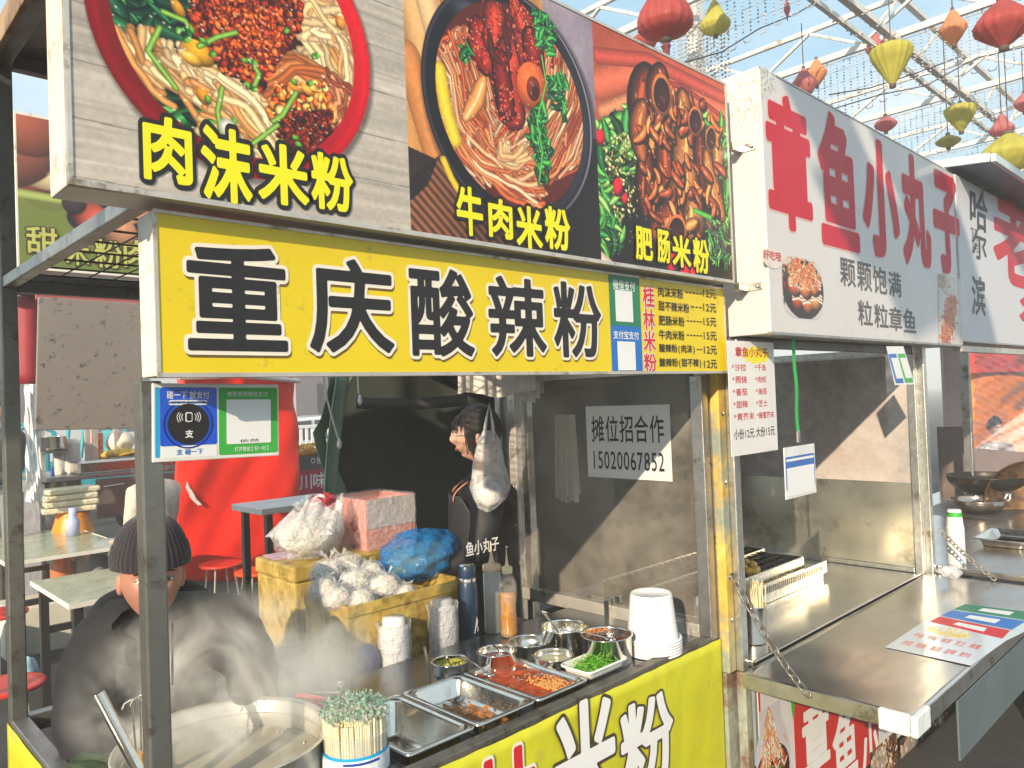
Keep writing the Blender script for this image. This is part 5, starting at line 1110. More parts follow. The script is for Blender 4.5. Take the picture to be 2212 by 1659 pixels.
# right side: hazy scratched sheet, pinkish where a board shows through
HAZY = bpy.data.materials.new('hazy_scratched_sheet'); HAZY.use_nodes = True; plex_mat(HAZY, .55, (.66,.58,.53), .9)
part('clear_panel', HAZY, s2, lambda b: b.box(4.118,4.122,1.408,2.412,1.20,1.848))
SILV = mat('dented_silver_sheet', (.80,.78,.66), .34, .95, .14, 4, .25, 5, (.5,.46,.34), .25, 4)
part('lower_sheet', SILV, s2, lambda b: b.box(4.116,4.124,1.408,2.412,.777,1.198))
PINKB = mat('dusty_pink_board', (.60,.44,.40), .7, var=.12, scale=4, bump=.1, dirt=(.38,.28,.25), damt=.3, dscale=5)
part('back_board', PINKB, s2, lambda b: b.box(4.15,4.165,1.52,2.41,.78,1.85))
part('back_panel', mat('grey_back_sheet', (.055,.052,.05), .5, .3, .2, 4, .1), s2, lambda b: (b.box(2.46,3.05,2.455,2.462,.78,1.84), b.box(3.75,4.09,2.455,2.462,.78,1.84), b.box(3.052,3.748,2.455,2.462,.78,1.02)))
part('lower_front', mat('grey_blue_enamel', (.24,.28,.29), .5, var=.1), s2, lambda b: b.box(2.46,4.09,1.39,1.41,.10,.715))
# big sign two
S2Y, SX0, SX1, SZ0, SZ1 = 1.246, 2.418, 4.462, 1.888, 2.795
sg = thing('octopus_ball_sign', 'white box sign with big red rounded characters over the silver stall', 'sign', (3.44, 1.32, SZ0))
part('sign_box', mat('white_sign_sheet', (.66,.63,.62), .42, var=.03, scale=3, dirt=(.55,.5,.45), damt=.05, dscale=6, coat=.2), sg, lambda b: b.box(SX0,SX1,S2Y,1.42,SZ0,SZ1), bevel=.005)
part('edge_trim', STEEL, sg, lambda b: (b.box(SX0-.002,SX1+.002,S2Y-.003,S2Y+.012,SZ0-.003,SZ0+.006), b.box(SX0-.001,SX1+.001,S2Y-.002,S2Y+.010,SZ1-.003,SZ1+.003), b.box(SX1-.004,SX1+.003,S2Y-.002,S2Y+.010,SZ0+.0065,SZ1-.0035)))
part('torn_tape', film('cloudy_tape', (.75,.75,.72), .7, .3, .6, 30), sg, lambda b: (b.grid(lambda a, c: (SX0-.002-.003*math.sin(a*9+c*5)**2, S2Y-.001+a*.16, SZ1+.002-c*(.16+.03*math.sin(a*17))), 16, 12), b.grid(lambda a, c: (SX0-.001+a*.11, S2Y-.0035, SZ1+.002-c*(.10+.03*math.sin(a*23))*(1-a*.6)), 12, 8)))
part('bracket', INOX, sg, lambda b: (b.box(2.352,SX0-.0008,1.318,1.340,2.52,2.545), b.box(SX0-.0045,SX0-.0008,1.27,1.3175,2.52,2.545)), bevel=.001)
part('bracket', INOX, sg, lambda b: (b.box(2.352,SX0-.0008,1.318,1.340,2.04,2.065), b.box(SX0-.0045,SX0-.0008,1.27,1.3175,2.04,2.065)), bevel=.001)
for z in (2.532,2.052): part('bolt', INOXB, sg, lambda b: b.lathe([(0,.006),(.006,.005),(.008,0)], (SX0-.005,1.285,z), 8, (-1,0,0)))
sf = YF(S2Y-.0006)
RED2 = mat('crimson_cut_vinyl', (.56,.012,.035), .5, var=.04, scale=3); PINKE = mat('pale_pink_edge', (.80,.45,.44), .5)
for ch, q in (('章',(1655,210,1752,497)), ('鱼',(1768,252,1852,534)), ('小',(1863,308,1940,552)), ('丸',(1948,343,2008,572)), ('子',(2017,380,2072,588))):
    bx = gphoto(sf, q); e = .018; bx = (bx[0]+e, bx[1]+e, bx[2]-e, bx[3]-e)
    r = .042 if ch in '章鱼' else .052
    b = MB(); glyph(b, sf, ch, bx, r+.012, .0004); b.build('character_outline', PINKE, sg)
    b = MB(); glyph(b, sf, ch, bx, r, .0010); b.build('character', RED2, sg)
DGREY = mat('dark_grey_print', (.10,.09,.10), .45)
for ch, q in (('颗',(1815,560,1847,618)), ('颗',(1852,568,1882,628)), ('饱',(1886,577,1915,634)), ('满',(1920,588,1946,640)), ('粒',(1854,650,1884,703)), ('粒',(1889,658,1918,708)), ('章',(1921,664,1948,714)), ('鱼',(1952,668,1978,718))):
    b = MB(); glyph(b, sf, ch, gphoto(sf, q), .014, .0008); b.build('slogan_character', DGREY, sg)
# printed food on sign two
Y2 = '.'
def paint_plate(u0, v0, u1, v1, kind, y, bgc):
    a, b_ = on(u0, (v0+v1)/2, 1, y), on(u1, (v0+v1)/2, 1, y); zt, zb = on((u0+u1)/2, v0, 1, y)[2], on((u0+u1)/2, v1, 1, y)[2]
    C = Canvas(a[0], b_[0], zb, zt, y, .0022); k = .7; h, w = C.h, C.w; C.a[:] = bgc
    X, Y = C.xx/w, C.yy/h
    if kind == 0:
        C.put((((X-.52)/.46)**2+((Y-.52)/.47)**2 < 1)*1., (.16,.10,.09))
        for (cx_, cy_, c) in ((.40,.70,'a8381c'), (.62,.74,'b85a22'), (.80,.68,'c07838'), (.34,.5,'b04a20'), (.58,.52,'b86428'), (.78,.46,'a85020'), (.45,.33,'c4642c'), (.65,.30,'b85628')):
            C.ellip(w*cx_, h*cy_, w*.14, h*.16, 0, hexc(c), .4, .7)
            for j in range(3): C.stroke([(w*(cx_-.13), h*(cy_-.10+j*.05)), (w*cx_, h*(cy_-.15+j*.06)), (w*(cx_+.13), h*(cy_-.08+j*.05))], 6*k, (.93,.88,.80), .05, .3)
        for _ in range(220):
            x, y_ = w*(.5+PR.randn()*.17), h*(.24+PR.randn()*.10); an = PR.uniform(0, 3.1); C.stroke([(x, y_), (x+14*math.cos(an), y_+14*math.sin(an))], 3.5, hexc(['e08a50','d9703a','f0b080','c05a30'][PR.randint(4)]), .3, .5)
        for _ in range(60): C.ellip(w*PR.uniform(.02,.2), h*PR.uniform(.2,.75), 5, 3, PR.uniform(0, 3), hexc(['26402a','40202a','8c2020'][PR.randint(3)]), .3, .5)
    elif kind == 1:
        C.put((((X-.55)*.9+(Y-.5)*.45)**2/.10+((Y-.55))**2/.2 < 1)*1., (.80,.78,.76))
        for _ in range(900):
            t = PR.rand(); x = w*(.70-.35*t+PR.randn()*.09); y_ = h*(.30+.58*t+PR.randn()*.03); an = PR.uniform(0, 3.1)
            C.stroke([(x, y_), (x+11*math.cos(an), y_+11*math.sin(an))], 3.5, hexc(['b0401c','c8602c','8c2a14','e08a4a','a85028'][PR.randint(5)]), .3, .6)
        for _ in range(200): x = w*(.30+PR.randn()*.12); y_ = h*(.12+PR.randn()*.06); C.stroke([(x, y_), (x+9, y_+PR.uniform(-6,6))], 3, hexc(['c8b8a0','8a7a60','b09a70'][PR.randint(3)]), .2, .5)
    elif kind == 2:
        C.put((((X-.5)/.4)**2+((Y-.8)/.3)**2 < 1)*1., (.25,.14,.10))
        for _ in range(26): x = w*(.5+PR.randn()*.14); y_ = h*(.62+PR.rand()*.3); C.ellip(x, y_, w*.08, h*.10, 0, hexc(['a8481c','c46a30','8c3418'][PR.randint(3)]), .5, .7); C.stroke([(x-8, y_-6), (x, y_+4), (x+9, y_-5)], 4, (.93,.88,.78), 0, .3)
        for _ in range(260): t = PR.rand(); x = w*(.46+PR.randn()*.14*t); y_ = h*(.12+.5*t); an = PR.uniform(.8, 2.3); C.stroke([(x, y_), (x+14*math.cos(an), y_+14*math.sin(an))], 3.5, hexc(['f0c8a0','e8a078','d98858','f5e0cc'][PR.randint(4)]), .2, .5)
        C.leaves([(u0+(u1-u0)*.55, v0+(v1-v0)*.75), (u0+(u1-u0)*.7, v0+(v1-v0)*.75), (u0+(u1-u0)*.66, v1), (u0+(u1-u0)*.56, v1)], 8, ['5aa83e', '2f8238'], (20, 40), .3)
    else:
        g_ = nz2(h, w, 30, 5, 4)[..., None]; C.a[:] = np.array([.42,.28,.22])*(.4+1.1*g_); C.mince([(u0,v0),(u1,v0),(u1,v1),(u0,v1)], 260, ['c8a070','7a4a30','3a1c12','e8d0b0','8c5a3a'], (3, 9))
        C.put((((X-.3)/.3)**2+((Y-.35)/.3)**2 < 1)*.6, (.85,.80,.74))
    return C
C = paint_plate(1683, 552, 1780, 690, 0, S2Y-.0012, (.80,.78,.79)); 
def masked(C, name, m, par, keep):   # keep only the printed cut-out
    o = C.to_mesh(name, m, par); me = o.data; import bmesh
    bm = bmesh.new(); bm.from_mesh(me); h, w = C.h, C.w; ctr = [f for f in bm.faces if not keep(((f.verts[0].index % w)/w), ((f.verts[0].index // w)/h))]
    bmesh.ops.delete(bm, geom=ctr, context='FACES'); bm.to_mesh(me); bm.free(); return o
masked(C, 'printed_plate', PHOTO, sg, lambda x, y: ((x-.52)/.45)**4+((y-.5)/.47)**4 < 1)
C = paint_plate(2016, 590, 2077, 752, 1, S2Y-.0012, (.78,.75,.74)); masked(C, 'printed_plate', PHOTO, sg, lambda x, y: y > .03 and (x > .12+.5*(1-y)*.2) and y < .93)
b = MB(); q = gphoto(sf, (1646,536,1690,580)); n = 22; V = []
for k in range(n): a = 2*math.pi*k/n; V.append(sf.at((q[0]+q[2])/2+(q[2]-q[0])/2*math.cos(a), (q[1]+q[3])/2+(q[3]-q[1])/2*math.sin(a), .0010))
b.add(V, [tuple(range(n))]); b.build('speech_bubble', mat('bubble_print', (.74,.66,.60), .5), sg)
text('lettering', '好吃哦', sf, gphoto(sf, (1648,542,1686,562)), RED2, sg, .0016, .02)
# menu strip under the left end of the sign
mf = YF(1.35); ms = thing('menu_strip', 'narrow white price strip with red characters at the yellow post of the silver stall', 'menu', (2.45,1.35,1.5))
c = gphoto(mf, (1575, 738, 1674, 975)); c0, c1 = mf.P(1575,855)[0], mf.P(1675,855)[0]; mz0, mz1 = mf.P(1625,980)[1], mf.P(1625,738)[1]
flat('paper', mat('laminated_white_strip', (.80,.78,.76), .35, coat=.5, var=.03), mf, (c0,mz0,c1,mz1), ms, -.001, .002)
mw, mh = c1-c0, mz1-mz0
def mbx(a0, b0, a1, b1): return (c0+a0*mw, mz0+b0*mh, c0+a1*mw, mz0+b1*mh)
b = MB(); q = mbx(.25,.79,.95,.97); V = []
for k in range(24): a = 2*math.pi*k/24; r = 1 if k % 2 else .7; V.append(mf.at((q[0]+q[2])/2+(q[2]-q[0])/2*r*math.cos(a), (q[1]+q[3])/2+(q[3]-q[1])/2*r*math.sin(a), .0014))
b.add(V, [tuple(range(24))]); b.build('yellow_star', LEMON, ms)
text('lettering', '章鱼小丸子', mf, mbx(.15,.86,.86,.95), RED2, ms, .002, .02)
for i, (a, b_) in enumerate((('*沙拉','*千岛'), ('*照烧','*肉松'), ('*番茄','*海苔'), ('*甜辣','*芝士'), ('*青芥末','*蜂蜜芥末'))):
    y = .735-i*.108; text('lettering', a, mf, mbx(.07,y,.37 if i < 4 else .5,y+.065), RED2, ms, .0014, .02); text('lettering', b_, mf, mbx(.55,y,.80 if i < 4 else .94,y+.062), RED2, ms, .0014, .02)
text('lettering', '小份12元 大份15元', mf, mbx(.06,.14,.94,.23), INK, ms, .0014, .02)
# lanyard with badge, hanging from the sign's lower edge
lf = YF(1.30); la = thing('lanyard', 'green lanyard with a clear badge holder hanging below the white sign', 'lanyard', (2.72,1.30,1.3))
GRN = mat('green_woven_ribbon', (.03,.46,.10), .6, var=.08, scale=80)
p0, p1 = ony(1714,735,1.30), ony(1724,930,1.30)
part('ribbon', GRN, la, lambda b: b.grid(lambda a, c: (p0[0]-.013+.026*a+(p1[0]-p0[0])*c+.001*math.sin(c*14), 1.30+.002*math.sin(c*9), 1.887+(p1[2]-1.887)*c), 2, 20))
part('clasp', INOXB, la, lambda b: b.box(p1[0]-.009,p1[0]+.009,1.296,1.304,p1[2]-.045,p1[2]), bevel=.002)
q0, q1 = lf.P(1692,962), lf.P(1763,1072)
flat('badge_holder', mat('white_badge_card', (.85,.85,.86), .15, coat=1), lf, (q0[0], lf.P(1728,1072)[1], q1[0], lf.P(1728,962)[1]), la, -.001, .003)
bw0, bw1, bz0, bz1 = q0[0], q1[0], lf.P(1728,1072)[1], lf.P(1728,962)[1]
rrect('blue_print', mat('badge_blue', (.05,.16,.5), .3), (bw0+.006, bz0+.03, bw1-.006, bz1-.035), .0022, .006, la, lf); rrect('white_box', WHITEP, (bw0+.013, bz0+.008, bw1-.013, bz1-.075), .0028, .004, la, lf); rrect('white_box', WHITEP, (bw0+.012, bz1-.052, bw1-.012, bz1-.043), .0028, .003, la, lf)
# hanging double payment card under the sign
df = YF(1.243); dc = thing('payment_card', 'small tilted blue and green payment card taped under the white sign', 'card', (3.7,1.243,1.7))
def quad(name, m, P, off, par, face=df):
    b = MB(); pp_ = [face.P(*p) for p in P]; b.prism([face.at(a, c, off) for a, c in pp_], face.n*.0006); return b.build(name, m, par)
quad('card', WHITEP, [(1933,832),(1976,830),(1951,748),(1914,748)], 0, dc)
quad('blue_half', BLUEP, [(1935,828),(1952,827),(1935,764),(1918,765)], .0008, dc); quad('green_half', GRASSP, [(1955,827),(1973,826),(1954,764),(1938,764)], .0008, dc)
quad('blank_square', WHITEP, [(1936,818),(1950,817),(1938,773),(1924,773)], .0016, dc); quad('blank_square', WHITEP, [(1956,817),(1969,816),(1957,773),(1943,773)], .0016, dc)
# chains holding the shelf
CHM = mat('tarnished_chain', (.22,.20,.18), .4, .85, .3, 20)
def chain(label, a, b_, sag, n, r=.0042, ll=.028):
    a, b_ = np.array(a), np.array(b_); t = thing('chain', label, 'chain', tuple(b_), 'chains holding the fold-down shelf')
    mb = MB(); P = [a+(b_-a)*s-np.array([0,0,sag*4*s*(1-s)]) for s in np.linspace(0, 1, n+1)]
    for i in range(n):
        p, q = P[i], P[i+1]; d = q-p; L_ = np.linalg.norm(d); d /= L_; s = np.cross(d, [0,0,1]); s /= np.linalg.norm(s); w = s if i % 2 else np.cross(d, s); w = w*.85+(s if not i % 2 else np.cross(d, s))*.4
        c = (p+q)/2; h = L_*.62; wd = .0095; loop = []
        for k in range(13): an = 2*math.pi*k/12; x = math.cos(an); loop.append(c+d*((h-wd)*(1 if x > 0 else -1)*min(1, abs(x)*3)+wd*x)+w*wd*math.sin(an))
        m_ = MB(); m_.tube(loop, r*.8, 6, False); m_.build('link', CHM, t)
    return t
chain('rusty chain from the yellow post down to the left edge of the shelf', (2.39, 1.415, 1.06), (x0-.006, 1.118, Z2-.012), .03, 15)
chain('chain from the right post down to the far part of the shelf', onx(2030,1145,4.14)*1.0, (4.135, 1.06, Z2+.012), .01, 15)
# octopus ball grill
gr = thing('octopus_ball_grill', 'stainless takoyaki grill with black dimpled iron plates and slotted front', 'grill', (3.2,1.9,Z2))
GY0 = 1.70; GXr = ony(1778,1240,GY0)[0]; GX0_ = 2.60
gz = .835
part('body', INOX, gr, lambda b: b.box(GX0_,GXr,GY0,2.25,Z2+.001,gz-.02), bevel=.003)
part('front_shelf', INOX, gr, lambda b: b.box(GX0_,GXr+.02,GY0-.012,GY0-.001,gz-.05,gz+.006), bevel=.002)
part('slots', INK, gr, lambda b: [b.box(2.75+i*.0185,2.757+i*.0185,GY0-.0135,GY0-.0125,gz-.035,gz-.006) for i in range(int((GXr-2.75)/.0185))])
IRON = mat('oiled_black_iron', (.022,.020,.022), .22, .5, .3, 20, .1)
for r_i, (ya, yb) in enumerate(((GY0+.03, GY0+.25), (GY0+.27, GY0+.49))):
    zt = gz+.055; xa, xb = GX0_+.02, GXr-.16+.07*r_i
    part('plate_frame', INOX, gr, lambda b: (b.box(xa,xb,ya-.012,ya-.001,gz-.019,zt-.004), b.box(xb+.001,xb+.012,ya,yb,gz-.019,zt-.004), b.box(xa,xb,yb+.001,yb+.006,gz-.019,zt-.004)), bevel=.001)
    b = MB(); nx_, ny_ = int((xb-xa)/.046), 4
    def dim(a, c, nx_=nx_, ny_=ny_, xa=xa, xb=xb, ya=ya, yb=yb):
        x, y = xa+a*(xb-xa), ya+c*(yb-ya); u_, v_ = (a*nx_) % 1-.5, (c*ny_) % 1-.5; r = min(1, math.hypot(u_, v_)/.43); return (x, y, zt-.012-.018*math.sqrt(max(0, 1-r*r))+.0025*math.exp(-((r-1)/.15)**2))
    b.grid(dim, nx_*8, ny_*8); b.build('iron_plate', IRON, gr)
for i, (u, v) in enumerate(((1606,1229), (1618,1236), (1633,1232), (1645,1238), (1610,1216), (1626,1222))):
    c = onz(u, v, gz+.05); b = MB(); b.blob((c[0], max(min(c[1], GY0+.24), GY0+.05), gz+.052), .021, 18, 12, .05, i)
    tag(b.build('octopus_ball', mat('golden_batter', (.78,.42,.04), .35, var=.25, scale=40, coat=.3) if i == 0 else bpy.data.materials['golden_batter']), ('leftmost of the front row of golden octopus balls', 'second golden octopus ball from the left in the front row', 'third golden octopus ball, in the middle of the front row', 'rightmost golden octopus ball on the front iron plate', 'golden octopus ball at the back left against the post', 'golden octopus ball in the back row away from the post')[i], 'octopus ball', 'octopus balls on the grill')
# skewer cup
cc = onz(1637, 1388, Z2); SXc, SYc = cc[0]+.0, cc[1]+.02
t = thing('skewer_cup', 'steel cup packed with bamboo skewers at the left of the counter', 'cup', (SXc,SYc,Z2))
b = MB(); b.lathe([(0,.002),(.050,.002),(.053,.005),(.054,.135),(.058,.138),(.058,.141),(.053,.139),(.051,.008),(0,.006)], (SXc,SYc,Z2), 36); b.build('cup_body', INOXB, t)
BAM = mat('bamboo_skewer', (.78,.66,.42), .55, var=.15, scale=50); g = random.Random(6)
for side, (cx_, sgn, n, zt) in enumerate(((-.020,-1,60,.205),(.022,1,60,.215))):
    b = MB()
    for i in range(n):
        a = g.uniform(0, 6.3); r = .029*g.random()**.5; x, y = SXc+cx_+r*math.cos(a), SYc+r*1.3*math.sin(a); b.tube([(x-sgn*.006,y,Z2+.012),(x+sgn*.012+g.uniform(-.004,.004),y+g.uniform(-.008,.008),Z2+zt+g.uniform(-.012,.012))], .0021, 5)
    b.build('skewer_bundle', BAM, t)
b = MB(); b.lathe([(0,0),(.024,0),(.025,.15),(.020,.17),(.018,.172),(.010,.18),(.003,.225),(0,.226)], (SXc+.05,SYc+.13,Z2), 24); tag(b.build('squeeze_bottle', mat('frosted_squeeze_bottle', (.72,.70,.60), .35, sss=.2)), 'frosted squeeze bottle with a pointed nozzle behind the skewer cup', 'sauce bottle')
b = MB(); b.lathe([(0,0),(.022,0),(.023,.16),(.012,.175),(.009,.18),(.006,.24),(0,.242)], (SXc-.06,SYc+.12,Z2), 24); tag(b.build('squeeze_bottle', mat('red_squeeze_bottle', (.62,.03,.02), .35)), 'red squeeze bottle behind the left side of the skewer cup', 'sauce bottle')
# papers on the shelf
PAPB = mat('laminated_blue_white', (.72,.76,.80), .12, coat=1, var=.03)
tfz = Face((0,0,Z2+.004), (1,0,0), (0,1,0))
def tabletop_quad(name, m, P, off, par): b = MB(); b.prism([tfz.at(*tfz.P(*p), off) for p in P], (0,0,.0006)); return b.build(name, m, par)
t = thing('menu_sheet', 'laminated white menu sheet with a yellow star lying on the steel shelf', 'menu', tuple(onz(2040,1390,Z2)))
A_, B_, C_, D_ = (1912,1398), (1998,1341), (2176,1382), (2098,1438)
tabletop_quad('sheet', PAPB, (A_, D_, C_, B_), 0, t)
def lerpq(s, w): # photograph point on the sheet
    a = np.array(A_)*(1-s)*(1-w)+np.array(B_)*(1-s)*w+np.array(D_)*s*(1-w)+np.array(C_)*s*w; return tuple(a)
st_ = [lerpq(.36+.28*(1 if k % 2 else .75)*math.cos(2*math.pi*k/24), .82+.16*(1 if k % 2 else .7)*math.sin(2*math.pi*k/24)) for k in range(24)]
tabletop_quad('yellow_star', mat('yellow_star_print', (.80,.58,.03), .3, coat=.8), st_, .0009, t)
pA, pB, pD = tfz.P(*A_), tfz.P(*B_), tfz.P(*D_); rx = (pD-pA); uy = (pB-pA); tw, th_ = np.linalg.norm(rx), np.linalg.norm(uy)
f5 = Face(tfz.at(*pA), np.array([rx[0],rx[1],0])/tw, np.array([uy[0],uy[1],0])/th_)
PINKR = mat('coral_print', (.75,.14,.12), .3, coat=.5)
text('lettering', '章鱼小丸子', f5, (tw*.22,th_*.74,tw*.62,th_*.90), WHITEP, t, .0022, .04)
for i, ws in enumerate((('沙拉','千岛'), ('照烧','肉松'), ('番茄','海苔'), ('甜辣','芝士'), ('青芥末','蜂蜜'))):
    for j, w in enumerate(ws): text('lettering', w, f5, (tw*(.10+i*.17), th_*(.16+j*.28), tw*(.22+i*.17), th_*(.30+j*.28)), PINKR, t, .0014, .02)
t = thing('payment_sheet', 'laminated strip of red, blue and green payment cards at the far end of the shelf', 'card', tuple(onz(2130,1350,Z2)))
tabletop_quad('sheet', mat('laminated_clear_strip', (.7,.78,.76), .15, coat=1), [(2005,1341),(2172,1384),(2262,1340),(2090,1305)], -.0012, t)
for nm, m, P in (('red_card', REDP, [(2008,1343),(2165,1380),(2182,1362),(2030,1332)]), ('blue_card', BLUEP, [(2032,1330),(2186,1360),(2215,1342),(2058,1318)]), ('green_card', GREENP, [(2060,1316),(2218,1340),(2245,1325),(2085,1305)])):
    tabletop_quad(nm, m, P, .0003, t); cq = np.mean(np.array(P, float), 0); tabletop_quad('blank_square', WHITEP, [tuple(cq+(np.array(p)-cq)*.42) for p in P], .0012, t)
# front banner of the second stall
ban = thing('front_banner', 'red and white printed banner with food pictures below the steel shelf', 'banner', (3.2,1.352,.4)); bfc = YF(1.350)
part('banner_sheet', mat('white_banner_vinyl', (.70,.68,.70), .45, var=.05, bump=.1, bscale=30), ban, lambda b: b.box(2.412,4.10,1.351,1.3535,.10,.735))
REDB = mat('red_banner_vinyl', (.58,.03,.025), .42, var=.08, scale=5)
part('red_field', REDB, ban, lambda b: b.box(2.6605,3.42,1.3495,1.3505,.10,.733)); part('red_border', REDB, ban, lambda b: b.box(2.414,2.66,1.3495,1.3505,.715,.733)); part('red_border', REDB, ban, lambda b: b.box(2.414,2.425,1.3495,1.3505,.10,.7145)); part('red_border', REDB, ban, lambda b: b.box(3.95,3.965,1.3495,1.3505,.10,.733))
for ch, q in (('章',(1735,1510,1790,1680)), ('鱼',(1800,1540,1850,1680)), ('小',(1862,1552,1900,1690))):
    b = MB(); glyph(b, YF(1.3493), ch, gphoto(YF(1.3493), q), .035, .0006); b.build('character', WHITEP, ban)
Cb = paint_plate(1618, 1500, 1712, 1720, 2, 1.3488, (.80,.78,.82)); masked(Cb, 'printed_plate', PHOTO, ban, lambda x, y: ((x-.5)/.42)**2 + ((y-.75)/.55)**2 < 1 or (abs(x-.48) < .25 and y > .1))
for q in ((1880,1600,1940,1700), (1945,1570,2010,1700), (2012,1540,2062,1700)):
    Cb = paint_plate(*q, 3, 1.3486, (.5,.4,.4)); Cb.to_mesh('printed_plate', PHOTO, ban)
b = MB(); b.prism([(2.636,1.3484,.60),(2.650,1.3484,.70),(2.657,1.3484,.60),(2.648,1.3484,.50)], (0,-.0005,0)); b.prism([(2.645,1.3478,.56),(2.66,1.3478,.63),(2.668,1.3478,.54),(2.655,1.3478,.49)], (0,-.0005,0)); b.build('green_leaf_print', GRASSP, ban)
# stainless lower body
# ------------------------------------------------------------------ hanging bags inside stall two, seen through the clear panel
HB = mat('hanging_plastic_bag_bundle', (.72,.66,.56), .5, sss=.2, var=.08)
def bundle(label, cx_, cy_, z0, z1, w, seed, m=HB, name='bag_bundle', axis='x', flare=1.25):
    g = random.Random(seed); t = thing(name, label, 'plastic bags', (cx_, cy_, z0), 'bundles of white carrier bags')
    for k in range(3):
        b = MB(); oy = k*.012; ph = g.uniform(0, 6)
        def fn(a, c):
            ww = w*(1+(flare-1)*(1-c))*(1-.08*k); d = (a-.5)*ww; fold = .010*math.sin(a*24+ph)*(1-.6*c)+.006*math.sin(a*51+ph)
            z = z0+(z1-z0)*c-(1-c)*(.012*math.sin(a*9+ph)+.03*k*(a-.5)); return (cx_+d, cy_+oy+fold, z) if axis == 'x' else (cx_+oy+fold, cy_+d, z)
        b.grid(fn, 48, 10); b.build('bag_sheet', m, t)
c = ony(1155, 990, 2.38); bundle('bundle of white carrier bags hanging behind the clear side panel', 2.52, 2.30, ony(1155,1090,2.3)[2], ony(1155,900,2.3)[2], .10, 3, axis='y')
c = ony(1075, 835, 2.30); bundle('wide sheaf of white carrier bags hanging just under the yellow sign', c[0]-.02, 2.25, ony(1075,852,2.25)[2], 1.93, .46, 5, mat('white_bag_sheaf', (.80,.76,.70), .45, sss=.3), flare=1.05)
# ------------------------------------------------------------------ third stall, right edge
s3 = thing('food_stall', 'farthest stall at the right edge with woks and a dark overhanging roof', 'market stall', (5.4, 1.8, 0))
Z3 = .78
part('counter_top', C2, s3, lambda b: b.box(4.20,7.2,.86,2.2,Z3-.03,Z3), bevel=.003)
part('lower_front', mat('blue_grey_sheet', (.20,.26,.28), .5, .2, .15, 5), s3, lambda b: b.box(4.21,7.19,.90,.93,0,Z3-.032))
part('counter_lip', STEEL, s3, lambda b: b.box(4.20,7.2,.853,.8585,Z3-.05,Z3+.002))
pq = dep(2095, 1000, 6.0); post(s3, pq[0]-.03, pq[0]+.03, pq[1]-.03, pq[1]+.03, Z3+.001, 2.2, STEEL)
rq = ony(2108, 315, 1.08)
ROOF = mat('blue_grey_roof_steel', (.22,.27,.33), .4, .4, .15, 6)
part('roof_sheet', ROOF, s3, lambda b: b.prism([(rq[0]+.25,1.08,rq[2]-.03),(rq[0]+.25,2.3,rq[2]+.10),(rq[0]+.25,2.3,rq[2]+.12),(rq[0]+.25,1.08,rq[2])], (3.2,0,0)))
part('roof_edge', mat('white_roof_edge', (.62,.66,.68), .4, .3), s3, lambda b: (b.box(rq[0]+.24,rq[0]+3.5,1.055,1.0785,rq[2]-.035,rq[2]+.006), b.bar((rq[0]+.235,1.08,rq[2]-.012),(rq[0]+.235,2.3,rq[2]+.11),.02,.045)), bevel=.002)
for zz, y in ((1.90,1.42),): part('rail', STEEL, s3, lambda b: b.box(4.50,7.1,y,y+.03,zz,zz+.03))
rail(s3, 4.51,7.1, 1.26,1.30, 1.86,1.895, STEELW)
sg3 = thing('snack_shop_sign', 'white box sign with black brush characters and a large red one at the right edge', 'sign', (5.5,1.31,1.92))
part('sign_box', mat('grey_white_sign_sheet', (.60,.60,.64), .42, var=.03, scale=3), sg3, lambda b: b.box(4.50,6.9,1.246,1.41,1.915,2.80), bevel=.004)
part('edge_trim', STEEL, sg3, lambda b: b.box(4.498,6.902,1.243,1.258,1.912,1.921))
s3f = YF(1.2455)
for ch, q in (('哈',(2096,415,2132,496)), ('尔',(2100,500,2130,560)), ('滨',(2100,598,2128,680))):
    b = MB(); glyph(b, s3f, ch, gphoto(s3f, q), .022, .0006, .12); b.build('brush_character', INK, sg3)
b = MB(); glyph(b, s3f, '老', gphoto(s3f, (2150,425,2235,612)), .036, .0006, .10); b.build('red_character', RED2, sg3)
b = MB(); glyph(b, s3f, '街', gphoto(s3f, (2206,640,2290,735)), .036, .0006, .10); b.build('red_character', RED2, sg3)
f90 = Face((0,1.2453,0), (0,0,-1), (1,0,0))
def vtext(s, u0, v0, u1, v1): # latin letters running downwards
    a = s3f.P((u0+u1)/2, v0); b_ = s3f.P((u0+u1)/2, v1); x0_, x1_ = s3f.P(u0, (v0+v1)/2)[0], s3f.P(u1, (v0+v1)/2)[0]
    return text('lettering', s, Face((x0_,1.2450,0), (0,0,-1), (1,0,0)), (-a[1], 0, -b_[1], x1_-x0_), DGREY, sg3, .0006, .01)
vtext('ha er bin', 2107, 496, 2115, 546); vtext('gourmet', 2098, 492, 2105, 546)
flat('seal', mat('grey_seal_print', (.22,.20,.20), .5), s3f, gphoto(s3f, (2120,402,2125,436)), sg3)
# cups, tray, bowl and woks
q = onz(2073, 1226, Z3); t = thing('paper_cup_stack', 'tall stack of white paper cups with a green leaf print behind the right post', 'cups', (4.30,1.29,Z3))
cx_, cy_ = 4.30, 1.27; b = MB(); zt = .275; prof = []; n = int((zt-.08)/.0095)
for k in range(n): z = k*.0095; prof += [(.040,z),(.0425,z+.002),(.0425,z+.005),(.040,z+.006)]
b.lathe(prof+[(.040,zt-.085)], (cx_,cy_,Z3), 28); b.build('cups', mat('white_paper_cup', (.82,.82,.80), .5), t)
b = MB(); b.lathe([(.040,zt-.085),(.031,zt-.002),(.029,zt),(0,zt-.001)], (cx_,cy_,Z3), 28); b.build('top_cup', mat('white_paper_cup_top', (.82,.82,.80), .5), t)
b = MB(); b.lathe([(.0355,zt-.045),(.0325,zt-.012)], (cx_,cy_,Z3), 28); b.build('green_band', GRASSP, t)
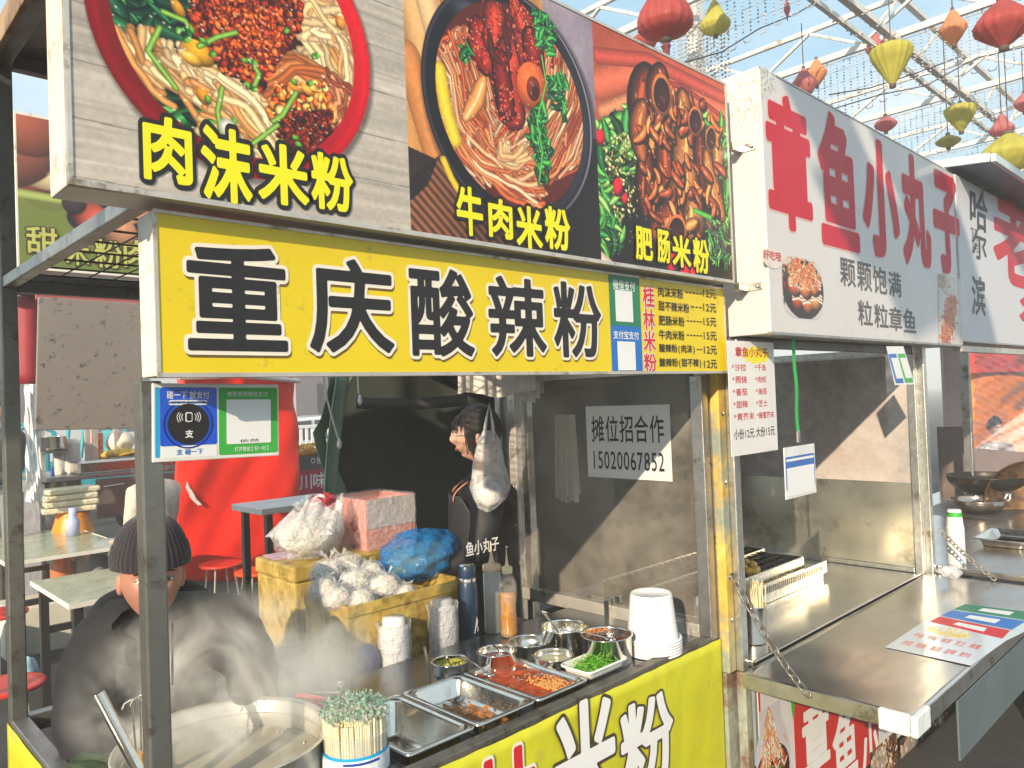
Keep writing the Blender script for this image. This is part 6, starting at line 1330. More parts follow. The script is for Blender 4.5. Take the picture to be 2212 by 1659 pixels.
t = pan('rectangular steel tray resting on the far counter under the woks', 4.80, 5.20, 1.06, 1.34, Z3+.05, .05, INOXB, .012, .02, .03, 'steel_tray', 'tray', None)
WOKM = mat('black_seasoned_iron', (.020,.018,.017), .38, .4, .4, 9, .2, 30, (.22,.09,.02), .22, 6); WOKR = mat('brown_burnt_iron', (.16,.08,.03), .45, .5, .5, 8, .3, 25, (.03,.02,.015), .5, 7)
def wok(label, c, r, m, tilt=(0,0,1), h=.28, m2=None):
    t = thing('wok', label, 'wok', tuple(c), 'woks stacked on the far stall'); b = MB(); prof = [(r*math.sin(a*math.pi/2), -h*r*1.9*(math.cos(a*math.pi/2))) for a in np.linspace(0, 1, 12)]
    b.lathe([(max(q[0],0), q[1]) for q in prof]+[(r+.004, .006), (r-.004, .006)]+[(max(q[0]-.004, 0), q[1]+.004) for q in prof[::-1]], c, 44, tilt); b.build('wok_bowl', m, t); return t
stv = MB(); sc_ = dep(2130, 1150, 5.6)
w1 = dep(2135, 1028, 5.7); wok('large black iron wok, the upper one behind the right post', w1, .275, WOKM)
w2 = dep(2113, 1080, 5.35); t = wok('smaller steel wok with reddish reflections below the large black one', w2, .175, mat('steel_wok', (.5,.42,.38), .15, .9, .2, 6, dirt=(.25,.12,.05), damt=.4))
hh = w2+np.array([.10,-.14,.0]); b = MB(); b.tube([w2+CAMR@np.array([.165,.0,.02]), w2+CAMR@np.array([.185,.045,.03]), w2+CAMR@np.array([.205,.05,.03]), w2+CAMR@np.array([.20,.005,.03]), w2+CAMR@np.array([.17,-.02,.02])], .008, 8); b.build('ring_handle', INOXB, t)
w3 = dep(2245, 1095, 5.3); wok('very large brown scorched wok tilted on its side at the right edge', w3, .33, WOKR, tuple(CAMR@np.array([-.35,.35,.88])), .2)
b = MB(); g = dep(2130, 1130, 5.5); b.box(g[0]-.45, g[0]+.9, g[1]-.25, g[1]+.35, Z3+.001, min(g[2]-.05, 1.0)); tag(b.build('stove', DARKST, None, bevel=.01), 'dark low stove under the woks at the right edge', 'stove')
b = MB(); c = onz(2120, 1245, Z3); b.blob((c[0]-.12, c[1]+.10, Z3+.03), (.06,.05,.03), 20, 12, .3, 5); tag(b.build('crumpled_bag', BAGW), 'crumpled clear plastic bag beside the paper cup stack', 'plastic bag')
# pink boards beyond the right post
b = MB(); a0 = dep(2036, 735, 6.6); a1 = dep(2073, 735, 6.6); zb = dep(2070, 925, 6.6)[2]; d = a1-a0; b.prism([a0, a1, (a1[0],a1[1],zb), (a0[0],a0[1],zb)], (.02,.03,0)); tag(b.build('pink_board', PINKB), 'upright pink board just right of the second stall post', 'board')
b = MB(); a0 = dep(2030, 922, 6.5); a1 = dep(2084, 922, 6.5); b.prism([a0, a1, (a1[0],a1[1],.0), (a0[0],a0[1],.0)], (.02,.03,0)); tag(b.build('brown_cabinet', mat('dull_brown_board', (.16,.11,.10), .7)), 'dull brown board under the pink board', 'board')
# orange tent with people behind stretched film
OR = mat('orange_tarpaulin', (.85,.22,.02), .5, var=.1, scale=2, bump=.2, bscale=4, sss=.0); OR2 = mat('red_tarpaulin', (.62,.06,.05), .5, var=.1, scale=2)
b = MB(); P = [dep(2060,798,12), dep(2300,790,12), dep(2300,1010,12), dep(2060,1010,12)]
def tent(a, c): p = (P[0]*(1-a)+P[1]*a)*(1-c)+(P[3]*(1-a)+P[2]*a)*c; return tuple(p+np.array([.10*math.sin(a*13+c*3), .10*math.sin(a*9), 0]))
b.grid(tent, 30, 10); tag(b.build('orange_tarp', OR, None, solid=.01), 'bright orange tarpaulin far behind the wrapped stall at the right edge', 'tarpaulin')
P2_ = [dep(2060,765,11.8), dep(2300,752,11.8), dep(2300,800,11.8), dep(2060,806,11.8)]
b = MB(); b.prism(P2_, (.05,.05,0)); tag(b.build('red_tarp_edge', OR2), 'red edge strip above the orange tarpaulin', 'tarpaulin')
FILMW = film('stretched_cling_film', (.62,.60,.66), .52, .10, 1, 14)
b = MB(); P3_ = [dep(2104,752,6.6), dep(2300,750,6.6), dep(2300,985,6.6), dep(2104,968,6.6)]
def flm(a, c): p = (P3_[0]*(1-a)+P3_[1]*a)*(1-c)+(P3_[3]*(1-a)+P3_[2]*a)*c; return tuple(p+np.array([.01,.012,0])*math.sin(c*44+a*22)+np.array([.006,.006,0])*math.sin(c*95-a*37))
b.grid(flm, 50, 60); tag(b.build('cling_film_screen', FILMW), 'wrinkled cling film screen stretched between posts at the right edge', 'film screen')
b = MB(); a0 = dep(2098, 968, 6.55); a1 = dep(2320, 985, 6.55); b.prism([a0, a1, (a1[0],a1[1],.3), (a0[0],a0[1],.3)], (.02,.03,0)); tag(b.build('grey_cabinet', mat('mauve_grey_board', (.20,.16,.17), .7)), 'mauve grey low wall under the cling film screen', 'board')
# ------------------------------------------------------------------ steel canopy, bead curtains, lanterns
WSTEEL = mat('white_painted_steel', (.66,.64,.60), .45, .2, .1, 4, dirt=(.35,.28,.22), damt=.15, dscale=3)
PH, PT = 6.0, 6.45
PXS = (7.28, 10.0, 12.75, 15.6, 18.6)
def truss_purlin(x, ya, yb, lab_):
    t = thing('canopy_truss', lab_, 'roof truss', (x, (ya+yb)/2, PH), 'purlin trusses of the open canopy')
    part('bottom_chord', WSTEEL, t, lambda b: b.box(x-.03,x+.03,ya,yb,PH-.04,PH+.04))
    part('top_chord', WSTEEL, t, lambda b: b.box(x-.025,x+.025,ya,yb,PT-.03,PT+.03))
    n = int((yb-ya)/1.35)
    for k in range(n):
        y = ya+k*1.35
        part('diagonal', WSTEEL, t, lambda b: b.bar((x,y,PH+.04),(x,y+.675,PT-.03),.035)); part('diagonal', WSTEEL, t, lambda b: b.bar((x,y+.675,PT-.03),(x,y+1.35,PH+.04),.035))
    return t
ORD = ('nearest purlin truss, ending behind the food photo sign', 'second purlin truss, carrying the lattice over the octopus ball sign', 'third purlin truss from the food photo sign, crossing the rafter lower down', 'fourth purlin truss, low behind the snack sign', 'farthest purlin truss near the roof of the last stall')
for x, lb in zip(PXS, ORD): truss_purlin(x, -3.0, 10.5, lb)
for j, y in enumerate((3.32, -1.6, 9.2)):
    t = thing('canopy_rafter', ('long rafter truss running diagonally across the sky between the purlins', 'rafter truss outside the picture to the right', 'far rafter truss hidden behind the food photo sign')[j], 'roof truss', (12, y, PH), None)
    part('bottom_chord', WSTEEL, t, lambda b: b.box(3.5,24,y-.04,y+.04,PH-.12,PH-.045)); part('top_chord', WSTEEL, t, lambda b: b.box(3.5,24,y-.035,y+.035,PT+.035,PT+.10))
    part('side_chord', WSTEEL, t, lambda b: b.box(3.5,24,y+.22,y+.27,PH-.11,PH-.05))
    for k in range(13): part('diagonal', WSTEEL, t, lambda b: b.bar((3.8+k*1.4,y,PH-.04),(4.5+k*1.4,y,PT+.03),.035)); 
def pole(x, y, label):
    t = thing('canopy_post', label, 'post', (x, y, 0)); part('shaft', WSTEEL, t, lambda b: b.box(x-.075,x+.075,y-.075,y+.075,0,PT))
    for i in range(30): 
        z = 2.6+i*.12; part('hole', INK, t, lambda b: b.lathe([(0,.001),(.012,.001)], (x+(-.03 if i % 2 else .03), y-.0755, z), 8, (0,-1,0)))
pc_ = dep(1502, 80, 9.2); pole(pc_[0], pc_[1], 'pale perforated canopy post between the big red lantern and the yellow lantern')
# bead curtains: serpentine strings of beads
BEAD = mat('grey_plastic_bead', (.48,.45,.43), .35, var=.2, coat=.3)
def curtain(x, ya, yb, label, h=.55, sp=.085, seed=0):
    g = random.Random(seed); b = MB(); y = ya; up = True; k = 0
    while y < yb:
        zt = PH-.10-.03*math.sin(y*1.7)-(.05 if k % 2 else 0); zb = zt-h*(1-.10*math.sin(y*2.3+1)); n = int((zt-zb)/.040)
        for i in range(n): b.ico((x+g.uniform(-.004,.004), y, zt-i*.040), .0125)
        zc = zb if k % 2 else zt
        b.tube([(x,y,zc),(x,y+sp*.15,zc+(-.03 if k % 2 else .03)),(x,y+sp*.85,zc+(-.03 if k % 2 else .03)),(x,y+sp,zc)], .006, 4, False)
        y += sp; k += 1
    for zz in (PH-.2,PH-.36,PH-.5): b.tube([(x,ya,zz),(x,yb,zz)], .003, 4)
    b.tube([(x,ya,PH-.08),(x,yb,PH-.08)], .006, 4); y = ya
    while y < yb: b.tube([(x,y,PH-.03),(x+.04,y+.03,PH-.07),(x,y,PH-.10)], .008, 4); y += .6
    return tag(stuff(b.build('bead_curtain', BEAD)), label, 'bead curtain', 'bead curtains under the canopy')
for i, (x, lb) in enumerate(zip(PXS, ('bead curtain strings around the big red lantern', 'long bead curtain under the second purlin, behind the orange and yellow lanterns', 'bead curtain lower down under the third purlin', 'distant bead curtain under the fourth purlin', 'farthest bead curtain near the snack sign roof'))):
    curtain(x, 0.0 if x < 12 else .2, 8.2 if x < 12 else 7.2, lb, .62 if x > 8 else .5, .085, i)
g = random.Random(4); b = MB()
for i in range(15):
    u = 1462+i*7.6; p = dep(u, 0, 8.6+.2*(i % 3)); l = 1.4+g.uniform(-.5,.5); z = PH-.1
    for k in range(int(l/.05)): b.ico((p[0]+.01*math.sin(k), p[1], z-k*.05), .016)
tag(stuff(b.build('hanging_beads', BEAD)), 'loose vertical strings of beads hanging around the perforated post', 'bead strings')
b = MB(); 
for k in range(160): x = 8.6+k*.06; b.ico((x, 3.32+.05*math.sin(k*.9), PH-.08+.06*math.cos(k*.9)), .018); b.ico((x, 3.57+.04*math.sin(k*.8), PH-.08+.05*math.cos(k*.8)), .016)
tag(stuff(b.build('wrapped_beads', BEAD)), 'beads and cable wound round the long rafter', 'bead strings')
# lanterns
def cl(n, c): m = mat(n, c, .45, var=.10, scale=6, bump=.15); 
LRED = mat('red_lantern_silk', (.55,.085,.075), .6, var=.25, scale=5, bump=.12, bscale=14, coat=.05); LYEL = mat('yellow_lantern_silk', (.62,.57,.09), .6, var=.2, scale=5, bump=.12, bscale=14, coat=.05)
LORG = mat('orange_lantern_silk', (.80,.36,.16), .6, var=.2, scale=5, bump=.12, bscale=14, coat=.05); LPNK = mat('pink_lantern_silk', (.66,.20,.21), .6, var=.2, scale=5, bump=.12, bscale=14, coat=.05)
for m_ in (LRED, LYEL, LORG, LPNK):   # thin silk lets some daylight through
    t_ = m_.node_tree; p_ = t_.nodes['Principled BSDF']; tr = t_.nodes.new('ShaderNodeBsdfTranslucent'); ms_ = t_.nodes.new('ShaderNodeMixShader'); ms_.inputs[0].default_value = .45
    src = p_.inputs['Base Color'].links[0].from_socket; t_.links.new(src, tr.inputs['Color']); out_ = [n for n in t_.nodes if n.type == 'OUTPUT_MATERIAL'][0]
    t_.links.new(p_.outputs[0], ms_.inputs[1]); t_.links.new(tr.outputs[0], ms_.inputs[2]); t_.links.new(ms_.outputs[0], out_.inputs['Surface'])
CAPM = mat('dark_lantern_cap', (.10,.07,.05), .6)
SH = {'bell': [(.10,.5),(.18,.46),(.30,.30),(.44,.05),(.5,-.15),(.5,-.27),(.42,-.38),(.25,-.46),(.09,-.5)],
      'onion': [(.05,.5),(.12,.42),(.22,.22),(.34,.02),(.48,-.14),(.5,-.24),(.42,-.36),(.24,-.45),(.07,-.5)],
      'diamond': [(.06,.5),(.12,.46),(.30,.22),(.48,.04),(.5,-.02),(.46,-.10),(.28,-.30),(.12,-.46),(.07,-.5)],
      'top': [(.06,.5),(.30,.44),(.47,.36),(.5,.28),(.46,.12),(.30,-.14),(.16,-.36),(.08,-.48),(.07,-.5)],
      'saucer': [(.08,.5),(.22,.38),(.40,.18),(.5,.0),(.42,-.2),(.24,-.40),(.08,-.5)],
      'rhomb': [(.08,.5),(.20,.40),(.36,.22),(.5,-.02),(.46,-.14),(.30,-.30),(.14,-.44),(.08,-.5)]}
def lantern(u, v, w, h, D, shape, m, label, tassel=False):
    c = dep(u, v, D); W = w/F*D; H = h/F*D; t = thing('lantern', label, 'lantern', tuple(c), 'silk lanterns hanging under the canopy')
    pr = SH[shape]; zs = [p[1] for p in pr]; n = 16; prof = []
    for i in range(len(pr)-1):
        for k in range(3): s = k/3; prof.append(((pr[i][0]*(1-s)+pr[i+1][0]*s)*W, (pr[i][1]*(1-s)+pr[i+1][1]*s)*H))
    prof.append((pr[-1][0]*W, pr[-1][1]*H)); b = MB()
    b.lathe(prof[::-1], c, 96, wob=lambda a, j: 1-.06*abs(math.sin(a*n/2))**.6*(1 if 0 < j < len(prof)-1 else 0)); b.build('silk_shade', m, t)
    b = MB(); b.lathe([(0,H*.5+.03),(pr[0][0]*W*1.1,H*.5+.03),(pr[0][0]*W*1.1,H*.49)], c, 16); b.build('cap', CAPM, t)
    b = MB(); b.lathe([(pr[-1][0]*W*1.1,-H*.49),(pr[-1][0]*W*1.1,-H*.5-.03),(0,-H*.5-.04)], c, 16); b.build('cap', CAPM, t)
    b = MB(); b.tube([(c[0],c[1],c[2]+H*.5),(c[0],c[1],PH)], .004*D/6, 4); b.build('cord', CAPM, t)
    if tassel:
        b = MB(); b.ico((c[0],c[1],c[2]-H*.5-.07), .04, 0); b.tube([(c[0],c[1],c[2]-H*.5-.08),(c[0],c[1],c[2]-H*.5-.2),(c[0],c[1],c[2]-H*.5-.5)], [.03,.02,.03], 8); b.build('tassel', mat('dark_red_tassel', (.16,.03,.04), .8), t)
LN = [(1436,28,121,108,6.0,'bell',LRED,'largest red bell-shaped lantern above the brown dish photo',True), (1389,92,62,42,8.6,'saucer',LRED,'small flat red lantern tucked under the largest red one',False),
 (1544,38,67,76,8.0,'onion',LYEL,'yellow onion-shaped lantern right beside the perforated post',False), (1737,182,56,66,9.0,'diamond',LPNK,'pink cone lantern half hidden behind the top edge of the octopus ball sign',False),
 (1764,157,44,58,10.0,'diamond',LORG,'small orange diamond lantern just above the octopus ball sign',False), (1894,103,46,60,9.6,'diamond',LPNK,'pale pink lantern partly behind the large yellow cone lantern',False),
 (1926,137,88,92,7.0,'top',LYEL,'large yellow cone lantern at the crossing of rafter and purlin',False), (2059,60,56,76,8.0,'diamond',LORG,'striped orange lantern left of the dark red one at the top right',False),
 (2166,52,118,100,6.5,'rhomb',LRED,'big dark red lantern in the top right corner',False), (2075,254,66,60,9.0,'top',LYEL,'yellow cone lantern above the roof of the farthest stall',False),
 (2048,305,52,26,9.5,'saucer',LYEL,'small flat yellow lantern lowest over the sign edge',False), (2164,270,50,48,10,'onion',LPNK,'pink onion lantern above the farthest stall roof',False),
 (1913,268,48,32,10,'saucer',LPNK,'flat red lantern peeping over the slope of the octopus ball sign',False), (2180,332,118,84,7.2,'saucer',LYEL,'large olive yellow lantern half hidden behind the farthest stall roof',False),
 (2212,222,40,40,10,'saucer',LPNK,'pink lantern cut by the right edge of the picture',False), (1700,18,14,40,8,'rhomb',LPNK,'small dark pink tassel-like lantern at the top between the yellow lanterns',False)]
for l in LN: lantern(*l)
# cables
CAB = mat('black_cable', (.03,.03,.035), .6)
def cable(label, pts, r=.008):
    b = MB(); b.tube([dep(*p) for p in pts], r, 5); tag(b.build('cable', CAB), label, 'cable')
cable('thin cable sagging from the yellow lantern up to the top edge', [(1480,135,8.4),(1560,112,8.4),(1640,62,8.6),(1720,30,8.8),(1790,-12,9)])
cable('cable looping under the second bead curtain', [(1800,235,9.5),(1900,205,9.6),(2000,185,9.8),(2110,125,9.8),(2230,98,9.8)])
cable('cable crossing behind the third bead curtain', [(1790,205,9.5),(1880,190,9.6),(1975,160,9.7),(2080,120,9.7)])

# unseen truss and lanterns, added to cast shadows on the octopus ball sign
truss_purlin(-2.2, -5.0, 4.0, 'unseen purlin truss added behind the camera to cast a shadow')
_S = np.array(SUN)
for i, (T_, w_, sh_, m_, la_) in enumerate((((4.05,1.25,2.62),.62,'rhomb',LRED,'unseen red lantern added to shade the octopus ball sign, farthest right'), ((3.72,1.25,2.20),.55,'top',LYEL,'unseen yellow lantern added to shade the octopus ball sign'), ((4.42,1.25,2.25),.6,'bell',LRED,'unseen red bell lantern added to shade the octopus ball sign'), ((2.98,1.25,2.72),.42,'diamond',LORG,'unseen orange lantern added to shade the octopus ball sign'), ((3.20,1.25,2.36),.34,'diamond',LPNK,'unseen pink lantern added to shade the octopus ball sign'))):
    c = np.array(T_)+_S*(6.2+.5*(i % 3)); t = thing('lantern', la_, 'lantern', tuple(c), 'silk lanterns hanging under the canopy'); pr = SH[sh_]; H_ = w_*.95
    b = MB(); b.lathe([(p[0]*w_, p[1]*H_) for p in pr][::-1], c, 40); b.build('silk_shade', m_, t); b = MB(); b.tube([c+[0,0,H_*.5],(c[0],c[1],PH)], .005, 4); b.build('cord', CAPM, t)
# ------------------------------------------------------------------ behind: curtain, tarpaulin, other stalls, street
GC = mat('painted_shade_canvas', (.036,.044,.036), .85, var=.15, scale=5, bump=.05, bscale=120); GC2 = mat('painted_sun_canvas', (.26,.37,.27), .75, var=.1, scale=5, bump=.1, bscale=120)  # one green canvas twice: shade and sunlight are put into the colours
Yc = 3.6
def yx(u, v=1000, y=Yc): return ony(u, v, y)[0]
cu = thing('canvas_curtain', 'green canvas curtain in painted shade gathered in folds behind the woman', 'curtain', (3.4, Yc, .3))
ztop = 2.15
def fold(a, c):
    x = yx(750)+.0+a*(6.2-yx(750)); z = ztop-c*1.75; q = .06*math.sin(a*40+.6*math.sin(c*3))*(1-a*.7)+.01*math.sin(a*97); return (x+.02*math.sin(c*3)*math.sin(a*30), Yc+.16+q*(.4+.6*c), z)
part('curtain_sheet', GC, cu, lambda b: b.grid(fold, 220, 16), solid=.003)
# the pulled-back edge, with its point towards the street
E_ = [(700,812),(693,860),(682,905),(666,935),(672,962),(684,1000),(698,1050),(702,1100)]
def edge(a, c):
    t_ = c*(len(E_)-1); i = min(int(t_), len(E_)-2); f = t_-i; u = E_[i][0]*(1-f)+E_[i+1][0]*f; v = E_[i][1]*(1-f)+E_[i+1][1]*f
    p = ony(u+a*(70-30*math.sin(c*3)), v, Yc); return (p[0], Yc-.06+.10*a+.015*math.sin(a*4+c*2), p[2])
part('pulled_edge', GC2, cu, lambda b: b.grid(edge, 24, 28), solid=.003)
def edge2(a, c):
    p = ony(700+(1-c)*28-6*math.sin(c*3)+a*46, 812+c*300, Yc-.1); return (p[0], Yc-.12+.14*a+.04*math.sin(a*5+.5), p[2])
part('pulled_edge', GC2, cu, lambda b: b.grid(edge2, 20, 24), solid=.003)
part('strap', mat('grey_strap', (.12,.115,.11), .8), cu, lambda b: b.grid(lambda a, c: tuple(ony(770+a*240, 858-8*a+6*math.sin(a*3)+c*25, Yc-.05)), 12, 1), solid=.003)
for k, (pp_, la) in enumerate((([(698,812),(706,860),(718,905),(730,945)], 'white cord'), ([(773,812),(774,838),(775,850)], 'short cord'))):
    part('cord', mat('white_cord', (.75,.72,.68), .7), cu, lambda b: b.tube([ony(u, v, Yc-.2) for u, v in pp_], .005, 6)); e = ony(pp_[-1][0]+3, pp_[-1][1]+14, Yc-.2); part('knot', mat('white_knot', (.8,.78,.74), .7), cu, lambda b: b.blob(e, (.012,.012,.028), 10, 8, .3, k))
# upper canopy cloth of that tent, the same shade put into its colour
b = MB(); b.box(yx(760), 6.2, 3.1, 4.3, 2.16, 2.18); tag(b.build('tent_top', GC), 'green canvas tent top in painted shade above the gathered curtain', 'tent')
# red tarpaulin bundle
RT = mat('glossy_red_tarpaulin', (.88,.022,.008), .5, var=.10, scale=3, bump=.25, bscale=9, coat=.15)
Yr = 6.6
def tarp(a, c):
    uL, uR = 386, 640+22*min(1, c*1.3)-10*math.exp(-((c-.13)/.08)**2); u = uL+a*(uR-uL); v = 812+c*445; p = ony(u, v, Yr)
    y = Yr+.05*abs(2*a-1)**6-.018*math.sin(a*7+c*4)-.010*math.sin(c*13+a*8)-.006*math.sin(a*23+c*21); return (p[0]+.02*math.sin(c*9), y, max(p[2], .012))
tp = thing('red_tarpaulin', 'shiny red plastic tarpaulin wrapped round a tall bundle, torn near its left edge', 'tarpaulin', (2.2, Yr, .6))
part('tarp_sheet', RT, tp, lambda b: b.grid(tarp, 70, 60), solid=.002)
part('rolled_top', mat('white_tarp_top', (.75,.70,.66), .4), tp, lambda b: b.tube([ony(386,816,Yr-.04), ony(520,812,Yr-.1), ony(645,823,Yr-.04)], .022, 8))
tr_ = [(404,1041),(411,1052),(420,1072),(432,1086),(440,1092),(426,1093),(414,1078),(405,1060)]
part('tear', mat('white_torn_lining', (.85,.80,.74), .6), tp, lambda b: b.prism([ony(u, v, Yr-.016) for u, v in [(404,1040),(409,1052),(417,1064),(424,1078),(436,1090),(428,1092),(418,1083),(410,1074),(407,1064),(401,1054)]], (0,-.002,0)))
None and part('tear_shadow', mat('dark_red_underside', (.16,.01,.01), .6), tp, lambda b: b.prism([ony(u, v, Yr-.095) for u, v in ((404,1041),(410,1052),(417,1068),(427,1080),(432,1090),(424,1090),(417,1078),(408,1060))], (0,-.0015,0)))
# white topped table in front of the curtain
b = MB(); q = [ony(565,1100,3.3), ony(720,1079,3.3)]; x0_, z_ = q[0][0], q[0][2]
t = thing('white_table', 'white topped table with dark legs behind the yellow boxes', 'table', (x0_+.5,3.5,0)); part('table_top', mat('white_laminate', (.78,.76,.72), .4), t, lambda b: b.box(x0_,x0_+.46,3.3,3.62,z_-.03,z_), bevel=.004)
for x, y in ((x0_+.05,3.34),(x0_+.41,3.34),(x0_+.05,3.58),(x0_+.41,3.58)): part('leg', DARKST, t, lambda b: b.box(x-.015,x+.015,y-.015,y+.015,0,z_-.031))
# red stools
STR = mat('red_stool_plastic', (.66,.035,.02), .35, var=.06, coat=.2); LEGM = mat('chrome_stool_leg', (.6,.58,.54), .3, .9)
def stool(c, r, label, h=.47, hue=STR):
    x, y = c; t = thing('stool', label, 'stool', (x, y, 0), 'red round plastic stools'); b = MB()
    b.lathe([(0,h-.022),(r*.9,h-.024),(r,h-.018),(r,h-.004),(r*.94,h),(r*.6,h-.003),(0,h-.004)], (x,y,0), 40); b.build('seat', hue, t)
    for k in range(8): a = 2*math.pi*k/8+.2; part('seat_hole', INK, t, lambda b: b.lathe([(.011,-.0015),(0,-.001)], (x+r*.5*math.cos(a), y+r*.5*math.sin(a), h), 10))
    for k in range(4): a = math.pi/4+k*math.pi/2; part('leg', LEGM, t, lambda b: b.tube([(x+r*.62*math.cos(a), y+r*.62*math.sin(a), h-.025),(x+r*.98*math.cos(a), y+r*.98*math.sin(a), 0)], .009, 8))
    return t
stc = onz(477, 1216, .47); stool((stc[0], stc[1]), .17, 'red round stool with drilled seat in front of the red tarpaulin')
stc = onz(556, 1231, .47); stool((stc[0], stc[1]), .17, 'orange red stool at the left edge of the yellow boxes', hue=mat('orange_red_stool', (.75,.09,.02), .35))
stc = onz(-6, 1323, .47); stool((stc[0], stc[1]), .17, 'red stool half cut by the left edge beside the white foam box')
stc = onz(8, 1478, .47); stool((stc[0], stc[1]), .17, 'nearest red stool at the lower left edge')
b = MB(); c = onz(15, 1395, .0); 
b = MB(); b.blob((1.05, 5.35, .18), (.06,.06,.10), 14, 10, .2, 3); tag(b.build('blue_white_bag', mat('blue_white_packet', (.20,.50,.70), .4, tint2=(.7,.75,.8))), 'blue and white packet on the ground by the left stools', 'packet')
# tables at the left
TT = mat('worn_olive_tabletop', (.36,.36,.22), .28, var=.25, scale=7, bump=.05, dirt=(.52,.48,.34), damt=.3, dscale=12, coat=.3); EDG = mat('pale_table_edge', (.78,.76,.70), .5); LGB = mat('black_table_leg', (.02,.02,.022), .5)
def table(x0_, x1_, y0_, y1_, z, label):
    t = thing('folding_table', label, 'table', ((x0_+x1_)/2,(y0_+y1_)/2,0), 'olive topped tables at the left'); part('table_top', TT, t, lambda b: b.box(x0_,x1_,y0_,y1_,z-.02,z), bevel=.006)
    part('edge_band', EDG, t, lambda b: (b.box(x0_-.006,x1_+.006,y0_-.006,y0_-.0005,z-.024,z+.002), b.box(x0_-.006,x0_-.0005,y0_,y1_,z-.024,z+.002), b.box(x1_+.0005,x1_+.006,y0_,y1_,z-.024,z+.002)))
    for x, y in ((x0_+.05,y0_+.06),(x1_-.05,y0_+.06),(x0_+.05,y1_-.06),(x1_-.05,y1_-.06)): part('leg', LGB, t, lambda b: b.box(x-.022,x+.022,y-.022,y+.022,0,z-.021))
    part('cross_rail', LGB, t, lambda b: b.box(x0_+.075,x1_-.075,y0_+.045,y0_+.075,.42,.46)); part('cross_rail', LGB, t, lambda b: b.box(x0_+.075,x1_-.075,y1_-.075,y1_-.045,.42,.46))
table(1.08,1.83,6.02,7.45,.74,'longer worn olive table at the far left in front of the grill stall'); table(1.07,1.62,4.45,5.28,.73,'smaller worn olive table just behind the man in the beanie')
WFOAM = mat('white_foam', (.74,.72,.62), .7, var=.05, bump=.2, bscale=40)
b = MB(); b.box(1.12,1.55,6.35,6.75,0,.36); tag(b.build('white_foam_box', WFOAM, None, bevel=.02), 'white foam box on the ground under the longer table', 'foam box')
b = MB(); b.box(.62,1.02,5.9,6.3,0,.34); tag(b.build('white_foam_box', WFOAM, None, bevel=.02), 'white foam box at the left edge beyond the red stools', 'foam box')
# grill stall
gs = thing('food_stall', 'steel grill stall with a counter of pots far left behind the tables', 'market stall', (2.0,8.0,0))
x0_, x1_ = ony(100,1060,7.6)[0], 3.6; zc_ = ony(250,1020,7.6)[2]
part('counter_top', STEEL, gs, lambda b: b.box(x0_,x1_,7.6,8.5,zc_-.04,zc_), bevel=.005); part('griddle_box', INOX, gs, lambda b: b.box(ony(170,1050,7.62)[0],x1_-.1,7.62,8.3,zc_+.001,zc_+.12), bevel=.02)
part('control_panel', mat('mauve_steel', (.28,.25,.24), .4, .6, .2, 5), gs, lambda b: b.box(ony(208,1060,7.58)[0],x1_,7.57,7.598,zc_-.40,zc_-.045), bevel=.003)
part('lower_shelf', DARKST, gs, lambda b: (b.box(x0_,x1_,7.6,8.4,.40,.43), b.box(x0_,x1_,8.35,8.38,.05,.40)))
for u in (225, 262): p = ony(u, 1078, 7.56); part('burner_knob', mat('red_knob', (.4,.02,.02), .4) if u == 262 else mat('knob', (.1,.1,.1), .4), gs, lambda b: b.lathe([(0,.03),(.028,.028),(.03,0)], (p[0]+.2,7.57,zc_-.22), 14, (0,-1,0)))
part('handle', INOX, gs, lambda b: b.tube([(ony(225,1085,7.55)[0],7.55,zc_-.12),(ony(270,1085,7.55)[0],7.55,zc_-.11)], .008, 6))
for u in (105, 205, 222, 268): p = ony(u, 1000, 7.7); part('post', STEELW, gs, lambda b: b.box(p[0]-.02,p[0]+.02,7.9,7.94,zc_+.0,2.45))
part('left_panel', mat('film_wrapped_panel', (.35,.34,.35), .3, var=.3, scale=8, bump=.8, bscale=12, coat=.6), gs, lambda b: b.box(ony(96,1000,7.6)[0]-.03,ony(96,1000,7.6)[0],7.62,8.5,.0,zc_-.05))
part('pot_shelf', DARKST, gs, lambda b: b.box(ony(98,972,7.7)[0],ony(150,972,7.7)[0],7.72,7.98,ony(123,974,7.7)[2]-.02,ony(123,974,7.7)[2]))
for (u, vb, vt, la) in ((122,972,944,'upper steel pot of wrapped sweets on the small shelf'), (123,1058,1031,'lower steel pot holding a blue brush on the grill stall counter')):
    p0_, p1_ = ony(u, vb, 7.7), ony(u, vt, 7.7); t = open_pot('steel_pot', la, 'pot', (p0_[0], 7.84), .115, p1_[2]-p0_[2], z0=p0_[2]+.001, group='steel pots on the grill stall')
b = MB(); p = ony(121,1040,7.75); b.tube([(p[0],7.84,p[2]-.02),(p[0]-.01,7.84,p[2]+.12)], [.02,.012], 8); tag(b.build('blue_brush', mat('blue_brush', (.01,.12,.55), .4)), 'blue handled brush standing in the lower steel pot', 'brush')
for (u, vt, vb, w, la) in ((134,960,1052,.055,'cream paper cup stack beside the steel pots'), (158,955,1054,.085,'tall bagged white paper cup stack on the grill stall counter')):
    p0_, p1_ = ony(u, vb, 7.9), ony(u, vt, 7.9); cupstack(la, p0_[0], 7.95, p0_[2], p1_[2], w*.85, w, BAGW, .02, mat('cream_cup', (.78,.76,.62), .5), 'paper cup stacks on the grill stall')
p = ony(163,1110,6.9)
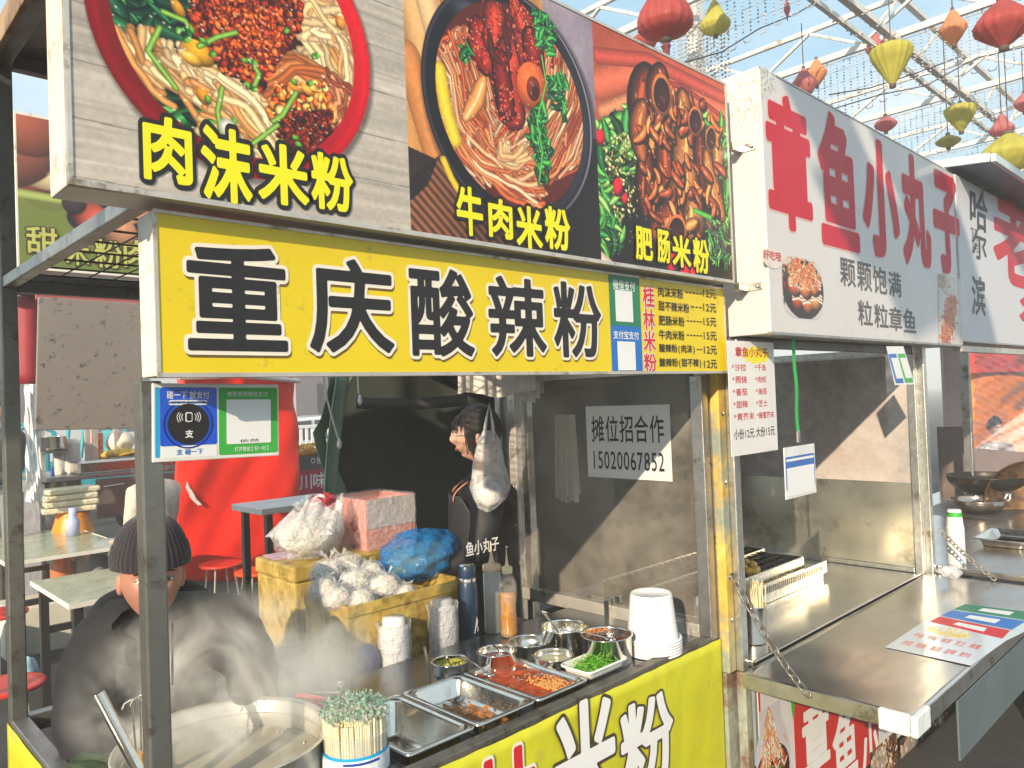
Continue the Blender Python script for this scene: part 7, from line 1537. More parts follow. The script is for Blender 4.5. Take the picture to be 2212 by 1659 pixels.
# wrapped packets on a gas cylinder
gcx, gcy = ony(172,1150,7.05)[0], 7.25; gz1 = ony(172,1108,7.1)[2]
t = thing('gas_cylinder', 'orange gas cylinder standing under the wrapped noodle packets', 'gas cylinder', (gcx,gcy,0)); ORG = mat('orange_cylinder_paint', (.85,.30,.02), .35, var=.12, scale=5, dirt=(.4,.2,.06), damt=.2)
part('cylinder_body', ORG, t, lambda b: b.lathe([(0,0),(.14,.0),(.16,.05),(.16,gz1-.16),(.13,gz1-.06),(.12,gz1-.02),(.12,gz1),(0,gz1)], (gcx,gcy,0), 28))
t = thing('noodle_packets', 'stack of clear wrapped cream noodle packets on the orange cylinder', 'packets', (gcx-.05,gcy,gz1))
for k in range(4): b = MB(); b.obox((gcx-.03+.012*(k % 2),gcy,gz1+.03+k*.052), (.40,.02*(k-1.5),0), (-.02*(k-1.5),.24,0), (0,0,.046)); b.build('packet', film('packet_film_%d' % k, (.85,.78,.55), .95, .12, .6, 24), t, bevel=.016, seg=3)
b = MB(); q = ony(158,1150,6.9); b.lathe([(0,0),(.05,0),(.05,.12),(.035,.14),(.03,.17),(.03,.22),(0,.22)], (q[0],6.9,.741), 16); t_ = tag(b.build('white_blue_can', mat('pale_blue_can', (.45,.5,.75), .4)), 'pale bottle with a blue cap on the far end of the longer table', 'bottle')
for k, (u, m_, la) in enumerate(((130,mat('pink_soda', (.75,.25,.12), .15, trans=.3),'orange soda bottle on the ground under the longer table'), (180,mat('clear_water_bottle', (.6,.62,.62), .1, trans=.5),'big clear water bottle on the ground under the longer table'))):
    p = ony(u+3,1235,6.7); b = MB(); b.lathe([(0,0),(.075,0),(.08,.02),(.078,.14),(.08,.2),(.05,.27),(.02,.30),(.02,.33),(0,.33)], (p[0],6.7,max(0.0, p[2]-.12)*0+.36), 20); tag(b.build('drink_bottle', m_), la, 'bottle')
b = MB(); b.box(1.58,2.1,6.5,6.95,0,.36); tag(b.build('crate', WFOAM, None, bevel=.02), 'low white crate under the end of the longer table carrying drink bottles', 'crate')
p0_, p1_ = ony(236,990,7.75), ony(300,990,7.75); t = thing('food_tray', 'tray of yellow snacks with a white sack on the grill stall', 'food tray', (p0_[0],7.8,zc_+.12))
zt_ = ony(265,985,7.8)[2]; part('tray', DARKST, t, lambda b: b.box(p0_[0],p1_[0]+.1,7.7,8.1,zt_-.03,zt_), bevel=.005); part('snacks', mat('fried_yellow_snack', (.75,.42,.04), .4, var=.4, scale=30), t, lambda b: b.blob(((p0_[0]+p1_[0])/2,7.85,zt_+.02), (.17,.12,.05), 20, 12, .3, 3)); part('white_sack', mat('white_sack', (.82,.76,.62), .7), t, lambda b: b.blob(((p0_[0]+p1_[0])/2+.04,7.98,zt_+.13), (.13,.09,.11), 20, 12, .12, 5))
b = MB(); p = ony(218,1008,7.9); b.box(p[0]-.05,p[0]+.05,7.98,8.08,zc_+.121,zc_+.36); tag(b.build('red_box', mat('red_white_box', (.62,.08,.05), .5, tint2=(.8,.5,.4)), None, bevel=.004), 'red and white carton standing on the grill stall', 'carton')
b = MB(); b.box(2.0,3.6,7.65,8.3,zc_+.121,zc_+.16); 
# teal vehicles beyond
TEAL = mat('teal_vehicle_paint', (.02,.36,.42), .35, var=.15, coat=.4)
def trike(x, y, label, s=1.0):
    t = thing('cargo_tricycle', label, 'tricycle', (x,y,0), 'teal cargo tricycles parked behind'); 
    part('cargo_bed', TEAL, t, lambda b: (b.box(x,x+1.5*s,y,y+.05,.55,.95), b.box(x,x+1.5*s,y+.95,y+1.0,.55,.95), b.box(x,x+.05,y+.051,y+.949,.55,.95), b.box(x+.05,x+1.5*s,y+.051,y+.949,.50,.55)), bevel=.01)
    part('cab_frame', TEAL, t, lambda b: (b.tube([(x-.1,y+.1,.5),(x-.15,y+.1,1.5),(x-.35,y+.1,1.62),(x-.7,y+.1,1.5),(x-.8,y+.1,.7)], .03, 8), b.tube([(x-.1,y+.9,.5),(x-.15,y+.9,1.5),(x-.35,y+.9,1.62),(x-.7,y+.9,1.5),(x-.8,y+.9,.7)], .03, 8)))
    part('seat_back', TEAL, t, lambda b: b.box(x-.28,x-.18,y+.15,y+.85,.75,1.45), bevel=.03); part('seat', INK, t, lambda b: b.box(x-.55,x-.25,y+.2,y+.8,.68,.76), bevel=.02)
    part('handlebar', INK, t, lambda b: (b.tube([(x-.78,y+.25,1.25),(x-.82,y+.5,1.2),(x-.78,y+.75,1.25)], .018, 6), b.tube([(x-.95,y+.5,.35),(x-.82,y+.5,1.2)], .025, 6)))
    for cx_, cy_ in ((x+1.1,y-.05),(x+1.1,y+1.05),(x-1.0,y+.5)):
        w = part('wheel', INK, t, lambda b: b.lathe([(.26,-.05),(.30,-.04),(.30,.04),(.26,.05)], (cx_,cy_,.30), 24, (0,1,0))); part('rim', STEEL, w, lambda b: b.lathe([(.03,0),(.26,-.02),(.26,.02),(.03,.01)], (cx_,cy_,.30), 24, (0,1,0)))
    return t
for x, y, la in ((2.6,10.6,'nearest teal cargo tricycle behind the grill stall'), (3.9,12.2,'middle teal cargo tricycle in the row behind the grill stall'), (2.2,13.6,'farthest teal cargo tricycle behind the upper steel pot')): trike(x, y, la)
# hanging board, awnings, film at the left
Yb = 4.4; bp_ = [(83,641),(310,655),(305,925),(76,930)]
b = MB(); b.prism([ony(u, v, Yb) for u, v in bp_], (0,.02,0)); tag(b.build('hanging_board', mat('speckled_taupe_board', (.27,.235,.215), .75, var=.06, scale=3, dirt=(.06,.05,.045), damt=.17, dscale=22, bump=.05), None, bevel=.004), 'large speckled taupe board hanging flat behind the left posts', 'board')
b = MB(); b.prism([ony(u, v, Yb+.03) for u, v in ((78,636),(312,650),(312,660),(78,646))], (0,.02,0)); tag(b.build('red_batten', mat('faded_red_batten', (.42,.10,.10), .6)), 'faded red strip along the top edge of the taupe board', 'batten')
RA = mat('dark_red_awning', (.32,.02,.035), .55, var=.12, scale=3, bump=.15, bscale=6)
b = MB(); b.grid(lambda a, c: tuple(ony(-20+a*160, 640+c*190, 6.6)+np.array([0,.05*math.sin(a*9),0])), 16, 8); tag(b.build('awning', RA, None, solid=.01), 'dark red awning cloth at the left edge behind the rear post', 'awning')
b = MB(); a0, a1 = ony(-20,618,6.5), ony(330,640,6.5); b.bar(a0, a1, .10); tag(b.build('awning_bar', DARKST), 'dark horizontal bar above the red awning and taupe board', 'bar')
b = MB(); b.grid(lambda a, c: tuple(ony(54+a*44-8*math.sin(c*3)*a, 822+c*262, 7.0)+np.array([0,.03*math.sin(a*9+3*math.sin(c*7))+.012*math.sin(c*23-a*31+2*math.sin(a*5)),0])), 26, 60); tag(b.build('wrap_film', film('white_wrap_film', (.72,.72,.76), .85, .15, 1, 9)), 'crumpled white plastic wrap hanging left of the steel pots', 'plastic wrap')
# another stall's sign, glimpsed through the frame
Yg = 5.6; sb_ = thing('distant_photo_sign', 'large greenish food photo sign of another stall seen behind the left posts', 'sign', (1.6,Yg,2.9))
gq = (ony(38,400,Yg)[0], ony(420,400,Yg)[0]); z0g, z1g = ony(160,582,Yg)[2], ony(120,262,Yg)[2]
Cg = Canvas(gq[0], gq[1], z0g, z1g, Yg, .007); gn = nz2(Cg.h, Cg.w, 60, 5, 4)[..., None]; Cg.a[:] = np.array([.42,.44,.26])*(.7+.6*gn)
for _ in range(60): Cg.ellip(PR.uniform(0, Cg.w*.75), PR.uniform(0, Cg.h*.42), PR.uniform(12, 34), PR.uniform(16, 40), PR.uniform(0, 3), hexc(['b88a58','a05038','c8a878','8a4a3c','d8c090','6a4a48'][PR.randint(6)]), .15, .4)
Cg.put((Cg.yy > Cg.h*.50)*.85, (.46,.52,.22)); Cg.stroke([(0, Cg.h*.52), (Cg.w, Cg.h*.56)], 8, (.62,.68,.35), .1, .2)
for _ in range(16): Cg.ellip(PR.uniform(Cg.w*.28, Cg.w*.7), PR.uniform(Cg.h*.50, Cg.h*.72), PR.uniform(10, 22), PR.uniform(8, 18), PR.uniform(0, 3), hexc(['8c3a34','b07a5a','3a2a30','c05040'][PR.randint(4)]), .2, .4)
Cg.to_mesh('photo_panel', PHOTO, sb_); part('sign_box', PAINTW, sb_, lambda b: b.box(gq[0]-.01,gq[1]+.01,Yg+.003,Yg+.15,z0g-.02,z1g+.02))
gf = YF(Yg-.004)
for ch, q in (('甜', (58,492,122,548)), ('米', (142,510,192,572)), ('粉', (205,520,262,578)), ('肉', (268,520,320,578))):
    b = MB(); bx = gphoto(gf, q); glyph(b, gf, ch, bx, .07, .001); b.build('character_outline', DKBR, sb_); b = MB(); glyph(b, gf, ch, bx, .02, .003); b.build('character', mat('olive_yellow_print', (.52,.52,.12), .5) if ch == '甜' else bpy.data.materials['olive_yellow_print'], sb_)
# street seen between tarpaulin and curtain
t = thing('street_stall', 'dark stall front with a crimson panel seen in the gap beside the green curtain', 'market stall', (3.9,7.0,0)); Ys = 7.0; ssf = YF(Ys-.002)
def sq(q): return gphoto(ssf, q)
def bxp(name, m, q, par, y0_=Ys, th=.03):
    a = gphoto(YF(y0_), q); b = MB(); b.box(a[0], a[2], y0_, y0_+th, a[1], a[3]); return b.build(name, m, par)
bxp('upper_board', mat('charcoal_board', (.07,.08,.09), .6), (648,982,760,1012), t); bxp('crimson_panel', mat('crimson_panel', (.42,.02,.06), .5), (640,1012.5,760,1065), t); bxp('lower_board', mat('charcoal_board_low', (.07,.08,.09), .6), (640,1065.5,760,1092), t); bxp('stall_body', mat('dark_stall_body', (.05,.05,.055), .7), (640,1092.5,760,1260), t, Ys+.1)
text('lettering', '川味', ssf, sq((646,1022,704,1056)), WHITEP, t, .002, .02); text('lettering', '拒', ssf, sq((684,986,695,1002)), WHITEP, t, .002, .01); text('lettering', '就这', ssf, sq((682,1068,704,1085)), LEMON, t, .002, .02)
disc('ring_mark', WHITEP, ssf.P(676,995)[0], ssf.P(676,995)[1], .018, .026, .002, par=t, face=ssf)
b = MB(); c_ = ssf.P(667,1078); b.bar(ssf.at(c_[0]-.02,c_[1]+.0,.003), ssf.at(c_[0],c_[1]-.02,.003), .006); b.bar(ssf.at(c_[0],c_[1]-.02,.003), ssf.at(c_[0]+.04,c_[1]+.035,.003), .006); b.build('tick_mark', LEMON, t)
c = ony(672,975,Ys+.2); b = MB(); b.lathe([(.05,-.12),(.18,-.08),(.28,.02),(.27,.02),(.17,-.06),(0,-.06)], (c[0]+.05,Ys+.25,c[2]), 28); tag(b.build('snack_basin', mat('bronze_basin', (.42,.25,.06), .35, .6)), 'bronze basin on the dark stall beside the curtain', 'basin'); 
b = MB(); g = random.Random(2)
for i in range(120): a = g.uniform(0, 6.3); r = .26*g.random()**.5; b.ico((c[0]+.05+r*math.cos(a), Ys+.25+r*math.sin(a), c[2]+.02+.05*(1-r/.26)+g.uniform(0,.02)), (g.uniform(.015,.03), .015, .014))
tag(stuff(b.build('fried_snacks', mat('golden_fried_snack', (.70,.40,.06), .45, var=.4, scale=30))), 'golden fried snacks heaped in the bronze basin', 'snacks')
b = MB(); b.box(8,20,17,17.05,-.0,.0+.01)
CARW = mat('white_car_paint', (.72,.76,.78), .25, var=.03, coat=.8); GLS = mat('dark_car_glass', (.02,.04,.06), .08, coat=1)
def car(cx_, cy_, label):
    t = thing('parked_car', label, 'car', (cx_,cy_,0), 'pale cars parked along the street'); prof = [(-2.2,.35),(-2.25,.75),(-2.0,.95),(-1.3,1.02),(-.7,1.45),(.7,1.5),(1.5,1.05),(2.1,.95),(2.25,.7),(2.2,.35)]
    part('body', CARW, t, lambda b: b.prism([(cx_+p[0],cy_-.85,p[1]) for p in prof], (0,1.7,0)), bevel=.05)
    part('side_window', GLS, t, lambda b: b.prism([(cx_+p[0],cy_-.86,p[1]) for p in ((-1.15,1.0),(-.62,1.38),(.0,1.41),(.0,1.0))], (0,-.01,0))); part('side_window', GLS, t, lambda b: b.prism([(cx_+p[0],cy_-.86,p[1]) for p in ((.08,1.0),(.08,1.41),(.64,1.42),(1.3,1.04))], (0,-.01,0)))
    for dx in (-1.4,1.4): w = part('wheel', INK, t, lambda b: b.lathe([(.0,.12),(.30,.12),(.33,.08),(.33,-.08)], (cx_+dx,cy_-.80,.33), 24, (0,-1,0))); part('rim', INOX, w, lambda b: b.lathe([(0,.13),(.20,.125)], (cx_+dx,cy_-.80,.33), 20, (0,-1,0)))
car(8.2,15.6,'nearest pale car beyond the white railing'); car(11.0,18.2,'second white car farther along the street'); car(2.8,19,'pale car far behind the teal tricycles')
FEN = mat('white_railing_paint', (.78,.80,.82), .4)
t = thing('railing', 'white street railing in front of the parked cars', 'railing', (9,13.8,0))
part('rail', FEN, t, lambda b: b.box(4,14,13.78,13.84,1.28,1.34)); part('rail', FEN, t, lambda b: b.box(4,14,13.78,13.84,.72,.77)); part('rail', FEN, t, lambda b: b.box(4,14,13.78,13.84,.42,.46))
for k in range(80): part('picket', FEN, t, lambda b: b.box(4.05+k*.125,4.10+k*.125,13.79,13.83,.771,1.279))
BW_ = mat('pale_building_wall', (.55,.57,.60), .8, var=.06, scale=.6); t = thing('building', 'long pale building with dark windows across the street', 'building', (10,24,0)); part('wall', BW_, t, lambda b: b.box(-14,38,24,33,0,4.4)); 
part('parapet', mat('grey_parapet', (.35,.36,.38), .8), t, lambda b: b.box(-14.1,38.1,23.9,33.1,4.4,4.7))
for k in range(16): w = part('window', mat('mauve_window', (.12,.10,.13), .3) if k == 0 else bpy.data.materials['mauve_window'], t, lambda b: b.box(-12+k*3.1,-10.6+k*3.1,23.96,23.995,1.2,2.9))
w = part('door', bpy.data.materials['mauve_window'], t, lambda b: b.box(ony(684,860,24)[0],ony(700,860,24)[0],23.96,23.995,0,ony(690,828,24)[2]))

# unseen stall frame, added so its flat roof keeps sun off the curtain
t = thing('food_stall', 'unseen bare stall frame with a flat roof, added to shade the green curtain', 'market stall', (-1.2,2.0,0))
part('roof_sheet', DARKST, t, lambda b: b.box(-2.7,.30,1.45,2.66,2.72,2.745))
for x, y in ((-2.66,1.5),(.16,1.5),(-2.66,2.6),(.16,2.6)): post(t, x-.02, x+.02, y-.02, y+.02, 0, 2.719, STEEL)
part('counter_top', INOX, t, lambda b: b.box(-2.62,.12,1.53,2.1,.80,.83))
# ------------------------------------------------------------------ people
SKIN = mat('warm_skin', (.62,.36,.25), .45, var=.07, scale=14, sss=.12, bump=.04, bscale=120, tint2=(.68,.38,.27)); SKIN2 = mat('ruddy_skin', (.46,.22,.155), .45, var=.12, scale=9, sss=.12, bump=.05, bscale=120)
LIPS = mat('lips', (.50,.13,.12), .35); EYEW = mat('eye_white', (.75,.72,.70), .2, coat=.6); IRIS = mat('dark_iris', (.02,.012,.01), .15, coat=1); HAIR = mat('black_hair', (.012,.010,.010), .42, var=.4, scale=60, stretch=(8,8,.6), bump=.4, bscale=90)
def gs_(x, s): return math.exp(-(x/s)**2)
def head_mesh(b, M, r=.105, nu=72, nv=60, feminine=False):
    """head in its own frame: +Y face forward, +Z up, centre between the ears; M maps to the world"""
    def fn(a, c):
        th = a*2*math.pi; ph = (c-.5)*math.pi; d = np.array([math.sin(th)*math.cos(ph), math.cos(th)*math.cos(ph), math.sin(ph)])
        x, y, z = d[0]*.072, d[1]*.092, d[2]*.112+.008
        if z < 0: k = 1-(.36 if feminine else .28)*(min(1, -z/.10))**1.6; x *= k; y *= (1-.10*(-z/.10)) if y > 0 else (1-.45*min(1, -z/.09))
        if y > .02:
            f = min(1, (y-.02)/.03)
            y += f*(.017*gs_(x, .0085+.004*max(0, min(1, (.005-z)/.03)))*gs_(z+.018, .017)+.010*gs_(x, .008)*gs_(z-.005, .02)+.006*gs_(x, .05)*gs_(z-.032, .014)-.011*(gs_(x-.031, .016)+gs_(x+.031, .016))*gs_(z-.010, .013)
                 +.007*gs_(x, .022)*gs_(z+.048, .0045)+.006*gs_(x, .02)*gs_(z+.058, .005)-.003*gs_(x, .024)*gs_(z+.053, .0022)+.009*gs_(x, .02)*gs_(z+.082, .014)+.004*(gs_(x-.04, .018)+gs_(x+.04, .018))*gs_(z+.018, .02)-.004*gs_(x, .016)*gs_(z+.070, .006))
        return tuple(M(np.array([x, y, z])))
    b.grid(fn, nu, nv)
def frame(c, fwd, up=(0,0,1), s=1.0):
    f = np.array(fwd, float); f /= np.linalg.norm(f); u = np.array(up, float); u -= f*(u@f); u /= np.linalg.norm(u); r = np.cross(f, u); c = np.array(c, float)
    return lambda p: c+s*(r*p[0]+f*p[1]+u*p[2])
def face_bits(t, M, lips=True, sk='warm_skin'):
    for sx in (-1, 1):
        part('eye', EYEW, t, lambda b: b.add([M(np.array([sx*.031, .071, .010])+q) for q in [np.array([.012*math.cos(a)*math.cos(p), .010*math.sin(p), .0085*math.sin(a)*math.cos(p)]) for p in np.linspace(0, 1.5, 5) for a in np.linspace(0, 2*math.pi, 14, endpoint=False)]], [(j*14+k, j*14+(k+1) % 14, (j+1)*14+(k+1) % 14, (j+1)*14+k) for j in range(4) for k in range(14)], True))
        part('iris', IRIS, t, lambda b: b.add([M(np.array([sx*.031+.0055*math.cos(a), .0818, .010+.0055*math.sin(a)])) for a in np.linspace(0, 2*math.pi, 14, endpoint=False)], [tuple(range(14))]))
        part('eyebrow', HAIR, t, lambda b: b.tube([M(np.array([sx*.016, .088, .027])), M(np.array([sx*.032, .086, .032])), M(np.array([sx*.047, .076, .027]))], [.0022,.003,.0012], 6)); part('eyelid', HAIR, t, lambda b: b.tube([M(np.array([sx*.019, .080, .012])), M(np.array([sx*.031, .0838, .0175])), M(np.array([sx*.044, .075, .011]))], .0012, 5))
        part('ear', bpy.data.materials[sk], t, lambda b: b.blob(M(np.array([sx*.071, -.004, -.006])), (.011,.013,.028), 14, 10, .15, 3))
    if lips: part('lip', LIPS, t, lambda b: b.tube([M(np.array([-.020, .074, -.052])), M(np.array([-.008, .0855, -.0485])), M(np.array([0, .0865, -.050])), M(np.array([.008, .0855, -.0485])), M(np.array([.020, .074, -.052]))], [.0008,.0022,.0022,.0022,.0008], 8)); part('lip', LIPS, t, lambda b: b.tube([M(np.array([-.018, .074, -.054])), M(np.array([0, .0865, -.0575])), M(np.array([.018, .074, -.054]))], [.0008,.003,.0008], 8))
def skin_body(name, nodes, edges, m, parent, sub=2, root=0, disp=0):
    """one continuous surface grown from a skeleton (Skin modifier)"""
    org = WLOC(parent); me = bpy.data.meshes.new(name); me.from_pydata([tuple(np.array(n[0])-org) for n in nodes], edges, []); o = bpy.data.objects.new(name, me); col.objects.link(o); o.parent = parent
    q = o.modifiers.new('skin', 'SKIN'); q.use_smooth_shade = True
    if not me.skin_vertices: bpy.context.view_layer.objects.active = o
    for v, n in zip(me.skin_vertices[0].data, nodes): v.radius = (n[1], n[2] if len(n) > 2 else n[1])
    me.skin_vertices[0].data[root].use_root = True
    s = o.modifiers.new('sub', 'SUBSURF'); s.levels = s.render_levels = sub; me.materials.append(m)
    if disp:
        tx = bpy.data.textures.new(name, 'CLOUDS'); tx.noise_scale = .09; d = o.modifiers.new('folds', 'DISPLACE'); d.texture = tx; d.strength = disp; d.mid_level = .5; s2_ = o.modifiers.new('sm', 'SMOOTH'); s2_.iterations = 2
    return o
# the cook in the beanie, leaning over the pot
hc = dep(327, 1250, 2.06)
man = thing('person', 'person in a dark ribbed beanie and black padded coat bending over the steaming pot', 'person', (hc[0], hc[1], 0))
toc = CAM-hc; toc[2] = .02; MH = frame(hc, toc+np.array([.15,-.3,0]), s=1.06)
part('head', SKIN2, man, lambda b: head_mesh(b, MH)); face_bits(man, MH, True, 'ruddy_skin')
BEAN = mat('charcoal_knit', (.018,.013,.019), .9, var=.2, scale=60, bump=.3, bscale=160, sheen=.4)
def beanie(b):
    n = 180
    for lo, hi, r0, push in ((.044, .166, 1.10, 0), (.036, .092, 1.16, 1)):
        V = []; m_ = 22
        for j in range(m_):
            s = j/(m_-1); z = lo+(hi-lo)*s; k = math.sqrt(max(0, 1-(max(0, z-.05)/.117)**2.4)) if not push else 1.0-.06*max(0, (z-.05)/.04)
            for i in range(n):
                a = 2*math.pi*i/n; rib = 1+.016*math.cos(a*44); bul = (1+.03*math.sin(s*math.pi)) if push else 1
                V.append(MH(np.array([math.sin(a)*.080*r0*k*rib*bul, math.cos(a)*.098*r0*k*rib*bul-.004, z])))
        b.add(V, [(j*n+i, j*n+(i+1) % n, (j+1)*n+(i+1) % n, (j+1)*n+i) for j in range(m_-1) for i in range(n)], True)
part('beanie', BEAN, man, beanie)
COAT = mat('black_padded_coat', (.012,.012,.016), .75, var=.25, scale=5, bump=.5, bscale=7)
f2 = np.array([toc[0], toc[1], 0]); f2 /= np.linalg.norm(f2); rt = np.cross(f2, [0,0,1.]) # wearer's right-hand side seen from behind = +rt
Lf = dep(212, 1400, 2.06); Rt = dep(478, 1352, 2.12); 
neck = hc-f2*.10-np.array([0,0,.13]); chest = hc-f2*.16-np.array([0,0,.32]); belly = hc-f2*.26-np.array([0,0,.55]); hip = hc-f2*.34-np.array([0,0,.74])
mid = (Lf+Rt)/2; Lf = Lf-f2*.05; Rt = Rt-f2*.05
elL, wrL = dep(165, 1580, 1.98), dep(270, 1700, 1.88); elR, wrR = dep(560, 1465, 2.08), dep(505, 1520, 2.06)
footL, footR = hip*1.0, hip*1.0
kneeL, kneeR = hip+rt*-.12-[0,0,.02], hip+rt*.12
nodes = [(hip,.17,.15),(belly,.19,.16),(chest,.20,.17),(neck-[0,0,.02],.115,.10),(neck+[0,0,.03],.085,.085),
         ((chest+Lf)/2+[0,0,.08],.13,.13),(Lf,.105,.105),(elL,.078,.078),(wrL,.055,.055),
         ((chest+Rt)/2+[0,0,.08],.13,.13),(Rt,.105,.105),(elR,.074,.074),(wrR,.052,.052)]
edges = [(0,1),(1,2),(2,3),(3,4),(2,5),(5,6),(6,7),(7,8),(2,9),(9,10),(10,11),(11,12)]
skin_body('padded_coat', nodes, edges, COAT, man, 3, 0, .05)
TROU = mat('dark_trousers', (.03,.03,.035), .8)
hz_ = hip[2]; ln = lambda s: [(hip+rt*s*.02,.13,.13),(hip+rt*s*.10-[0,0,.08],.10,.10),(np.array([hip[0],hip[1],hz_*.5])+rt*s*.12,.072,.072),(np.array([hip[0],hip[1],.08])+rt*s*.12,.055,.055),(np.array([hip[0],hip[1],.05])+rt*s*.12+f2*.14,.045,.04)]
A = ln(1); B = ln(-1); skin_body('trousers', [(hip+[0,0,.05],.15,.13)]+A[1:]+B[1:], [(0,1),(1,2),(2,3),(3,4),(0,5),(5,6),(6,7),(7,8)], TROU, man, 2)
# hood lying around the neck
def hood(b):
    c_ = neck+np.array([0,0,.035]); n, m_ = 48, 12; V = []
    for i in range(n+1):
        a = -2.55+5.1*i/n; w = .125+.035*math.cos(a); ctr = c_-f2*(math.cos(a)*.10-.02)+rt*math.sin(a)*w-np.array([0,0,.10*(1-math.cos(a))/2])
        rr = .045*(.35+.65*math.cos(a/2.2)); out = -f2*math.cos(a)+rt*math.sin(a)
        for k in range(m_): p = 2*math.pi*k/m_; V.append(ctr+out*rr*math.cos(p)+np.array([0,0,1.3])*rr*math.sin(p))
    b.add(V, [(i*m_+k, i*m_+(k+1) % m_, (i+1)*m_+(k+1) % m_, (i+1)*m_+k) for i in range(n) for k in range(m_)], True)
part('hood', COAT, man, hood)
part('zip', mat('dark_zip', (.08,.08,.09), .3, .6), man, lambda b: b.tube([dep(372, 1345, 1.86), dep(372, 1480, 1.84)], .003, 5))
# chest print
cp = dep(430, 1370, 1.80); fc_ = Face(cp, -rt*1.0 if (-rt)@(CAMR@np.array([1,0,0])) > 0 else rt, (0,0,1))
# hands: palm and five fingers each, curled over the tool and the pot edge
def hand(t, wrist, fwd, side, up, s=1.0, curl=.9, name='hand'):
    fwd, side, up = [np.array(q, float)/np.linalg.norm(q) for q in (fwd, side, up)]; w = np.array(wrist, float); N = [(w,.026*s,.020*s),(w+fwd*.045*s,.036*s,.016*s),(w+fwd*.078*s,.036*s,.014*s)]; E2 = [(0,1),(1,2)]
    o = skin_body(name, N, E2, SKIN2, t, 2)
    for k, (off, ln_) in enumerate(((-.029,.072),(-.010,.082),(.010,.077),(.028,.060))):
        p = w+fwd*.070*s+side*off*s; q1 = p+(fwd*math.cos(curl*.3)-up*math.sin(curl*.3))*ln_*.45*s; q2 = q1+(fwd*math.cos(curl*.9)-up*math.sin(curl*.9))*ln_*.32*s; q3 = q2+(fwd*math.cos(curl*1.5)-up*math.sin(curl*1.5))*ln_*.25*s
        part('finger', SKIN2, o, lambda b: (b.tube([p, q1, q2, q3, q3+(q3-q2)*.15], [.0095*s,.0088*s,.008*s,.007*s,.003*s], 10)))
    p = w+fwd*.028*s-side*.028*s; q1 = p+(fwd*.5-side*.75-up*.2)*.038*s; q2 = q1+(fwd*.85-side*.2-up*.4)*.030*s; part('thumb', SKIN2, o, lambda b: b.tube([p, q1, q2, q2+(q2-q1)*.15], [.012*s,.0105*s,.009*s,.004*s], 10))
    return o
hand(man, wrL+(wrL-elL)/np.linalg.norm(wrL-elL)*.05, wrL-elL, rt, (0,0,1)); hand(man, wrR+(wrR-elR)/np.linalg.norm(wrR-elR)*.04, (wrR-elR)+[0,0,-.02], -rt, (0,0,1), s=.95, curl=1.2)
# the woman in profile at the back of the second stall
wc = dep(1028, 941, 3.30); left = CAMR@np.array([-1,0,0]); left[2] = 0; back_ = CAMR@np.array([0,0,1.]); back_[2] = 0
wom = thing('person', 'woman with black tied hair and clear glasses in profile wearing a black printed apron', 'person', (wc[0], wc[1], 0))
fw = left/np.linalg.norm(left)+.10*back_/np.linalg.norm(back_); WH = frame(wc, fw, s=1.04)
part('head', SKIN, wom, lambda b: head_mesh(b, WH, feminine=True)); face_bits(wom, WH)
def hairm(b):
    def fn(a, c):
        th = a*2*math.pi; ph = (c-.5)*math.pi; d = np.array([math.sin(th)*math.cos(ph), math.cos(th)*math.cos(ph), math.sin(ph)]); x, y, z = d[0]*.079, d[1]*.101-.010, d[2]*.122+.012
        if z < .04 and y > .0: k = min(1, (.04-z)/.05); y = y*(1-k)-.01*k if abs(x) < .07 else min(y, .012)
        if z < 0: q = 1-.55*min(1, -z/.11); x *= q; y *= q
        s = 1+.012*math.sin(th*40+z*30); return tuple(WH(np.array([x*s, y*s, z])))
    b.grid(fn, 90, 50)
part('hair', HAIR, wom, hairm)

def strands(b):
    g = random.Random(4)
    for i in range(34):
        x = g.uniform(-.072,.066); y0_ = .085*math.sqrt(max(.05, 1-(x/.08)**2)); b.tube([WH(np.array([x*.9, y0_*.85, .088])), WH(np.array([x, y0_+.012, .058])), WH(np.array([x*1.03, y0_+.012, .025+g.uniform(-.012,.01)]))], .0017, 4)
    for sx in (-1, 1):
        for i in range(16): b.tube([WH(np.array([sx*.066, .052-i*.003, .07])), WH(np.array([sx*.078, .050-i*.003, .01])), WH(np.array([sx*(.074-.001*i), .040-i*.003, -.05-g.uniform(0,.03)]))], .0018, 4)
stuff(part('fringe', HAIR, wom, strands))
GLM = mat('clear_glasses_rim', (.65,.62,.60), .15, coat=1)
def glasses(b):
    for sx in (-1, 1):
        b.tube([WH(np.array([sx*.031+.024*math.cos(a), .094-.006*abs(math.cos(a)), .006+.020*math.sin(a)])) for a in np.linspace(0, 2*math.pi, 25)], .0013, 5, False); b.tube([WH(np.array([sx*.055, .088, .010])), WH(np.array([sx*.074, .05, .010])), WH(np.array([sx*.076, -.01, .006]))], .0013, 5)
    b.tube([WH(np.array([-.008, .094, .010])), WH(np.array([.008, .094, .010]))], .0013, 5)
part('glasses', GLM, wom, glasses)
fw_ = np.array([fw[0], fw[1], 0]); fw_ /= np.linalg.norm(fw_); wr = np.cross(fw_, [0,0,1.])
bk = mat('black_jacket', (.012,.012,.016), .6, var=.2, scale=9, bump=.3, bscale=20); 
def WB(x, y, z): return np.array([wc[0], wc[1], 0])+wr*x+fw_*y+np.array([0,0,z])
H0 = wc[2]
part('neck', SKIN, wom, lambda b: b.tube([WB(0,-.035,H0-.05), WB(0,-.03,H0-.12), WB(0,-.03,H0-.20)], [.048,.048,.06], 20))
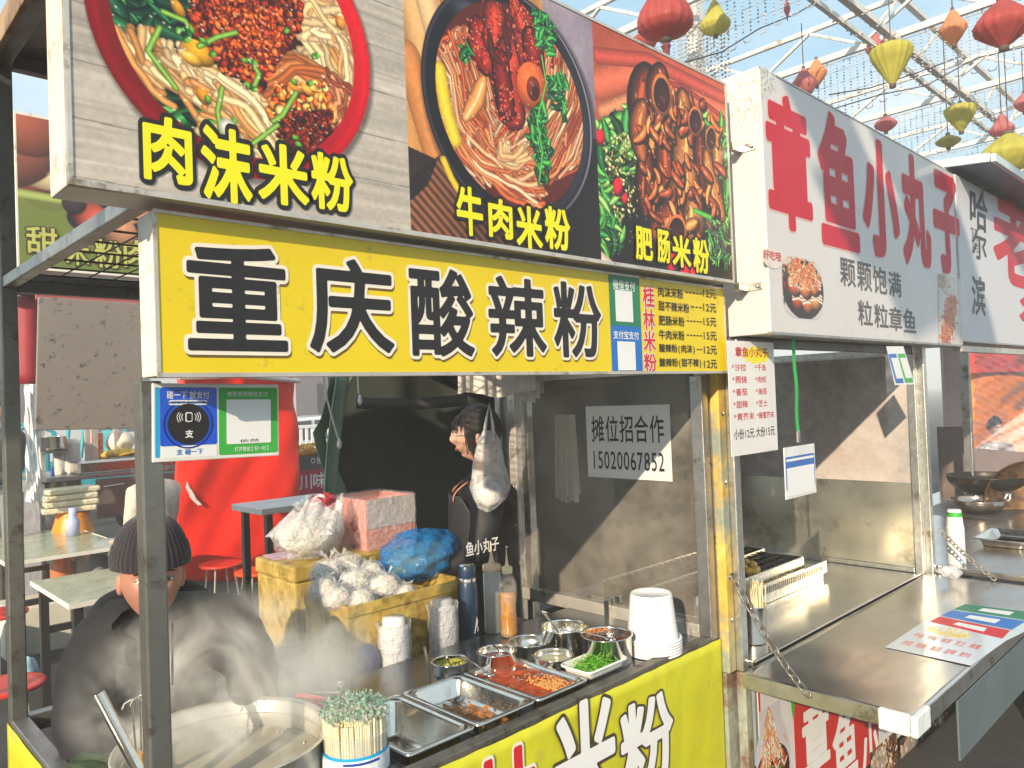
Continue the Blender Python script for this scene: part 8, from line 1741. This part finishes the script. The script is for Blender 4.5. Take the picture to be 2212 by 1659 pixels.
nodes = [(WB(0,-.03,.86),.15,.12),(WB(0,-.03,1.05),.145,.11),(WB(0,-.03,H0-.36),.145,.11),(WB(0,-.03,H0-.23),.085,.075),(WB(0,-.03,H0-.155),.062,.06),
         (WB(-.15,-.03,H0-.25),.085,.085),(WB(-.20,-.02,H0-.33),.07,.07),(WB(-.22,.02,1.08),.058,.058),(WB(-.14,.20,1.0),.045,.045),
         (WB(.15,-.03,H0-.25),.085,.085),(WB(.20,-.02,H0-.33),.07,.07),(WB(.22,.04,1.10),.058,.058),(WB(.12,.22,1.0),.045,.045)]
skin_body('jacket', nodes, [(0,1),(1,2),(2,3),(3,4),(3,5),(5,6),(6,7),(7,8),(3,9),(9,10),(10,11),(11,12)], bk, wom, 2, 0, .012)
A = lambda s: [(WB(s*.09,-.03,.74),.10,.10),(WB(s*.10,-.03,.45),.07,.07),(WB(s*.10,-.04,.09),.05,.05),(WB(s*.10,.09,.05),.045,.035)]
skin_body('trousers', [(WB(0,-.03,.86),.14,.12)]+A(1)+A(-1), [(0,1),(1,2),(2,3),(3,4),(0,5),(5,6),(6,7),(7,8)], TROU, wom, 2)
hand(wom, WB(-.13,.24,.99), fw_+[0,0,-.3], -wr, (0,0,1)); hand(wom, WB(.11,.26,.99), fw_+[0,0,-.3], wr, (0,0,1))
AP = mat('black_apron', (.022,.022,.026), .55, var=.1); STP = mat('brown_strap', (.50,.22,.13), .55)
def apron(b):
    def fn(a, c): z = H0-.24-c*.75; an = -1.9+3.8*a; rx_, ry_ = .185+.02*c, .145+.02*c; wid = .45+.55*min(1, c*3.2); an *= wid; return tuple(WB(math.sin(an)*rx_*1.04, math.cos(an)*ry_-.03+.012, z))
    b.grid(fn, 40, 24)
part('apron', AP, wom, apron, solid=.003)
for s in (-1, 1): part('apron_strap', STP, wom, lambda b: b.grid(lambda a, c: tuple(WB(s*(.055+.05*c)+(a-.5)*.032, -.03+.11*math.sin(c*1.7)+.03, H0-.165-.10*c)), 2, 8), solid=.004)
# apron lettering, towards the camera side
afx = Face((0, wc[1]-.245, 0), (1,0,0), (0,0,1)); text('lettering', '鱼小丸子', afx, gphoto(afx, (1006,1164,1078,1196)), WHITEP, wom, .0, .02)
# crinkled white cuff/bag at her collar
None and part('plastic_sleeve', BAGW, wom, lambda b: b.blob(dep(1000, 1012, 3.12), (.036,.03,.034), 30, 20, .4, 4, 5))
# hanging clear bag in front of her
t = thing('carrier_bag', 'full translucent white carrier bag knotted on the rear post beside the woman', 'plastic bag', tuple(dep(1052,1105,2.95)))
def cbag(b):
    K = [(1056,930,11,5),(1056,948,20,8),(1055,972,26,11),(1055,1000,31,15),(1057,1030,37,20),(1059,1056,39,22),(1057,1080,31,20),(1053,1097,18,12),(1052,1106,3,3)]
    n = 40; V = []
    for j, (u, v, w, d) in enumerate(K):
        c_ = dep(u, v, 2.92); rw, rd = w/F*2.92, d/F*2.92*1.1; ex = CAMR@np.array([1,0,0]); ey = CAMR@np.array([0,0,1])
        for i in range(n): a = 2*math.pi*i/n; q = 1+.13*math.sin(a*7+j*.6)+.07*math.sin(a*15-j*2); V.append(c_+ex*rw*math.cos(a)*q+ey*rd*math.sin(a)*q)
    b.add(V, [(j*n+i, j*n+(i+1) % n, (j+1)*n+(i+1) % n, (j+1)*n+i) for j in range(len(K)-1) for i in range(n)], True)
part('bag_film', film('white_carrier_film', (.80,.78,.78), .46, .14, 1, 26), t, cbag)
part('contents', mat('white_bag_contents', (.74,.70,.68), .5, bump=.5, bscale=40), t, lambda b: b.blob(dep(1057,1066,2.92), (.055,.05,.055), 22, 14, .16, 8))
part('bag_handle', film('white_carrier_handle', (.86,.84,.84), .75, .14, .6, 30), t, lambda b: b.tube([dep(1044,955,2.92), dep(1049,915,2.92), dep(1057,870,2.94), dep(1064,915,2.92), dep(1067,955,2.92)], [.008,.006,.004,.006,.008], 8))
# background people
def figure(label, u, v, D, head_r, m_top, m_hair, fwd, seat=False, group=None, hairm_=True):
    hc_ = dep(u, v, D); t = thing('person', label, 'person', (hc_[0], hc_[1], 0), group); f = np.array(fwd, float); f[2] = 0; f /= np.linalg.norm(f); r = np.cross(f, [0,0,1.]); M_ = frame(hc_, f, s=1.0)
    part('head', SKIN, t, lambda b: head_mesh(b, M_, nu=40, nv=30)); Q = lambda x, y, z: np.array([hc_[0], hc_[1], 0])+r*x+f*y+np.array([0,0,z]); h = hc_[2]; hp = h-.62
    part('hair', m_hair, t, lambda b: b.add([M_(p) for p in [np.array([math.sin(a)*.080*math.cos(p_), math.cos(a)*.100*math.cos(p_)-.012, .128*math.sin(p_)+.012+(.02 if math.cos(a) > .3 else 0)]) for p_ in np.linspace(-.25 if not seat else -.5, 1.57, 14) for a in np.linspace(0, 2*math.pi, 30, endpoint=False)]], [(j*30+k, j*30+(k+1) % 30, (j+1)*30+(k+1) % 30, (j+1)*30+k) for j in range(13) for k in range(30)], True))
    AS = .18 if seat else .23
    N = [(Q(0,0,hp),.15,.12),(Q(0,0,hp+.2),.15,.11),(Q(0,0,h-.32),.13,.11),(Q(0,0,h-.16),.06,.06),(Q(-.17,0,h-.26),.08,.08),(Q(-AS,.03,h-.50),.06,.06),(Q(-.14,.20,h-.60),.045,.045),(Q(.17,0,h-.26),.08,.08),(Q(AS,.03,h-.50),.06,.06),(Q(.14,.20,h-.60),.045,.045)]
    skin_body('jacket', N, [(0,1),(1,2),(2,3),(2,4),(4,5),(5,6),(2,7),(7,8),(8,9)], m_top, t, 2, 0, .02)
    if seat: LN_ = lambda s: [(Q(s*.10,.10,hp-.04),.09,.09),(Q(s*.12,.42,hp-.03),.07,.07),(Q(s*.12,.42,.08),.05,.05),(Q(s*.12,.52,.05),.045,.035)]
    else: LN_ = lambda s: [(Q(s*.09,0,hp-.12),.095,.095),(Q(s*.10,0,hp*.5),.07,.07),(Q(s*.10,0,.08),.05,.05),(Q(s*.10,.12,.05),.045,.035)]
    skin_body('trousers', [(Q(0,0,hp),.13,.11)]+LN_(1)+LN_(-1), [(0,1),(1,2),(2,3),(3,4),(0,5),(5,6),(6,7),(7,8)], mat('grey_trousers', (.22,.24,.25), .8), t, 2)
    for s in (-1, 1): part('hand', SKIN, t, lambda b: b.blob(Q(s*.14,.25,h-.61), (.03,.04,.022), 10, 8, .1, 2))
    return t
figure('person in a dark jacket cut by the left edge beside the plastic wrap', 4, 880, 6.2, .1, mat('dark_jacket', (.04,.045,.05), .7), HAIR, (-.7,-.3,0))
figure('seated person in a cream knitted jacket behind the front left post', 330, 985, 5.6, .1, mat('cream_knit', (.62,.55,.46), .9, var=.2, scale=60, bump=.5, bscale=90), mat('brown_hair', (.10,.05,.03), .5), (-.45,.9,0), True)
figure('person in a dark jacket blurred behind the cling film at the right edge', 2150, 925, 9.6, .1, mat('navy_jacket', (.05,.05,.09), .7), HAIR, (-.5,-.6,0))
# ------------------------------------------------------------------ steam over the pot
sm = bpy.data.materials.new('steam'); sm.use_nodes = True; t = sm.node_tree; N = t.nodes; K = t.links.new
N.remove(N['Principled BSDF']); pv = N.new('ShaderNodeVolumePrincipled'); out = [n for n in N if n.type == 'OUTPUT_MATERIAL'][0]; K(pv.outputs[0], out.inputs['Volume'])
pv.inputs['Color'].default_value = (1,.98,.94,1); pv.inputs['Anisotropy'].default_value = -.35
co = N.new('ShaderNodeTexCoord'); n1 = N.new('ShaderNodeTexNoise'); n1.inputs['Scale'].default_value = 4.2; n1.inputs['Detail'].default_value = 5; n1.inputs['Roughness'].default_value = .60; n1.inputs['Distortion'].default_value = .9
K(co.outputs['Object'], n1.inputs['Vector']); mr = N.new('ShaderNodeMapRange'); mr.inputs['From Min'].default_value = .44; mr.inputs['From Max'].default_value = .72; mr.inputs['To Min'].default_value = 0; mr.inputs['To Max'].default_value = 1
K(n1.outputs['Fac'], mr.inputs['Value'])
# soft edges: fade towards the skin of the cloud body (Generated 0..1)
sx = N.new('ShaderNodeVectorMath'); sx.operation = 'SUBTRACT'; sx.inputs[1].default_value = (.5,.5,.42); K(co.outputs['Generated'], sx.inputs[0])
ln_ = N.new('ShaderNodeVectorMath'); ln_.operation = 'LENGTH'; K(sx.outputs[0], ln_.inputs[0]); m2 = N.new('ShaderNodeMapRange'); m2.inputs['From Min'].default_value = .10; m2.inputs['From Max'].default_value = .50; m2.inputs['To Min'].default_value = 1; m2.inputs['To Max'].default_value = 0
K(ln_.outputs['Value'], m2.inputs['Value']); mu = N.new('ShaderNodeMath'); mu.operation = 'MULTIPLY'; K(mr.outputs[0], mu.inputs[0]); K(m2.outputs[0], mu.inputs[1])
mu2 = N.new('ShaderNodeMath'); mu2.operation = 'MULTIPLY'; mu2.inputs[1].default_value = 31.0
sp = N.new('ShaderNodeSeparateXYZ'); K(co.outputs['Generated'], sp.inputs[0]); m5 = N.new('ShaderNodeMapRange'); m5.inputs['To Min'].default_value = 1.0; m5.inputs['To Max'].default_value = .05; K(sp.outputs['Z'], m5.inputs['Value'])
m6 = N.new('ShaderNodeMath'); m6.operation = 'MULTIPLY'; K(mu.outputs[0], m6.inputs[0]); K(m5.outputs[0], m6.inputs[1]); K(m6.outputs[0], mu2.inputs[0]); K(mu2.outputs[0], pv.inputs['Density'])
b = MB(); b.box(.42,1.24,1.60,2.22,.862,1.30); o = b.build('steam', sm); stuff(o); tag(o, 'drifting cloud of steam rising from the wide cooking pot', 'steam')
# ------------------------------------------------------------------ thin even haze added over the market to lift the shadows
hm = bpy.data.materials.new('haze'); hm.use_nodes = True; t = hm.node_tree; t.nodes.remove(t.nodes['Principled BSDF'])
pv = t.nodes.new('ShaderNodeVolumePrincipled'); pv.inputs['Color'].default_value = (1, .97, .93, 1); pv.inputs['Density'].default_value = .009; pv.inputs['Anisotropy'].default_value = 0
t.links.new(pv.outputs[0], [n for n in t.nodes if n.type == 'OUTPUT_MATERIAL'][0].inputs['Volume'])
b = MB(); b.box(-91, 251, -91, 251, -1, 7.6); stuff(b.build('haze', hm));
